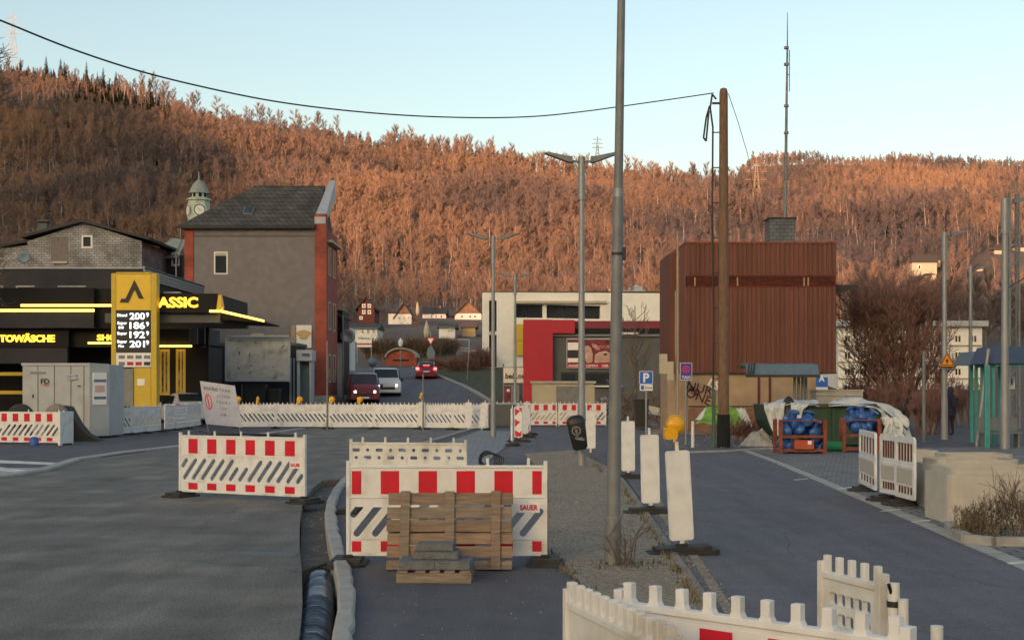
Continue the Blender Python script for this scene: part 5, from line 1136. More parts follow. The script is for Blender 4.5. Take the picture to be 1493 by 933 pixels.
for (dx,dy,rz) in ((.28,-.98,0.28),(-.85,-.45,-1.05)):
    mb=MB(); zc=ZZ(308,Yt); n=20; cc=Vector((cx_+dx,Yt+dy,zc)); 
    for rad,d,mm in ((.62,.0,0),(.55,.02,1),(.42,.03,0)):
        vs=[]; 
        for q in range(n): a=2*math.pi*q/n; vs.append(cc+Vector((math.cos(a)*rad*math.cos(rz),math.cos(a)*rad*math.sin(rz),math.sin(a)*rad))+Vector((math.sin(rz),-math.cos(rz),0))*(.03+d))
        mb.add(vs,[tuple(range(n))],mm)
    for a,l_ in ((2.3,.4),(-.6,.3)):
        u_=Vector((math.cos(a)*math.cos(rz),math.cos(a)*math.sin(rz),math.sin(a))); nn=Vector((math.sin(rz),-math.cos(rz),0))*.075; s_=Vector((-math.sin(a)*math.cos(rz),-math.sin(a)*math.sin(rz),math.cos(a)))*.03; mb.add([cc+nn-s_,cc+nn+s_,cc+nn+u_*l_],[(0,1,2)],1)
    mb.build('clock_face',[m_whiter,M('clock_green',(.12,.2,.16))],t)
# church hall roof left of it, far away
# ------------------------------------------------------------ middle: vehicles, commercial buildings, far houses
def car_mesh(secs, kind='hatch'):
    """secs: (x along length, z_bottom, z_belt, z_roof, half width at belt, half width at roof)"""
    mb = MB(); vs = []
    for x, zb, zl, zr, w1, w2 in secs:
        vs += [(-w1*.96,x,zb),(-w1,x,zb+.12),(-w1,x,(zb+zl)/2),(-w1*.97,x,zl),(-w2,x,zr-.02),(-w2*.8,x,zr+.02),(0,x,zr+.035),(w2*.8,x,zr+.02),(w2,x,zr-.02),(w1*.97,x,zl),(w1,x,(zb+zl)/2),(w1,x,zb+.12),(w1*.96,x,zb)]
    k = 13; n = len(secs)
    mb.add(vs, [(i*k+j,i*k+(j+1)%k,(i+1)*k+(j+1)%k,(i+1)*k+j) for i in range(n-1) for j in range(k)], 0, True)
    mb.add(vs, [tuple(range(k-1,-1,-1)), tuple(range((n-1)*k,n*k))]); return mb
def vehicle(loc, rz, label, paint, typ, lights='front', cat='car', name='parked_car', plate=True):
    t = thing(name, label, cat, loc, rz)
    if typ == 'van':   # local -Y is the front
        L, Wd, H = 5.0, .98, 1.97
        secs = [(-2.5,.32,.72,.86,.88,.80),(-2.38,.26,.98,1.02,.95,.84),(-1.75,.25,1.1,1.2,.98,.86),(-1.65,.25,1.12,1.28,.98,.84),(-1.05,.25,1.15,1.86,.98,.80),(-.7,.25,1.15,1.95,.98,.82),(2.3,.25,1.15,1.95,.98,.84),(2.45,.3,1.1,1.86,.95,.8)]
        ws = ((-1.62,1.27,-1.07,1.84,.80,.76)); wheels = (-1.65,1.45); wr=.34
    else:
        L, Wd, H = 4.3, .89, 1.48
        secs = [(-2.12,.3,.62,.7,.78,.66),(-2.0,.22,.76,.8,.86,.72),(-1.1,.2,.9,.95,.89,.74),(-.95,.2,.92,1.0,.89,.7),(-.25,.2,.93,1.4,.89,.63),(.3,.2,.93,1.46,.89,.62),(1.2,.2,.93,1.42,.88,.6),(1.75,.22,.92,1.12,.87,.62),(1.98,.26,.88,.95,.84,.68),(2.08,.32,.6,.66,.8,.7)]
        ws = ((-.93,1.02,-.27,1.38,.66,.6)); wheels = (-1.3,1.3); wr=.31
    car_mesh(secs).build('body', paint, t, world=False)
    y0,z0,y1,z1,a,b = ws; mb = MB(); n_ = Vector((0,-(z1-z0),(y1-y0))).normalized()*.07
    mb.add([Vector(p)+n_ for p in ((-a,y0,z0),(a,y0,z0),(b,y1,z1),(-b,y1,z1))],[(0,1,2,3)]); mb.build('windscreen', m_glass, t, world=False, solid=.01)
    mb = MB()
    if typ == 'van': mb.add([(-.76,2.475,1.2),(.76,2.475,1.2),(.72,2.47,1.75),(-.72,2.47,1.75)],[(0,3,2,1)])
    else: mb.add([(-.6,1.83,1.0+.1),(.6,1.83,1.1),(.54,1.27,1.41),(-.54,1.27,1.41)],[(0,1,2,3)]); mb.v=[(v[0],v[1]+.03,v[2]+.03) for v in mb.v]
    mb.build('rear_window', m_glass, t, world=False, solid=.01)
    for s in (-1,1):
        mb = MB()
        if typ == 'van': q=[(s*.99,-1.55,1.2),(s*.985,-.55,1.2),(s*.9,-.55,1.75),(s*.9,-1.05,1.75)]
        else: q=[(s*.885,-.8,.98),(s*.88,1.5,.98),(s*.69,1.15,1.36),(s*.69,-.2,1.36)]
        mb.add(q,[(0,1,2,3)]); mb.build('side_window', m_glass, t, world=False, solid=.02)
        mb = MB(); ye = secs[0][0]; mb.obox((s*.68,ye+.06,.78 if typ=='van' else .66),(.3,.12,.16 if typ=='van' else .12),(0,0,s*.25)); mb.build('headlight', M('headlight_glow_%s_%d'%(label[:6],s),(.9,.85,.8),emit=(1,.9,.85),es=2.2 if lights=='front' else .0), t, world=False, bevel=.02)
        mb = MB(); yb = secs[-1][0]; mb.obox((s*.7,yb-.03,.9 if typ!='van' else 1.1),(.24,.1,.18 if typ!='van' else .5),(0,0,0)); mb.build('tail_light', M('tail_light_%s_%d'%(label[:6],s),(.5,.02,.02),emit=(1,.07,.05),es=5. if lights=='rear' else 0.), t, world=False, bevel=.02)
        mb = MB(); ym = -1.35 if typ=='van' else -.75; mb.obox((s*(Wd+.12),ym,1.15 if typ=='van' else .98),(.18,.1,.24 if typ=='van' else .13)); mb.build('mirror', m_black if typ=='van' else paint, t, world=False, bevel=.02)
        for yw in wheels:
            mb = MB(); c=(s*(Wd-.13),yw,wr); mb.cyl((c[0]-.11,yw,wr),(c[0]+.11,yw,wr),wr,wr,20); wo=mb.build('wheel', m_rub, t, world=False, bevel=.02); mb=MB(); mb.cyl((s*(Wd-.04),yw,wr),(s*(Wd-.01),yw,wr),wr*.6,wr*.58,16); mb.build('rim', m_galv, wo, world=False)
    mb = MB(); mb.box((-.26,secs[0][0]-.03,.36),(.26,secs[0][0]-.005,.47)); mb.build('number_plate', m_signwhite, t, world=False)
    mb = MB(); mb.box((-.26,secs[-1][0]+.005,.62),(.26,secs[-1][0]+.03,.73)); mb.build('number_plate', m_signwhite, t, world=False)
    mb = MB(); mb.box((-.5,secs[0][0]-.02,.5),(.5,secs[0][0]+.05,.68)); mb.build('grille', m_black, t, world=False, bevel=.02)
    if lights == 'rear': mb = MB(); mb.box((-.25,secs[-1][0]-.32,1.17),(.25,secs[-1][0]-.2,1.2)); mb.build('brake_light', M('brake_glow',(.5,.02,.02),emit=(1,.07,.05),es=5.), t, world=False)
    return t
p_dred = M('dark_red_car_paint',(.17,.018,.022),rough=.3,amt=.05,coat=.5); p_white = M('white_car_paint',(.7,.72,.74),rough=.3,amt=.03,coat=.5); p_red = M('red_car_paint',(.25,.02,.03),rough=.3,amt=.05,coat=.5); p_silver=M('silver_car_paint',(.45,.47,.5),rough=.3,amt=.03,coat=.4)
Yv=86.; vehicle((XX(523,Yv),Yv+2.5,gz(Yv)),R(9),'dark red van with lit headlights coming down the street',p_dred,'van',cat='van',name='van')
Yv=93.; vehicle((XX(556,Yv),Yv+2.3,gz(Yv)),R(10),'white van following behind the dark red van',p_white,'van',cat='van',name='van')
Yv=109.; vehicle((XX(619.5,Yv),Yv+2.2,gz(Yv)-.05),R(180+3),'dark red car driving away with bright red tail lights',p_red,'hatch',lights='rear',name='moving_car')
vehicle((XX(257,64),65.5,0),R(-155),'white hatchback parked behind the white fence, left of the construction board',p_white,'hatch',lights='none')
vehicle((XX(284,71),72.5,.1),R(-150),'second white car parked further back behind the construction board',p_silver,'hatch',lights='none')
# white building
Yq=121.; b=gz(118)-.6; t = thing('white_building','large modern white building with a dark upper window band','building',(XX(830,Yq),Yq+4,b))
W = lambda u: XX(u,Yq)
Z = lambda v: ZZ(v,Yq)
mb=MB(); outer=[(W(703),b),(W(970),b),(W(970),Z(427.5)),(W(703),Z(426))]; holes=[[(W(713),Z(535)),(W(724),Z(535)),(W(724),Z(438)),(W(713),Z(438))],[(W(752),Z(463)),(W(875),Z(465)),(W(875),Z(446)),(W(752),Z(443))]]
mb.plate(outer,holes,Yq,Yq+1.2); mb.box((W(703)+.05,Yq+1.2,b),(W(968),Yq+12,Z(428))); mb.build('wall',m_cream,t)
mb=MB(); mb.box((W(702.6),Yq-.05,Z(426)),(W(965),Yq+12.1,Z(424.8))); mb.build('parapet_cap',m_dgrey,t)
for (a,c,v0,v1,nm) in ((713,724,438,483,'slit_window'),(713,724,488,535,'slit_window'),(752,767,444,464,'band_window'),(768,791,444,465,'band_window'),(798,823,444.5,465,'band_window'),(824,874,445,465,'band_window')):
    mb=MB(); mb.box((W(a),Yq+.7,Z(v1)),(W(c),Yq+.8,Z(v0))); mb.build(nm,m_glass,t)
mb=MB(); mb.box((W(791),Yq+.3,Z(465)),(W(797),Yq+.9,Z(444))); mb.build('mullion',m_cream,t); mb=MB(); mb.box((W(713),Yq+.3,Z(488)),(W(724),Yq+.9,Z(483))); mb.build('mullion',m_cream,t)
mb=MB(); mb.box((W(750),Yq-.35,Z(442.5)),(W(884),Yq+.0,Z(439))); mb.build('lintel',m_beige,t)
mb=MB(); mb.box((W(910),Yq+3,Z(427)),(W(945),Yq+6,Z(420))); mb.box((W(930),Yq+3.2,Z(420)),(W(934),Yq+5,Z(411))); mb.box((W(934),Yq+3.2,Z(420)),(W(942),Yq+5,Z(413))); mb.cyl((W(922),Yq+3,Z(422)),(W(922),Yq+3,Z(416)),.12,.12,8); mb.build('roof_plant',m_zinc,t)
t = thing('yellow_panel','upright yellow panel on the white building beside the red wall','sign',(W(757),Yq-.4,Z(518))); mb=MB(); mb.plate(rrect(-.38,0,.38+.2,Z(473)-Z(518),.12,3),(),-.1,.1); mb.build('panel',m_yell2,t,world=False); mb=MB(); mb.box((-.38,-.12,Z(497)-Z(518)),(.58,-.101,Z(496.4)-Z(518))); mb.build('joint',m_ink,t,world=False)
# crimson and grey shop building
Yr=84.; b=gz(Yr)-.4; W=lambda u: XX(u,Yr); Z=lambda v: ZZ(v,Yr)
t = thing('red_shop_building','crimson and dark grey shop building in front of the white building','building',(W(880),Yr+4,b))
mb=MB(); mb.box((W(763),Yr,b),(W(806),Yr+.6,Z(466))); mb.box((W(806),Yr,Z(486)),(W(838),Yr+.6,Z(466.4))); mb.box((W(763)+.05,Yr+.6,b),(W(838),Yr+9,Z(468))); mb.build('red_portal',m_crim,t)
mb=MB(); mb.box((W(838),Yr+.8,Z(484)),(W(1000),Yr+9,Z(467))); mb.build('red_fascia',m_crimd,t)
mb=MB(); mb.box((W(800),Yr+.5,b),(W(1000),Yr+.9,Z(490))); mb.build('grey_wall',m_dgrey,t)
mb=MB(); mb.box((W(800),Yr+.3,Z(490)),(W(1000),Yr+.9,Z(487))); mb.build('coping',m_galvd,t)
mb=MB(); mb.box((W(822),Yr+.7,Z(487)),(W(1000),Yr+.79,Z(478))); mb.build('painted_shadow_strip',m_dark,t)  # solid near-black strip, shade under the fascia put into its colour
fo=MB(); fo.box((W(818),Yr+.4,Z(560)),(W(892),Yr+.499,Z(542))); f=fo.build('window_frame',m_black,t); mb=MB(); mb.box((W(820),Yr+.38,Z(558)),(W(839),Yr+.398,Z(545))); mb.box((W(842),Yr+.38,Z(558)),(W(889),Yr+.398,Z(545))); mb.build('pane',m_glass,f)
mb=MB(); mb.box((W(868),Yr+.2,Z(564)),(W(908),Yr+.49,Z(562))); mb.build('white_ledge',m_whiter,t)
mb=MB(); mb.box((W(906),Yr+.3,Z(487)),(W(931),Yr+.29-.2,Z(484.5))); mb.build('light_bar',m_signwhite,t)
# billboard poster on it
t = thing('poster_board','framed red and pink advertising poster on the dark grey wall','poster',(W(862),Yr+.3,Z(538)))
mb=MB(); pbox(mb,826,892,493,537,Yr+.36,.12); mb.build('frame',m_zinc,t)
m_mar=M('maroon_print',(.16,.03,.035),amt=.6,scale=2); m_skin=M('pale_pink_print',(.55,.33,.26),amt=.25,scale=2.5); m_skin2=M('rose_print',(.5,.25,.24),amt=.4,scale=4)
mb=MB(); yy=Yr+.35; pbox(mb,827,891,495,532,yy,.01,0)
e=lambda pts:[(W(u),Z(v)) for u,v in pts]
mb.plate(e([(828,499),(844,499),(844,510),(828,510)]),(),yy-.008,yy-.001,1); mb.plate(e([(828,522),(844,522),(844,528),(828,528)]),(),yy-.008,yy-.001,1); mb.plate(e([(829,512),(836,510),(843,512),(843,521),(829,521)]),(),yy-.009,yy-.001,4)
mb.plate(e([(851,505),(857,503),(862,507),(865,516),(864,528),(856,529),(851,517)]),(),yy-.008,yy-.001,2); mb.plate(e([(867,527),(868,517),(874,513),(884,511),(890,515),(890,528),(868,529)]),(),yy-.008,yy-.001,2); mb.plate(e([(863,500),(870,502),(876,510),(870,510),(864,505)]),(),yy-.008,yy-.001,3); mb.plate(e([(880,515),(886,515),(885,518),(881,518)]),(),yy-.012,yy-.008,4)
pbox(mb,827,891,530,536,yy-.004,.012,5); text(mb,'ANGEBOT',(W(840),yy-.01,Z(533)),.2,.002,.002,1); text(mb,'LIEFERN',(W(864),yy-.01,Z(533)),.2,.002,.002,1); text(mb,'HIER',(W(883),yy-.01,Z(533)),.2,.002,.002,1); text(mb,'NEUE',(W(876),yy-.01,Z(499)),.26,.002,.006,5); text(mb,'WOCHE',(W(881),yy-.01,Z(505)),.24,.002,.002,3)
mb.build('picture',[m_mar,m_cream,m_skin,m_skin2,m_ink,m_crim],t)
# white sign board
t = thing('shop_sign_board','white sign board with black lettering left of the red wall','sign',(XX(752,88),88,gz(88)-.2)); mb=MB(); pbox(mb,734,765,536,558,88,.15); mb.build('board',m_whiter,t); mb=MB(); text(mb,'be&.or',(XX(751,88),87.98,ZZ(548,88)),.5,.01,.012,0,width=1.25); mb.build('lettering',m_ink,t); mb=MB(); pbox(mb,733,735,530,590,88.02,.1); pbox(mb,762,763,558,590,88.02,.1); mb.build('posts',m_galvd,t)
t = thing('advert_stand','small pink and red picture board below the white sign board','poster',(XX(744,84),84,gz(84)-.1)); mb=MB(); pbox(mb,733,757,561,590,84,.1,0); pbox(mb,735,745,563,586,83.98,.02,1); pbox(mb,739,743,567,571,83.95,.02,2); mb.build('panel',[m_galvd,m_mar,m_signwhite],t)
# beige cabinet
t = thing('beige_cabinet','wide beige utility cabinet with a grey door behind the red and white barriers','cabinet',(XX(820,66),66.5,0)); mb=MB(); pbox(mb,776,867,559,632,66,2); mb.build('body',m_beige,t,bevel=.01); mb=MB(); pbox(mb,774,869,555.5,558.8,65.9,2.2); mb.build('lid',m_conc2,t); mb=MB(); pbox(mb,811,843,563,600,65.96,.04,0); mb.build('door',m_tan2 if 'm_tan2' in globals() else m_galvd,t)
t = thing('rubbish_heap','pile of white sacks and debris right of the beige cabinet','debris',(XX(880,68),68,0)); mb=MB(); rnd=random.Random(8)
for i in range(14): mb.obox((rnd.uniform(-.7,.7),rnd.uniform(-.3,.3),rnd.uniform(.1,1.2)),(rnd.uniform(.2,.5),.3,rnd.uniform(.1,.3)),(rnd.uniform(-.5,.5),rnd.uniform(-.5,.5),rnd.uniform(0,3)))
mb.build('sacks',m_tarp,t,world=False)
t = thing('dark_box','dark grey plastic tank behind the slotted barriers, left of the chevron beacon','tank',(XX(732,60),61,0)); mb=MB(); mb.box((-.75,-.3,.0),(.6,.6,1.0)); mb.build('tank',m_dgrey,t,world=False,bevel=.08)
# far road: signs, hedge, brick dome, parasols
t = thing('give_way_sign','distant give way sign with blue plates beneath, beyond the driving car','sign',(XX(628,125),125,gz(125))); z0=gz(125); mb=MB(); mb.cyl((0,0,0),(0,0,3.2),.05,.05,8); mb.build('post',m_galv,t,world=False); s=.45; zc=ZZ(498,125)-z0; mb=MB(); mb.plate([(-s,zc+.4),(0,zc-.4),(s,zc+.4)],(),-.08,-.06,0); mb.plate([(-s*.6,zc+.29),(0,zc-.2),(s*.6,zc+.29)],(),-.09,-.081,1); mb.build('triangle',[m_crim,m_signwhite],t,world=False); mb=MB(); zc2=ZZ(514,125)-z0; mb.plate([(-.3,zc2-.6),(.3,zc2-.6),(.4,zc2),(.15,zc2+.55),(-.2,zc2+.5),(-.35,zc2)],(),-.085,-.06); mb.build('blue_plates',m_blueg,t,world=False)
t = thing('street_sign','thin leaning sign frame on the grass bank beside the far road','sign',(XX(681,108),108,gz(108))); mb=MB(); mb.cyl((0,0,0),(.12,0,2.3),.04,.04,6); mb.box((-.5,-.03,2.3),(.7,.03,2.4)); mb.build('frame',m_galv,t,world=False)
t = thing('goal_frame','pale rectangular steel frame in front of the far gardens','frame',(XX(670,150),150,gz(150))); mb=MB(); a,c=ZZ(495,150)-gz(150),0; w_=XX(684,150)-XX(656,150)
for x in (-w_/2,w_/2): mb.cyl((x,0,0),(x,0,a),.06,.06,6)
mb.cyl((-w_/2,0,a),(w_/2,0,a),.06,.06,6); mb.cyl((-w_/2,0,a*.4),(w_/2,0,a*.4),.05,.05,6); mb.build('frame',m_zinc,t,world=False)
Yd=128.; t = thing('brick_vault','low red brick vault with an arched roof at the end of the street','brick building',(XX(584,Yd),Yd+2,gz(Yd)-.3)); pts=[(XX(562,Yd),ZZ(540,Yd)),(XX(607,Yd),ZZ(540,Yd))]+[(XX(584.5+22.5*math.cos(R(a)),Yd),ZZ(522-13*math.sin(R(a)),Yd)) for a in range(0,181,15)]; mb=MB(); mb.plate(pts,(),Yd,Yd+4); mb.build('front_wall',m_redbrick,t)
out=[(XX(584.5+23.5*math.cos(R(a)),Yd),ZZ(521-14.5*math.sin(R(a)),Yd)) for a in range(0,181,15)]; inn=[(XX(584.5+21.6*math.cos(R(a)),Yd),ZZ(521.5-12.4*math.sin(R(a)),Yd)) for a in range(180,-1,-15)]; mb=MB(); mb.plate(out+inn,(),Yd-.3,Yd+4.2); mb.build('arch_coping',m_verdd,t)
mb=MB(); pbox(mb,573,596,524,526,Yd-.05,.05); mb.build('dark_slot',m_dark,t)
t = thing('lantern_post','small white lantern on a post above the brick vault','lantern',(XX(584,126),126,gz(126))); mb=MB(); z=ZZ(505,126)-gz(126); mb.cyl((0,0,0),(0,0,z),.05,.05,8); mb.build('post',m_galvd,t,world=False); mb=MB(); mb.lathe([(.1,z),(.2,z+.15),(.22,z+.5),(.1,z+.65),(0,z+.8)],n=8); mb.build('lantern',m_signwhite,t,world=False)
t = thing('topiary_ball','dark round object on a short post left of the brick vault','bollard',(XX(543,115),115,gz(115)));mb=MB(); mb.cyl((0,0,0),(0,0,.7),.08,.08,8); mb.lathe([(0,.6),(.25,.68),(.4,.9),(.4,1.1),(.25,1.33),(0,1.42)],n=14); mb.build('ball',m_blueg,t,world=False)
for u,v0,v1,Yd2,lab in ((622,468,494,170,'closed cream parasol standing in the gardens below the hill'),(609,440,462,260,'slim closed cream parasol further up the slope')):
    g=gz(Yd2); t=thing('closed_parasol',lab,'parasol',(XX(u,Yd2),Yd2,g),group='closed parasols on the slope'); z0,z1=ZZ(v1,Yd2)-g,ZZ(v0,Yd2)-g; z0=max(z0,.8); r=.4 if Yd2<200 else .4; h=z1-z0; mb=MB(); mb.lathe([(r*.25,z0),(r*.8,z0+h*.15),(r,z0+h*.4),(r*.7,z0+h*.7),(.05,z1),(0,z1+.05)],n=12); mb.build('canopy',m_beige,t,world=False); mb=MB(); mb.cyl((0,0,-.3),(0,0,z0+.1),.05,.05,6); mb.build('pole',m_galv,t,world=False)
# houses on the far slope
def house(u0,u1,v_apex,v_eave,v_base,Y,D,wall,roof,label,gable='front',wins=(),cat='house',gcol=None,chim=None,b=None):
    Y=onland((u0+u1)/2,v_base-1,150,800); zb=land((u0+u1)/2,Y)-2.5; D=min(D,9); t=thing('house',label,cat,(XX((u0+u1)/2,Y),Y+D/2,zb)); x0,x1=XX(u0,Y),XX(u1,Y); ze,za=ZZ(v_eave,Y),ZZ(v_apex,Y); xm=(x0+x1)/2
    mb=MB(); mb.box((x0,Y,zb),(x1,Y+D,ze)); mb.build('wall',wall,t)
    if gable=='front':
        mb=MB(); mb.plate([(x0,ze),(x1,ze),(xm,za-.15)],(),Y+.02,Y+D-.02); mb.build('gable',gcol or wall,t); mb=MB(); o=.5; s=(za-ze)/(xm-x0)
        for q in (-1,1):
            p0=(xm+q*(x1-xm+o),ze-s*o); mb.add([(xm,Y-.5,za),(p0[0],Y-.5,p0[1]),(p0[0],Y+D+.3,p0[1]),(xm,Y+D+.3,za),(xm,Y-.5,za-.25),(p0[0],Y-.5,p0[1]-.25),(p0[0],Y+D+.3,p0[1]-.25),(xm,Y+D+.3,za-.25)],[(0,3,2,1),(4,5,6,7),(0,1,5,4),(1,2,6,5),(2,3,7,6),(3,0,4,7)])
        rf=mb.build('roof',roof,t)
    elif gable=='flat':
        mb=MB(); mb.box((x0-.3,Y-.3,ze),(x1+.3,Y+D,za)); rf=mb.build('roof',roof,t)
    else:
        mb=MB(); ym=Y+D/2; mb.add([(x0-.3,Y-.4,ze-.1),(x1+.3,Y-.4,ze-.1),(x1+.3,ym,za),(x0-.3,ym,za),(x0-.3,Y+D+.3,ze-.1),(x1+.3,Y+D+.3,ze-.1)],[(0,1,2,3),(3,2,5,4),(0,4,5,1),(0,3,4),(1,5,2)]); rf=mb.build('roof',roof,t)
    for (a,c,v0,v1) in wins: 
        window(t,XX(a,Y),XX(c,Y),ZZ(v1,Y),ZZ(v0,Y),Y,fw=.2,proud=.15)
    if chim: mb=MB(); pbox(mb,chim[0],chim[1],chim[2],v_eave-2,Y+D*.4,.8); mb.build('chimney',m_brownbrick,rf)
    HOUSE_SPOTS.append((u0-6,u1+6,Y-(110 if u1<800 else 45),Y+D+6)); return t
rot_=None
house(522,546,432,446,480,320,9,m_timber,m_roofd,'dark red timbered gable house at the left of the far slope',wins=((528,533,443,449),(536,541,443,449),(528,533,452,458),(536,541,452,458),(524,529,461,466)),gcol=m_timber)
house(577,600,441,458,474,330,10,m_whiter,m_roof,'white gable house with a sunlit annex in the middle of the slope',wins=((580,584,461,466),(587,591,461,466),(594,598,461,466),(583,587,469,473),(592,597,469,473)),gcol=m_brownbrick)
house(566,577,455,457,474,331,8,m_whiter,m_roofd,'small sunlit cream block attached to the white gable house',gable='flat',cat='house')
house(616,650,446,457,466,345,10,m_whiter,m_roofd,'low white house with a long dark roof and three dormers',gable='side',wins=((627,631,459,464),(634,638,459,464),(641,646,459,464)),gcol=None,chim=(640,643,446))
house(663,702,438,457,468,318,11,m_whiter,m_roof,'brown roofed gable house with a white window band at the right of the slope',wins=((671,676,459,464),(683,688,459,464),(690,695,459,464)),gcol=m_brownbrick)
house(674,693,468,476,492,272,8,m_ochre,m_brownbrick,'small warm-lit ochre house below the brown roofed gable house',gable='side')
house(640,663,470,477,494,262,8,m_whiter,m_roof,'small white house left of the ochre house',gable='side',wins=((652,655,480,484),(657,660,480,484),(652,656,487,491)))
house(514,550,470,478,500,205,8,m_whiter,m_roofd,'white house with small dark windows behind the red striped banner',gable='side',wins=((527,530,481,485),(535,538,481,485),(543,546,481,485),(516,519,481,485)))
t = thing('banner_board','white banner board with a dark red stripe left of the brick vault','sign board',(XX(531,130),130,gz(130))); mb=MB(); pbox(mb,520,542,487,506,130,.15,0); pbox(mb,520,542,500.5,502.5,129.97,.02,1); mb.build('board',[m_whiter,m_crim],t); mb=MB(); text(mb,'Willkommen',(XX(531,130),129.98,ZZ(493,130)),.3,.006,.003,0,width=1.2); mb.build('lettering',m_galvd,t)
mb=MB(); pbox(mb,520,521.5,506,530,130,.12); pbox(mb,540.5,542,506,530,130,.12); mb.build('posts',m_galvd,t)
# right-hand slope houses
house(1330,1366,372,383,404,520,10,m_beige,m_roofd,'modern white house with an orange wall high on the right slope',gable='flat',wins=((1338,1343,386,393),),gcol=None)
house(1364,1371,379,380,392,516,9,m_ochre,m_roofd,'narrow ochre wing beside the modern white house on the right slope',gable='flat')
house(1450,1466,363,365,372,560,9,m_beige,m_roofd,'sunlit white house near the right edge, left one of two',gable='flat'); house(1480,1500,359,361,368,570,9,m_beige,m_roofd,'sunlit white house at the very right edge of the slope',gable='flat')
house(1357,1365,397,400,410,430,8,m_beige,m_roofd,'tiny pale house below the modern white house',gable='side'); house(1424,1434,388,391,397,470,8,m_beige,m_roofd,'small pale house with a pinkish roof between two lamps',gable='side')
# power pylons
def pylon(u,v0,v1,Y,label,arms=3,w=3.2,m=None):
    g=ZZ(v1,Y); h=ZZ(v0,Y)-g; t=thing('power_pylon',label,'pylon',(XX(u,Y),Y,g),group='lattice power pylons on the ridge'); r=.14*Y/900+.05; W_=h*.09
    mb=MB(); 
    for sx in (-1,1):
        for sy in (-1,1): mb.cyl((sx*W_,sy*W_,0),(sx*W_*.25,sy*W_*.25,h*.7),r,r*.8,4,caps=False); mb.cyl((sx*W_*.25,sy*W_*.25,h*.7),(0,0,h),r*.8,r*.5,4,caps=False)
    n=7
    for i in range(n):
        z0,z1=h*.7*i/n,h*.7*(i+1)/n; a=W_*(1-.75*i/n); c=W_*(1-.75*(i+1)/n)
        for s in (-1,1): mb.cyl((-a*s,-a,z0),(c*s,-c,z1),r*.5,r*.5,3,caps=False); mb.cyl((-a*s,a,z0),(c*s,c,z1),r*.5,r*.5,3,caps=False)
    mb.build('lattice_mast',m or m_galv,t,world=False)
    for i in range(arms):
        z=h*(.62+.13*i); L_=h*(.2-.03*i) if i else h*.17
        mb=MB(); mb.cyl((-L_,0,z),(L_,0,z),r*.7,r*.7,4); mb.cyl((-L_,0,z),(0,0,z+h*.05),r*.5,r*.5,3); mb.cyl((L_,0,z),(0,0,z+h*.05),r*.5,r*.5,3); mb.build('cross_arm',m or m_galv,t,world=False)
m_pyl=M('sunlit_pylon_steel',(.5,.5,.48),rough=.6,metal=.2)  # paler copy of the steel with sunlight put into its colour
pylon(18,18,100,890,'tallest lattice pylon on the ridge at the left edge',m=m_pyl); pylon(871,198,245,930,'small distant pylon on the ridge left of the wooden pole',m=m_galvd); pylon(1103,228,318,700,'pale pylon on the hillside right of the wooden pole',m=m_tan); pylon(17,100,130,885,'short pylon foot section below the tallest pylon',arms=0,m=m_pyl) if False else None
# ------------------------------------------------------------ right side: brown signal building, shelters, skip, crates, blocks, bushes
Yb=54.; x0,x1=XX(1000,Yb),XX(1219,Yb); zt=ZZ(355,Yb); zm=ZZ(543,Yb); D=6.2
t=thing('signal_building','rust-brown corrugated signal building on a tan ground floor','building',((x0+x1)/2,Yb+3,-.05))
def corrug(mb,a,b_,z0,z1,face='y',off=0,pitch=.18,depth=.035,m=0):
    n=int((b_-a)/pitch); vs=[]
    for i in range(n+1):
        x=a+(b_-a)*i/n
        for dx,d in ((0,0),(.25,0),(.35,depth),(.85,depth)):
            xx=x+dx*pitch
            if xx>b_: break
            vs.append((xx,off-d) if face=='y' else (off-d,xx))
    k=len(vs); V=[(p[0],p[1],z) for z in (z0,z1) for p in vs]; mb.add(V,[(i,i+1,k+i+1,k+i) for i in range(k-1)],m)
mb=MB(); mb.box((x0+.05,Yb+.05,zm),(x1-.03,Yb+D,zt-.02)); corrug(mb,x0,x1,zm,ZZ(419,Yb),off=Yb); corrug(mb,x0,x1,ZZ(402,Yb),zt,off=Yb); corrug(mb,Yb,Yb+D,zm,zt,face='x',off=x0); mb.build('cladding',m_rust,t)
mb=MB()
for i in range(6): z=ZZ(419,Yb)+.04+i*.074; mb.obox(((x0+x1)/2,Yb-.01,z),(x1-x0-.06,.04,.03),(R(25),0,0))
mb.box((x0,Yb-.035,ZZ(402,Yb)-.012),(x1,Yb+.03,ZZ(402,Yb)+.015)); mb.box((x0,Yb-.035,ZZ(419,Yb)-.012),(x1,Yb+.03,ZZ(419,Yb)+.012)); mb.build('louvre_band',m_crate,t); mb=MB(); mb.box((x0+.03,Yb+.02,ZZ(418,Yb)),(x1-.05,Yb+.045,ZZ(403,Yb))); mb.build('louvre_painted_shadow',m_dark,t)  # near-black sheet paints the shade seen between the slats
mb=MB()
for u in (1013,1075,1172,1178): mb.box((XX(u,Yb)-.03,Yb-.045,ZZ(417,Yb)),(XX(u,Yb)+.03,Yb-.04,ZZ(405,Yb)))
mb.build('louvre_brackets',m_tan,t)
mb=MB(); mb.box((x0-.05,Yb-.06,zt-.02),(x1+.04,Yb+D+.05,zt+.06)); rf=mb.build('roof_edge',m_crate,t)
mb=MB(); mb.box((x0,Yb-.05,zm-.05),(x1+.02,Yb+D,zm)); mb.build('base_trim',m_roofd,t)
mb=MB(); mb.box((x0+.1,Yb+.12,-.05),(XX(1196,Yb),Yb+D-.2,zm-.05)); mb.build('ground_floor_wall',m_tan,t)
mb=MB(); mb.box((x0+.1,Yb+.08,-.05),(XX(1196,Yb),Yb+.12,ZZ(595,Yb))); mb.build('brick_plinth',m_brownbrick,t)
mb=MB()
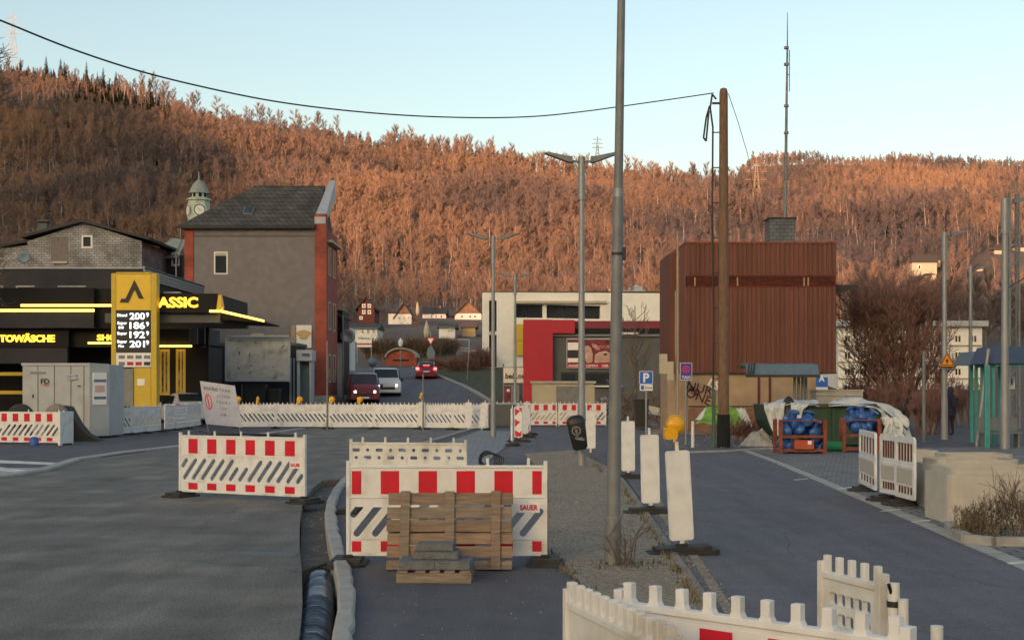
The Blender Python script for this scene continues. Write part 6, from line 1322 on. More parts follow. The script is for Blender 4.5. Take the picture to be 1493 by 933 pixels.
for u in (1107,1123): mb.box((XX(u,Yb)-.04,Yb+.06,-.05),(XX(u,Yb)+.04,Yb+.12,zm-.05))
mb.box((x0+.1,Yb+.05,ZZ(593,Yb)),(XX(1107,Yb),Yb+.08,ZZ(591.5,Yb))); mb.build('wall_strips',m_timber,t)
mb=MB(); mb.box((x1-.1,Yb+.6,ZZ(430,Yb)),(XX(1224,Yb),Yb+D,ZZ(376,Yb))); mb.build('side_box',m_rust,t)
mb=MB(); mb.add([(x1,Yb+.4,ZZ(414,Yb)),(XX(1258,Yb),Yb+.6,ZZ(414,Yb)),(XX(1258,Yb),Yb+4,ZZ(414,Yb)),(x1,Yb+4,ZZ(414,Yb)),(x1,Yb+.4,ZZ(429,Yb)),(XX(1258,Yb),Yb+.6,ZZ(418,Yb)),(XX(1258,Yb),Yb+4,ZZ(418,Yb)),(x1,Yb+4,ZZ(429,Yb))],[(0,1,2,3),(4,7,6,5),(0,4,5,1),(1,5,6,2),(2,6,7,3),(3,7,4,0)]); mb.build('awning',m_roofd,t)
mb=MB(); mb.box((XX(977,Yb+3),Yb+3,-.05),(x0+.05,Yb+7,ZZ(375,Yb+5))); mb.build('rear_wing',m_rust,t)
mb=MB(); mb.box((XX(975,Yb),Yb+.4,.0),(x0+.1,Yb+3,ZZ(545,Yb))); mb.build('side_pier',m_tan,t)
Yc=57.; mb=MB(); mb.box((XX(1122,Yc),Yc,zt),(XX(1159,Yc),Yc+1.1,ZZ(319,Yc))); ch=mb.build('roof_stack',Mbrick('grey_block',(.16,.18,.2),(.13,.15,.16),(.09,.1,.1),.3,.15,.02),rf); mb=MB(); mb.box((XX(1120,Yc),Yc-.05,ZZ(319,Yc)),(XX(1161,Yc),Yc+1.15,ZZ(317,Yc))); mb.build('stack_cap',m_roofd,rf)
mb=MB(); text(mb,'NUR',(XX(1021,Yb),Yb+.10,ZZ(566,Yb)),.5,.004,.006,0,tilt=R(-14)); text(mb,'ONE!',(XX(1021,Yb),Yb+.10,ZZ(579,Yb)),.5,.004,.006,0,tilt=R(-22)); text(mb,'RS',(XX(1012,Yb),Yb+.1,ZZ(570,Yb)),.4,.004,.004,0,tilt=R(-30)); mb.build('graffiti',m_graf,t)
mb=MB(); text(mb,'LS',(XX(1042,Yb),Yb+.10,ZZ(560,Yb)),.5,.004,.012,0,tilt=R(-30)); mb.build('graffiti',m_whiter,t)
t=thing('antenna_mast','tall thin antenna mast rising from the roof stack of the signal building','antenna',(XX(1150,Yc),Yc+.5,ZZ(319,Yc)),ry=R(.1)); h=ZZ(14,Yc)-ZZ(319,Yc)
mb=MB(); mb.cyl((-.05,0,0),(0,0,h*.55),.075,.055,10); mb.cyl((0,0,h*.55),(.03,0,h*.83),.05,.04,8); mb.cyl((.03,0,h*.83),(.03,0,h),.03,.012,6)
for q in (.2,.42,.55,.75,.83): mb.cyl((-.01,0,h*q-.05),(-.01,0,h*q+.05),.1,.1,10)
mb.cyl((.12,0,h*.62),(.12,0,h*.82),.02,.02,6); mb.cyl((0,0,h*.7),(.12,0,h*.7),.02,.02,6); mb.build('mast',m_galvd,t,world=False)
# metre boxes and notice
t=thing('meter_box','pale grey junction boxes on the left corner of the signal building','box',(XX(968,52),52,ZZ(552,52))); mb=MB(); pbox(mb,962,973,516,545,52,.3); pbox(mb,973,982,527,554,51.95,.3); mb.build('boxes',m_beige,t)
t=thing('information_plate','blue and white information plate on the right of the signal building','sign',(XX(1200,53.5),53.5,ZZ(574,53.5))); mb=MB(); pbox(mb,1190,1207,550,564,53.5,.06,0); pbox(mb,1190,1207,564.2,570,53.5,.06,1); text(mb,'A',(XX(1198,53.5),53.49,ZZ(552,53.5)),.3,.005,.01,1); mb.build('plate',[m_signblue,m_signwhite],t)
# concrete wall beyond skip
t=thing('concrete_wall','low pale board-marked concrete wall behind the green skip','wall',(XX(1225,51),51.5,0)); mb=MB(); pbox(mb,1190,1258,569,640,51,1); pbox(mb,1188,1260,568,570,50.95,1.1) ; mb.build('wall',m_conc2,t); mb=MB(); pbox(mb,1191,1257,577,578,50.98,.02); mb.build('joint',m_galvd,t)
# shelter (bus stop) in front of building
Yq=49.; t=thing('bus_shelter','bus shelter with a curved blue-grey roof in front of the signal building','shelter',(XX(1140,Yq),Yq+.8,0))
mb=MB(); pr=[(0,ZZ(549,Yq)),(.05,ZZ(546,Yq)),(.28,ZZ(531,Yq)),(1.1,ZZ(529,Yq)),(1.6,ZZ(533,Yq)),(1.6,ZZ(536,Yq)),(1.1,ZZ(532,Yq)),(.32,ZZ(534,Yq)),(.1,ZZ(549,Yq))]
xa,xb=XX(1089,Yq),XX(1195,Yq); V=[(xa,Yq+a,z) for a,z in pr]+[(xb,Yq+a,z) for a,z in pr]; n=len(pr); mb.add(V,[(i,i+n,(i+1)%n+n,(i+1)%n) for i in range(n)]+[tuple(range(n)),tuple(range(2*n-1,n-1,-1))]); mb.build('roof',m_blueg,t)
mb=MB(); mb.box((xa-.03,Yq-.03,ZZ(550,Yq)),(xb+.02,Yq+.06,ZZ(546,Yq))); mb.build('edge_beam',m_roofd,t)
for u in (1165,1172,1179,1185):
    mb=MB(); mb.box((XX(u,Yq)-.045,Yq+.7+(u-1165)*.02,0),(XX(u,Yq)+.045,Yq+.8+(u-1165)*.02,ZZ(540,Yq))); mb.build('column',m_galvd,t)
for u in (1087,1091,1095): pass
mb=MB()
for u in (1091,1095,1099): mb.obox((XX(u,Yq),Yq-.01,ZZ(540,Yq)),(.05,.05,.5),(0,R(8),0))
mb.build('end_brackets',m_roofd,t)
# green skip
Yk=42.; t=thing('green_skip','large dark green steel skip partly covered by a white tarpaulin','skip',(XX(1220,Yk),Yk+1,0)); xa,xb=XX(1118,Yk),XX(1322,Yk); z1=ZZ(590,Yk)
mb=MB(); mb.plate([(xa+.35,.05),(xb-.25,.05),(xb,.5),(XX(1275,Yk),z1),(XX(1115,Yk),z1),(xa-.0,z1-.5)],(),Yk,Yk+2.0); mb.build('body',m_skip,t,bevel=.02)
mb=MB(); mb.box((XX(1118,Yk),Yk-.06,z1-.09),(XX(1278,Yk),Yk,z1+.03)); mb.beam((XX(1275,Yk),Yk-.03,z1-.02),(xb,Yk-.03,.5),.08,.1); mb.build('rim',M('brownish_green_steel',(.05,.05,.035)),t)
for u in (1128,1215,1300):
    mb=MB(); mb.box((XX(u,Yk)-.05,Yk-.07,.06),(XX(u,Yk)+.05,Yk-.0,(z1-.1) if u<1280 else .75)); mb.build('rib',m_skip,t)
def tarp(name,label,quad,thick,seed,mat_,n=14,amp=.12,sag=.0,grp=None):
    """wrinkled sheet through 4 corner points a,b,c,d"""
    a,b_,c,d=[Vector(p) for p in quad]; t=thing(name,label,'tarpaulin',(a.x,a.y,min(p.z for p in (a,b_,c,d))),group=grp); mb=MB(); vs=[]
    for j in range(n+1):
        for i in range(n+1):
            s,q=i/n,j/n; p=a.lerp(b_,s).lerp(d.lerp(c,s),q); nn=noise.noise(Vector((s*4+seed,q*4,seed)))+.5*noise.noise(Vector((s*9,q*3+seed,seed*2))); p=p+Vector((nn*amp*.4,-abs(nn)*amp,nn*amp*.8-sag*math.sin(math.pi*s)*math.sin(math.pi*q))); vs.append(p)
    k=n+1; mb.add(vs,[(j*k+i,j*k+i+1,(j+1)*k+i+1,(j+1)*k+i) for j in range(n) for i in range(n)],0,True); mb.build('sheet',mat_,t,solid=thick); return t
def drape(label,rows,seed,mat_=m_tarp,n=26,amp=.12,sub=7):
    """wrinkled tarpaulin following rows of (left point, right point)"""
    L_=crom([r[0] for r in rows],sub); R_=crom([r[1] for r in rows],sub); t=thing('tarpaulin',label,'tarpaulin',(L_[0].x,L_[0].y,min(min(p.z for p in L_),min(p.z for p in R_)))); mb=MB(); vs=[]
    for j,(a,b_) in enumerate(zip(L_,R_)):
        for i in range(n+1):
            q=i/n; p=a.lerp(b_,q); w1=noise.noise(Vector((q*5+seed,j*.12,seed))); w2=noise.noise(Vector((q*14+seed,j*.3,seed*2))); nn=w1+.45*w2; vs.append(p+Vector((nn*amp*.4,-abs(nn)*amp,nn*amp*.55)))
    k=n+1; m=len(L_); mb.add(vs,[(j*k+i,j*k+i+1,(j+1)*k+i+1,(j+1)*k+i) for j in range(m-1) for i in range(n)],0,True); mb.build('sheet',mat_,t,solid=.015); return t
Y=41.85
drape('white tarpaulin hanging over the left end of the green skip',[(at(1116,588,Y+1.2),at(1150,586,Y+1.2)),(at(1113,590,Y),at(1144,589,Y)),(at(1116,606,Y-.1),at(1143,610,Y-.1)),(at(1130,632,Y-.12),at(1142,640,Y-.12))],1.3,amp=.1)
drape('narrow white tarpaulin fold falling at the left centre of the skip',[(at(1150,586,Y+1.2),at(1178,586,Y+1.2)),(at(1152,589,Y),at(1180,589,Y)),(at(1152,603,Y-.1),at(1170,600,Y-.1)),(at(1153,624,Y-.12),at(1164,624,Y-.12))],7.3,amp=.1)
drape('big white tarpaulin lying over the right half of the skip and sliding to the ground',[(at(1212,586,Y+1.6),at(1240,580,Y+1.8)),(at(1210,589,Y+.1),at(1262,583,Y+1.3)),(at(1270,592,Y-.1),at(1286,588,Y+1.1)),(at(1284,607,Y-.15),at(1312,604,Y+.9)),(at(1288,618,Y-.2),at(1326,626,Y+.5)),(at(1318,634,Y-.25),at(1333,648,Y+.2))],3.1,amp=.22)
drape('crumpled tarpaulin end in front of the big one, right of the skip',[(at(1284,606,Y-.3),at(1304,610,Y-.3)),(at(1290,618,Y-.45),at(1316,622,Y-.4)),(at(1286,634,Y-.5),at(1318,636,Y-.5)),(at(1300,648,Y-.6),at(1331,652,Y-.6))],5.1,amp=.2)
drape('flat white sheet on top of the skip beside the black sack',[(at(1135,583,Y+1.9),at(1190,584,Y+1.9)),(at(1128,587,Y+1),at(1192,587,Y+1)),(at(1124,590,Y),at(1196,591,Y))],9.1,amp=.12)
t=thing('dark_sack','black sack peaking above the middle of the skip','sack',(XX(1151,42),42.1,ZZ(592,42)-.2)); mb=MB(); mb.lathe([(.32,-.5),(.33,0),(.25,.22),(.12,.42),(.04,.5),(0,.5)],n=12); 
for i,v in enumerate(mb.v): mb.v[i]=(v[0]*(1+.25*noise.noise(Vector(v)*4)),v[1]*.7,v[2])
mb.build('sack',m_black,t,world=False)
t=thing('green_cushion','bright green rolled sheet on the ground between the two crates','roll',(XX(1217,38),38.6,0)); mb=MB(); mb.cyl((-.35,0,.17),(.35,0,.15),.15,.13,14); mb.build('roll',M('bright_green_roll',(.02,.3,.12)),t,world=False)
# crates with blue fittings
def crate(loc,rz,label,w_,group='rusty steel crates in front of the skip'):
    t=thing('steel_crate',label,'crate',loc,rz,group); h=.92; d=.8
    for sx in (-1,1):
        for sy in (-1,1): mb=MB(); mb.box((sx*w_/2-.05,sy*d/2-.05,0),(sx*w_/2+.05,sy*d/2+.05,h)); mb.build('corner_post',m_crate,t,world=False,bevel=.005)
    for z in (.1,.47):
        mb=MB(); mb.box((-w_/2+.05,-d/2+.02,z-.04),(w_/2-.05,d/2-.02,z-.01)); mb.build('shelf',m_crate,t,world=False)
        mb=MB(); mb.box((-w_/2+.05,-d/2-.03,z-.05),(w_/2-.05,-d/2+.019,z+.03)); mb.build('rail',m_crate,t,world=False)
    mb=MB(); mb.box((w_/2-.02,-d/2+.05,.1),(w_/2+.01,d/2-.05,.85)); mb.build('side_panel',m_crate,t,world=False)
    mb=MB(); mb.box((-w_/2+.05,-d/2-.02,h-.05),(w_/2-.05,-d/2+.01,h-.02)); mb.build('top_rail',m_crate,t,world=False); return t
def fitting(loc,label,s,seed):
    rnd=random.Random(seed); t=thing('pipe_fitting',label,'pipe fitting',loc,rnd.uniform(-.8,.8),'blue pipe fittings in the crates',rx=rnd.uniform(-.5,.5),ry=rnd.uniform(-.6,.6))
    mb=MB(); mb.lathe([(.0,-.17*s),(.13*s,-.17*s),(.13*s,-.13*s),(.08*s,-.12*s),(.10*s,0),(.08*s,.12*s),(.13*s,.13*s),(.13*s,.17*s),(.07*s,.17*s),(.06*s,.1*s),(0,.1*s)],n=14,axis='y'); mb.cyl((0,0,.05*s),(0,0,.24*s),.07*s,.06*s,12); mb.cyl((0,0,.2*s),(0,0,.24*s),.11*s,.11*s,14); mb.build('flanged_body',m_blue,t,world=False); return t
cr=[(1166,37.6,1.2,0,'left rusty crate filled with blue pipe fittings'),(1254,38.4,.95,R(-8),'right rusty crate with blue pipe fittings heaped on top')]
wl=['lower left','lower middle','lower right','upper left','upper centre','upper right','top left','top right']
for ci,(u,Y,w_,rz,lab) in enumerate(cr):
    crate((XX(u,Y),Y,.02),rz,lab,w_); cxx=XX(u,Y)
    pos=[(-.38,.24),(-.05,.24),(.38,.22),(-.36,.62),(.0,.62),(.34,.6),(-.22,.86),(.18,.84)] if ci==0 else [(.3,.22),(.28,.3),(-.2,.72),(.08,.7),(.3,.74),(-.25,.95),(.02,.98),(.25,.9)]
    for i,(dx,z) in enumerate(pos):
        if ci==0 and i in (1,): continue
        fitting((cxx+dx*(w_/1.2),Y-.1,z),'blue flanged pipe fitting, %s in the %s crate'%(wl[i],'left' if ci==0 else 'right'),1.35 if ci==0 else 1.3,i+ci*10)
t=thing('red_box','orange-red plastic box with a white label in the left crate','box',(XX(1171,37.2),37.2,.14)); mb=MB(); mb.box((-.26,-.12,0),(.27,.15,.25)); mb.build('box',M('orange_red_plastic',(.42,.07,.025),rough=.5),t,world=False,bevel=.01); mb=MB(); mb.box((.1,-.13,.13),(.2,-.121,.23)); mb.build('label',m_signwhite,t,world=False)
# green tarpaulin left + rubble
tarp('tarpaulin','lime green and white tarpaulin spread by the brown wall',(at(1013,620,50),at(1030,594,52.5),at(1082,594,52.5),at(1094,622,50)),.02,2.2,m_green,n=16,amp=.22)
tarp('tarpaulin','white corner flap at the right of the lime green tarpaulin',(at(1072,596,50),at(1086,595,50),at(1098,626,49.6),at(1090,622,49.8)),.02,4.2,m_tarp,n=8,amp=.08)
tarp('tarpaulin','white triangular flap at the left of the lime green tarpaulin',(at(1013,613,50),at(1030,593,50.4),at(1026,606,50),at(1022,612,50)),.02,4.7,m_tarp,n=6,amp=.05)
t=thing('rubble_mound','small grey mound of rubble left of the green skip','mound',(XX(1108,42.5),42.5,0)); mb=MB(); n=18; vs=[]
for j in range(n+1):
    for i in range(n+1): x=(i/n-.5)*1.3; y=(j/n-.5)*1.2; r_=math.hypot(x,y)/.62; vs.append((x,y,max(-.02,.5*(1-r_**1.5)+.13*noise.noise(Vector((x*6,y*6,0))))))
k=n+1; mb.add(vs,[(j*k+i,j*k+i+1,(j+1)*k+i+1,(j+1)*k+i) for j in range(n) for i in range(n)]); mb.build('heap',m_conc,t,world=False)
# turquoise shelters at the right edge
def tshelter(u0,u1,Y,label,n,roofm,vr0,vr1,posts,pw=.12):
    t=thing('platform_shelter',label,'shelter',(XX((u0+u1)/2,Y),Y+.6,0)); mb=MB(); a,b_=XX(u0,Y),XX(u1,Y)
    mb.add([(a+.12,Y,ZZ(vr0,Y)),(b_,Y,ZZ(vr0,Y)),(b_,Y-.35,ZZ(vr1,Y)),(a-.12,Y-.35,ZZ(vr1,Y)),(a+.12,Y+1.8,ZZ(vr0,Y)),(b_,Y+1.8,ZZ(vr0,Y)),(b_,Y+1.8,ZZ(vr1,Y)),(a-.12,Y+1.8,ZZ(vr1,Y))],[(0,3,2,1),(4,5,6,7),(0,1,5,4),(3,7,6,2),(1,2,6,5),(0,4,7,3)]); mb.build('roof',roofm,t)
    mb=MB(); mb.box((a,Y-.2,ZZ(vr1+4,Y)),(b_,Y-.1,ZZ(vr1,Y)-.01)); mb.build('beam',m_teal,t)
    for u,dy in posts: mb=MB(); mb.box((XX(u,Y)-pw/2,Y+dy,0),(XX(u,Y)+pw/2,Y+dy+pw,ZZ(vr1,Y))); mb.build('column',m_teal,t)
    return t
tshelter(1448,1530,42,'dark blue roofed turquoise platform shelter at the right edge',3,m_navy,505,530,((1449,0),(1457,1.5),(1482,1.4),(1500,0)),.09)
tshelter(1421,1442,44,'small turquoise shelter with a sloping roof, left of the dark blue one',2,m_blueg,512,532,((1424,0),(1431,.9),(1438,.3)),.09)
t=thing('turquoise_post','turquoise painted post with bolts in front of the dark blue shelter','post',(XX(1439,40.5),40.5,0)); mb=MB(); mb.box((-.075,-.06,0),(.075,.06,ZZ(532,40.5))); mb.build('column',m_teal,t,world=False,bevel=.01)
t=thing('timetable_plate','white timetable plate inside the turquoise shelter','sign',(XX(1475,44),44,ZZ(567,44))); mb=MB(); pbox(mb,1471,1480,549,567,44,.05); mb.build('plate',m_signwhite,t); mb=MB(); text(mb,'i',(XX(1475,44),43.98,ZZ(556,44)),.3,.004,.006,0); mb.build('print',m_ink,t)
t=thing('lattice_mast','grey lattice railway mast at the right edge behind the lamp','mast',(XX(1479,58),58,0)); mb=MB(); h=ZZ(282,58); r=.2
for sx in (-1,1): mb.box((sx*r-.04,-.05,0),(sx*r+.04,.05,h)); mb.box((sx*r-.04,.3,0),(sx*r+.04,.4,h))
k=0
while k*.45<h-.4: mb.beam((-r,-.05,k*.45),(r,-.05,k*.45+.45),.04,.03) if k%2 else mb.beam((r,-.05,k*.45),(-r,-.05,k*.45+.45),.04,.03); k+=1
for q in (-.1,.0,.12): mb.cyl((q,0,h),(q,0,h+.5),.03,.03,6)
mb.build('lattice',m_galvd,t,world=False)
t=thing('catenary_wire','thin rising wire behind the lamps on the right','wire',(0,0,0)); mb=MB(); mb.cyl((XX(1400,70),70,ZZ(462,70)),(XX(1510,50),50,ZZ(395,50)),.02,.02,5); mb.build('wire',m_black,t)
# bench and tracks clutter
t=thing('platform_bench','grey metal bench under the turquoise shelters','bench',(XX(1458,41),41,0)); mb=MB(); mb.box((-.6,-.2,.42),(.6,.2,.47)); mb.build('seat',m_galvd,t,world=False); mb=MB(); mb.box((-.6,.2,.5),(.6,.24,.9)); mb.build('backrest',m_galvd,t,world=False)
for s in (-.5,.5): mb=MB(); mb.box((s-.03,-.18,0),(s+.03,.18,.42)); mb.build('leg',m_galvd,t,world=False)
# white apartment block seen through twigs
Yw=100.; t=thing('apartment_block','white apartment block half hidden behind the big leafless bush','building',(XX(1310,Yw),Yw+5,0)); x0,x1=XX(1222,Yw),XX(1432,Yw)
mb=MB(); mb.box((x0,Yw,0),(x1,Yw+9,ZZ(470,Yw))); mb.build('wall',m_whiter,t); mb=MB(); mb.box((x0-.3,Yw-.5,ZZ(476,Yw)),(x1+.3,Yw+9,ZZ(468,Yw))); mb.build('roof_edge',m_zinc,t)
for r_,v in enumerate((488,512,536,560)):
    for c_ in range(9):
        u=1230+c_*23; window(t,XX(u,Yw),XX(u+11,Yw),ZZ(v+12,Yw),ZZ(v,Yw),Yw,fw=.08,bars=(.5,))
    mb=MB(); mb.box((x0,Yw-.12,ZZ(v+16.5,Yw)),(x1,Yw-.004,ZZ(v+15,Yw))); mb.build('floor_band',m_tan,t)
# concrete blocks
def cblock(u0,u1,Y,vt,D,label,r=.18):
    x0,x1=XX(u0,Y),XX(u1,Y); h=ZZ(vt,Y); t=thing('concrete_block',label,'concrete block',((x0+x1)/2,Y+D/2,0),group='pale precast concrete units'); w_=(x1-x0)/2
    mb=MB(); mb.plate(rrect(-w_,-D/2,w_,D/2,r,4),[rrect(-w_+.12,-D/2+.12,w_-.12,D/2-.12,r*.6,3)[::-1]],0.02,h-.08,axis='z'); mb.build('walls',m_conc2,t,world=False,bevel=.012)
    mb=MB(); mb.plate(rrect(-w_+.07,-D/2+.07,w_-.07,D/2-.07,r,4),[rrect(-w_+.13,-D/2+.13,w_-.13,D/2-.13,r*.6,3)[::-1]],h-.079,h,axis='z'); mb.build('rim',m_conc2,t,world=False,bevel=.01); return t
cblock(1384,1560,18.4,684,1.25,'large pale concrete unit nearest the camera behind the dry bush')
cblock(1364,1500,20.4,671,1.1,'pale concrete unit directly behind the nearest one')
cblock(1378,1490,22.3,663,1.0,'furthest of the three big pale concrete units')
cblock(1327,1376,27.2,657,.8,'small grey concrete unit behind the striped white panels',r=.05)
t=thing('pale_slab','pale blue-grey slab lying low between panels and concrete units','slab',(XX(1350,21.5),21.9,0)); mb=MB(); mb.box((-.4,-.5,.16),(.28,.5,.42)); mb.build('slab',m_zinc,t,world=False,bevel=.01); mb=MB(); mb.box((-.35,-.4,0),(.2,.4,.16)); mb.build('bearer',m_black,t,world=False)
t=thing('planter_kerb','curved brownish stone edging around the dry bush bed','edging',(0,0,0)); 
pl=P((1385,772),(1392,783),(1410,793),(1450,797),(1493,797),(1600,795)); mb=MB()
for a,c in zip(pl,pl[1:]): mb.beam((a[0],a[1],.05),(c[0],c[1],.05),.14,.13)
mb.build('edging',m_brownstone if 'm_brownstone' in globals() else m_conc,t)
# ------------------------------------------------------------ bushes and trees
def grow(mb,p,d,L,r,lv,rnd,kids,up,spread,mt,shr=.68,minr=.004):
    q=p+d*L; mb.cyl(p,q,r,max(minr,r*.62),6 if r>.05 else 3,mt,caps=False)
    if lv==0: return
    for i in range(kids[0] if len(kids) else 2):
        s=rnd.uniform(.35,1.); b_=p+d*L*s; dd=(d*.55+Vector((rnd.gauss(0,spread),rnd.gauss(0,spread),up+rnd.gauss(0,spread*.6)))).normalized(); grow(mb,b_,dd,L*shr*rnd.uniform(.7,1.2),max(minr,r*.5),lv-1,rnd,kids[1:] or kids,up,spread,mt,shr,minr)
def leafy(mb,c,rad,n,size,rnd,m=0,flat=1.):
    for i in range(n):
        while True:
            v=Vector((rnd.uniform(-1,1),rnd.uniform(-1,1),rnd.uniform(-1,1)))
            if v.length<1: break
        p=Vector(c)+Vector((v.x*rad[0],v.y*rad[1],v.z*rad[2])); a=Vector((rnd.gauss(0,1),rnd.gauss(0,1),rnd.gauss(0,1))).normalized(); b_=a.cross(Vector((rnd.gauss(0,1),rnd.gauss(0,1),rnd.gauss(0,1)))).normalized(); s=size*rnd.uniform(.5,1.4); mb.add([p-a*s,p+b_*s*.5,p+a*s,p-b_*s*.5],[(0,1,2,3)],m)
rnd=random.Random(21)
Yt=58.; t=thing('leafless_tree','big bushy leafless tree with reddish twigs right of the signal building','tree',(XX(1312,Yt),Yt,0)); mb=MB()
for i in range(9):
    a=i*.75; mb.cyl((.15*math.cos(a),.15*math.sin(a),0),(.9*math.cos(a)*rnd.uniform(.5,1.2),.9*math.sin(a),2.2),.11,.07,6,caps=False)
mb.build('trunk',m_bark,t,world=False); mb=MB()
for i in range(72):
    a=rnd.uniform(0,6.28); rr=rnd.uniform(.05,1)**.5; z0=rnd.uniform(.1,4.2); p=Vector((math.cos(a)*rr*1.1,math.sin(a)*rr*1.1,z0)); d=Vector((math.cos(a)*rr*.55,math.sin(a)*rr*.5,1-.3*rr)).normalized(); grow(mb,p,d,rnd.uniform(1.1,1.8),.04,3,rnd,[6,5,4],.35,.42,0,.66,.010)
mb.build('crown',m_twig,t,world=False)
t=thing('leafless_shrub','low dark shrub between the wooden pole and the skip','shrub',(XX(1080,44),44,0)); mb=MB()
for i in range(34): a=rnd.uniform(0,6.28); grow(mb,Vector((rnd.uniform(-.5,.45),rnd.uniform(-.3,.3),0)),Vector((math.cos(a)*.4,math.sin(a)*.3,1)).normalized(),rnd.uniform(.3,.55),.012,2,rnd,[5,4],.2,.5,0,.7,.006)
mb.build('twigs',m_twig,t,world=False)
for u,Y,h,lab in ((1345,52,2.2,'rusty undergrowth shrub at the foot of the big leafless tree, left of the thin post'),(1365,54,2.6,'rusty undergrowth shrub between the thin post and the lamp'),(1240,60,2.4,'bare shrub between the signal building and the big leafless tree'),(1395,62,2.6,'bare shrub behind the person'),(1290,55,2.8,'low bare shrub behind the skip')):
    t=thing('leafless_shrub',lab,'shrub',(XX(u,Y),Y,0),group='bare shrubs behind the skip'); mb=MB()
    for i in range(int(16+h*3)): a=rnd.uniform(0,6.28); grow(mb,Vector((rnd.uniform(-.5,.5)*h*.3,rnd.uniform(-.3,.3),0)),Vector((math.cos(a)*.25,math.sin(a)*.2,1)).normalized(),h*.38*rnd.uniform(.7,1.2),.02,3,rnd,[4,4,3],.5,.35,0,.62,.008)
    mb.build('twigs',m_twig,t,world=False)
t=thing('young_tree','slender bare young tree behind the parking sign','tree',(XX(926,70),70,.1)); mb=MB(); mb.cyl((0,0,0),(0,0,2.6),.09,.07,8,caps=False); mb.cyl((0,0,2.6),(0,0,5.8),.06,.015,6,caps=False); mb.build('trunk',m_bark,t,world=False); mb=MB()
for i in range(22): a=i*2.4; z=1.5+i*.17; grow(mb,Vector((0,0,z)),Vector((math.cos(a)*.9,math.sin(a)*.7,.75)).normalized(),(1.2-.025*i),.02,2,rnd,[4,3],.5,.35,0,.6,.008)
mb.build('crown',m_twig2,t,world=False)
t=thing('twig_pile','heap of bare branches and grey rubbish behind the parking sign','pile',(XX(925,62),62,0)); mb=MB()
for i in range(60): p=Vector((rnd.uniform(-1.3,1.3),rnd.uniform(-.4,.4),rnd.uniform(.2,1.4))); d=Vector((rnd.gauss(0,.5),rnd.gauss(0,.2),rnd.gauss(0,.5))); mb.cyl(p-d,p+d,.03,.015,4,caps=False)
mb.build('branches',m_twig2,t,world=False); mb=MB(); mb.obox((.9,0,.7),(.9,.4,.35),(0,.2,.1)); mb.build('white_sack',m_tarp,t,world=False)
t=thing('waste_bin','dark wheeled bin behind the parking sign post','bin',(XX(935,58),58,0)); mb=MB(); mb.plate([(-.25,.1),(.25,.1),(.3,1.2),(-.3,1.2)],(),-.3,.3); mb.build('bin_body',m_black,t,world=False,bevel=.02); mb=MB(); mb.box((-.32,-.33,1.2),(.32,.32,1.27)); mb.build('bin_lid',m_black,t,world=False,bevel=.02)
# dry bush in the planter (right edge)
Yd=16.9; t=thing('dry_bush','half dry bush with brown and dark green leaves in front of the concrete unit','bush',(XX(1470,Yd),Yd,0)); mb=MB()
for i in range(60):
    a=rnd.uniform(0,6.28); x=rnd.uniform(-.55,.35); hh=.22+.33*max(0,(x+.55)/.9); grow(mb,Vector((x,rnd.uniform(-.25,.25),0)),Vector((math.cos(a)*.35,math.sin(a)*.3,1)).normalized(),hh*rnd.uniform(.7,1.1),.007,2,rnd,[4,4],.4,.4,0,.6,.0025)
mb.build('twigs',m_twig2,t,world=False); mb=MB()
for i in range(900):
    x=rnd.uniform(-.6,.45); top=.28+.5*max(0,(x+.6)/1.0); p=Vector((x,rnd.uniform(-.3,.3),rnd.uniform(.03,top)*rnd.uniform(.7,1.1))); leafy(mb,p,(.04,.04,.04),1,.02,rnd,0 if rnd.random()<.6 else 1)
mb.build('leaves',[m_leaf,m_dry],t,world=False)
t=thing('dry_plants','pale dry low plants at the left end of the bush bed','plant',(XX(1420,16.9),16.9,0)); mb=MB()
for i in range(70): p=Vector((rnd.uniform(-.28,.3),rnd.uniform(-.2,.2),0)); mb.cyl(p,p+Vector((rnd.gauss(0,.05),rnd.gauss(0,.05),rnd.uniform(.1,.36))),.004,.002,3,caps=False)
leafy(mb,(0,0,.18),(.3,.2,.13),260,.02,rnd,0); mb.build('stalks',m_dry,t,world=False)
# left edge tree
Yl=62.; t=thing('leafless_tree','bare tree reaching in with a few branches at the left edge','tree',(XX(-52,Yl),Yl,0)); mb=MB(); mb.cyl((0,0,0),(0,0,6),.28,.2,8,caps=False); mb.cyl((0,0,6),(.2,0,15),.2,.06,7,caps=False); mb.build('trunk',m_bark,t,world=False); mb=MB()
for i in range(26): a=rnd.uniform(-1.2,1.2); z=5.5+i*.45; grow(mb,Vector((.05*i/6,0,z)),Vector((math.cos(a),math.sin(a),.25)).normalized(),1.15,.05,3,rnd,[4,4,3],.1,.4,0,.68,.008)
mb.build('crown',m_twig2,t,world=False)
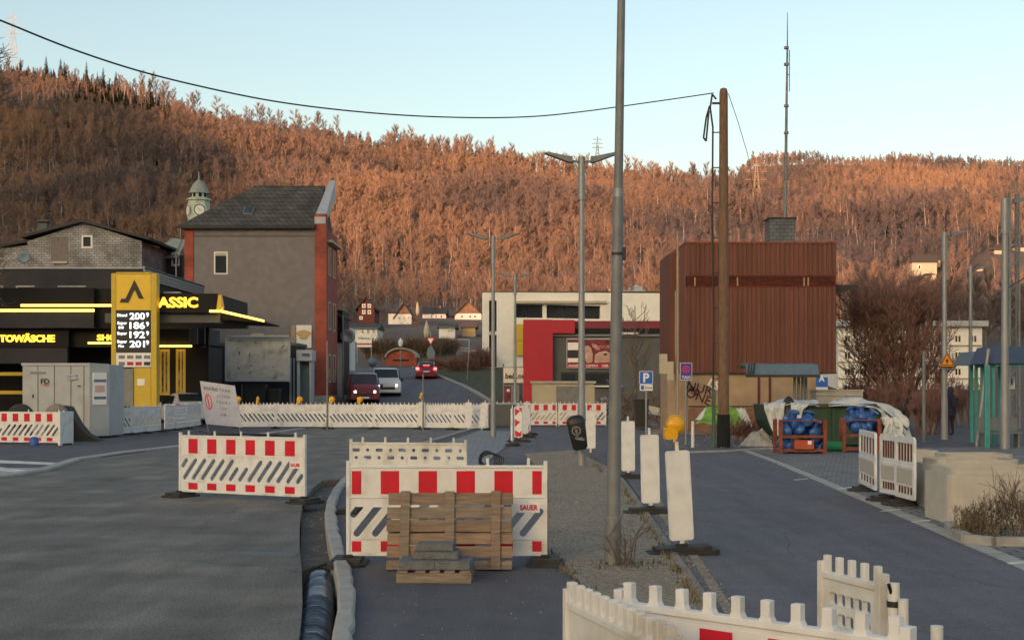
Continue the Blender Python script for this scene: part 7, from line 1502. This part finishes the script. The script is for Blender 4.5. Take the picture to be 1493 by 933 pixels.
# hedge and shrubs mid distance (street end)
def bushes(lst,grp,mat_):
    for u,Y,w_,h,lab in lst:
        g=land(u,Y); t=thing('garden_shrub',lab,'shrub',(XX(u,Y),Y,g),group=grp); mb=MB()
        for i in range(int(40*w_)): a=rnd.uniform(0,6.28); grow(mb,Vector((rnd.uniform(-.5,.5)*w_,rnd.uniform(-.5,.5),-.1)),Vector((math.cos(a)*.35,math.sin(a)*.3,1)).normalized(),h*.42*rnd.uniform(.7,1.2),.03,2,rnd,[5,4],.3,.45,0,.65,.014)
        mb.build('twigs',mat_,t,world=False)
bushes([(650,122,3.2,1.5,'brown hedge to the right of the driving car'),(672,118,2.4,1.7,'brown hedge before the grass bank sign'),(694,120,2.2,2.6,'dark green shrub just left of the white building')],'shrubs at the bend of the far road',m_twig)
bushes([(552,140,3,3.0,'bare shrub left of the brick vault'),(612,142,3.5,2.8,'bare shrub right of the brick vault'),(640,146,3.5,2.6,'bare shrub under the closed parasol')],'bare shrubs around the brick vault',m_twig2)
# ------------------------------------------------------------ person
def person(loc,rz,label):
    t=thing('person',label,'person',loc,rz)
    J=[((0,0,.95),.15),((0,.01,1.15),.14),((0,.02,1.38),.17),((0,0,1.52),.06),((0,-.02,1.60),.085),((0,-.03,1.70),.09),
       ((-.17,.02,1.42),.075),((-.24,.0,1.15),.055),((-.16,-.16,1.05),.04),((.17,.02,1.42),.075),((.24,.0,1.15),.055),((.16,-.16,1.05),.04),
       ((-.09,0,.88),.1),((-.10,-.02,.48),.065),((-.10,.02,.08),.045),((-.10,-.14,.04),.04),((.09,0,.88),.1),((.10,.0,.48),.065),((.11,.04,.08),.045),((.11,-.12,.04),.04)]
    E=[(0,1),(1,2),(2,3),(3,4),(4,5),(2,6),(6,7),(7,8),(2,9),(9,10),(10,11),(0,12),(12,13),(13,14),(14,15),(0,16),(16,17),(17,18),(18,19)]
    me=bpy.data.meshes.new('body'); me.from_pydata([j[0] for j in J],E,[]); o=bpy.data.objects.new('body',me); C.objects.link(o)
    m=o.modifiers.new('skin','SKIN'); m.use_smooth_shade=True
    for i,j in enumerate(J): me.skin_vertices[0].data[i].radius=(j[1],j[1])
    me.skin_vertices[0].data[0].use_root=True
    s=o.modifiers.new('sub','SUBSURF'); s.levels=2; s.render_levels=2; me.materials.append(M('navy_coat',(.018,.018,.035),rough=.9)); o.parent=t
    mb=MB(); mb.lathe([(.19,.72),(.21,.9),(.2,1.1),(.21,1.35),(.15,1.5),(.08,1.54)],n=14); mb.build('coat',M('dark_coat',(.02,.02,.04),rough=.95,amt=.3),t,world=False)
    mb=MB(); mb.lathe([(.0,1.80),(.06,1.79),(.10,1.74),(.115,1.66),(.11,1.58),(.09,1.52),(.0,1.5)],(0,.015,0),14); mb.build('hood',M('dark_hood',(.03,.03,.06),rough=.95),t,world=False)
    mb=MB(); mb.plate(rrect(-.14,1.05,.14,1.42,.05,3),(),.16,.3); mb.build('backpack',m_black,t,world=False,bevel=.03)
person((XX(1385.5,50),50,.02),R(200),'person in dark hooded clothes standing half behind the lamp post on the right')
# ------------------------------------------------------------ loose stones and crumbs on the ground
def stones(name, zones, label):
    rnd = random.Random(9); mb = MB()
    for (poly, n, s0, s1, z) in zones:
        xs = [p[0] for p in poly]; ys = [p[1] for p in poly]; k = 0
        while k < n:
            x, y = rnd.uniform(min(xs), max(xs)), rnd.uniform(min(ys), max(ys)); ins = False
            for i in range(len(poly)):
                a, b = poly[i], poly[i-1]
                if (a[1] > y) != (b[1] > y) and x < (b[0]-a[0])*(y-a[1])/(b[1]-a[1])+a[0]: ins = not ins
            k += 1
            if not ins: continue
            s = rnd.uniform(s0, s1)*(1 if rnd.random() < .93 else 2); a = rnd.uniform(0, 6.28); c, d = math.cos(a)*s, math.sin(a)*s
            mb.add([(x-c,y-d,z),(x+d,y-c,z),(x+c*.9,y+d*.9,z),(x-d*.8,y+c*.8,z),(x+c*.1,y,z+s*.8)],[(0,1,4),(1,2,4),(2,3,4),(3,0,4)], rnd.randrange(3))
    o = mb.build(name, [m_conc, m_gravel, m_soil]); meta(o, label, 'gravel', kind='stuff')
stones('loose_stones', [
    (P((799,818),(799,700),(765,662),(835,657),(905,690),(1040,900),(905,900),(850,850)), 5000, .004, .014, .022),
    (P((1010,870),(958,760),(930,715),(950,715),(1000,790),(1060,860),(1085,905),(1062,905)), 3000, .004, .013, .014),
    (P((440,800),(440,720),(500,700),(478,760),(490,830)), 900, .005, .016, -.13),
    (P((437,933),(440,835),(490,835),(500,933)), 700, .006, .02, -.42),
    (P((0,933),(0,700),(436,700),(436,933)), 1500, .002, .006, .0),
    (P((520,933),(520,830),(820,830),(900,933)), 500, .002, .006, .0),
    (P((1090,670),(1493,830),(1493,700),(1200,660)), 1400, .004, .012, .016),
    (P((950,632),(1300,640),(1300,655),(950,655)), 1500, .01, .03, .03)], 'loose gravel scattered over the median strip and road edges')

rnd = random.Random(31); mb = MB()
for (pts, n) in ((((905,700),(950,765),(990,820),(1030,885)), 900), (((800,700),(800,800),(850,850),(900,905)), 350), (((845,662),(865,664),(880,690),(868,672)), 260)):
    Q = P(*pts)
    for i in range(n):
        k = rnd.random()*(len(Q)-1); j = int(k); a, b = Q[j], Q[j+1]; f = k-j; cl = noise.noise(Vector((k*6, n, 0)))
        if cl < -.05: continue
        p = Vector((a[0]+(b[0]-a[0])*f+rnd.gauss(-.06,.05), a[1]+(b[1]-a[1])*f+rnd.gauss(0,.06), .02)); d = Vector((rnd.gauss(0,.025),rnd.gauss(0,.025),rnd.uniform(.015,.075))); s = Vector((rnd.uniform(.004,.009),0,0)); mb.add([p-s,p+s,p+d],[(0,1,2)], rnd.randrange(2))
o = mb.build('weeds_along_kerb', [m_grass, m_dry]); meta(o, 'sparse dry weeds growing along the kerb edges', 'weeds', kind='stuff')
o = wood(); meta(o, 'bare russet woodland covering the hillsides', 'woodland')
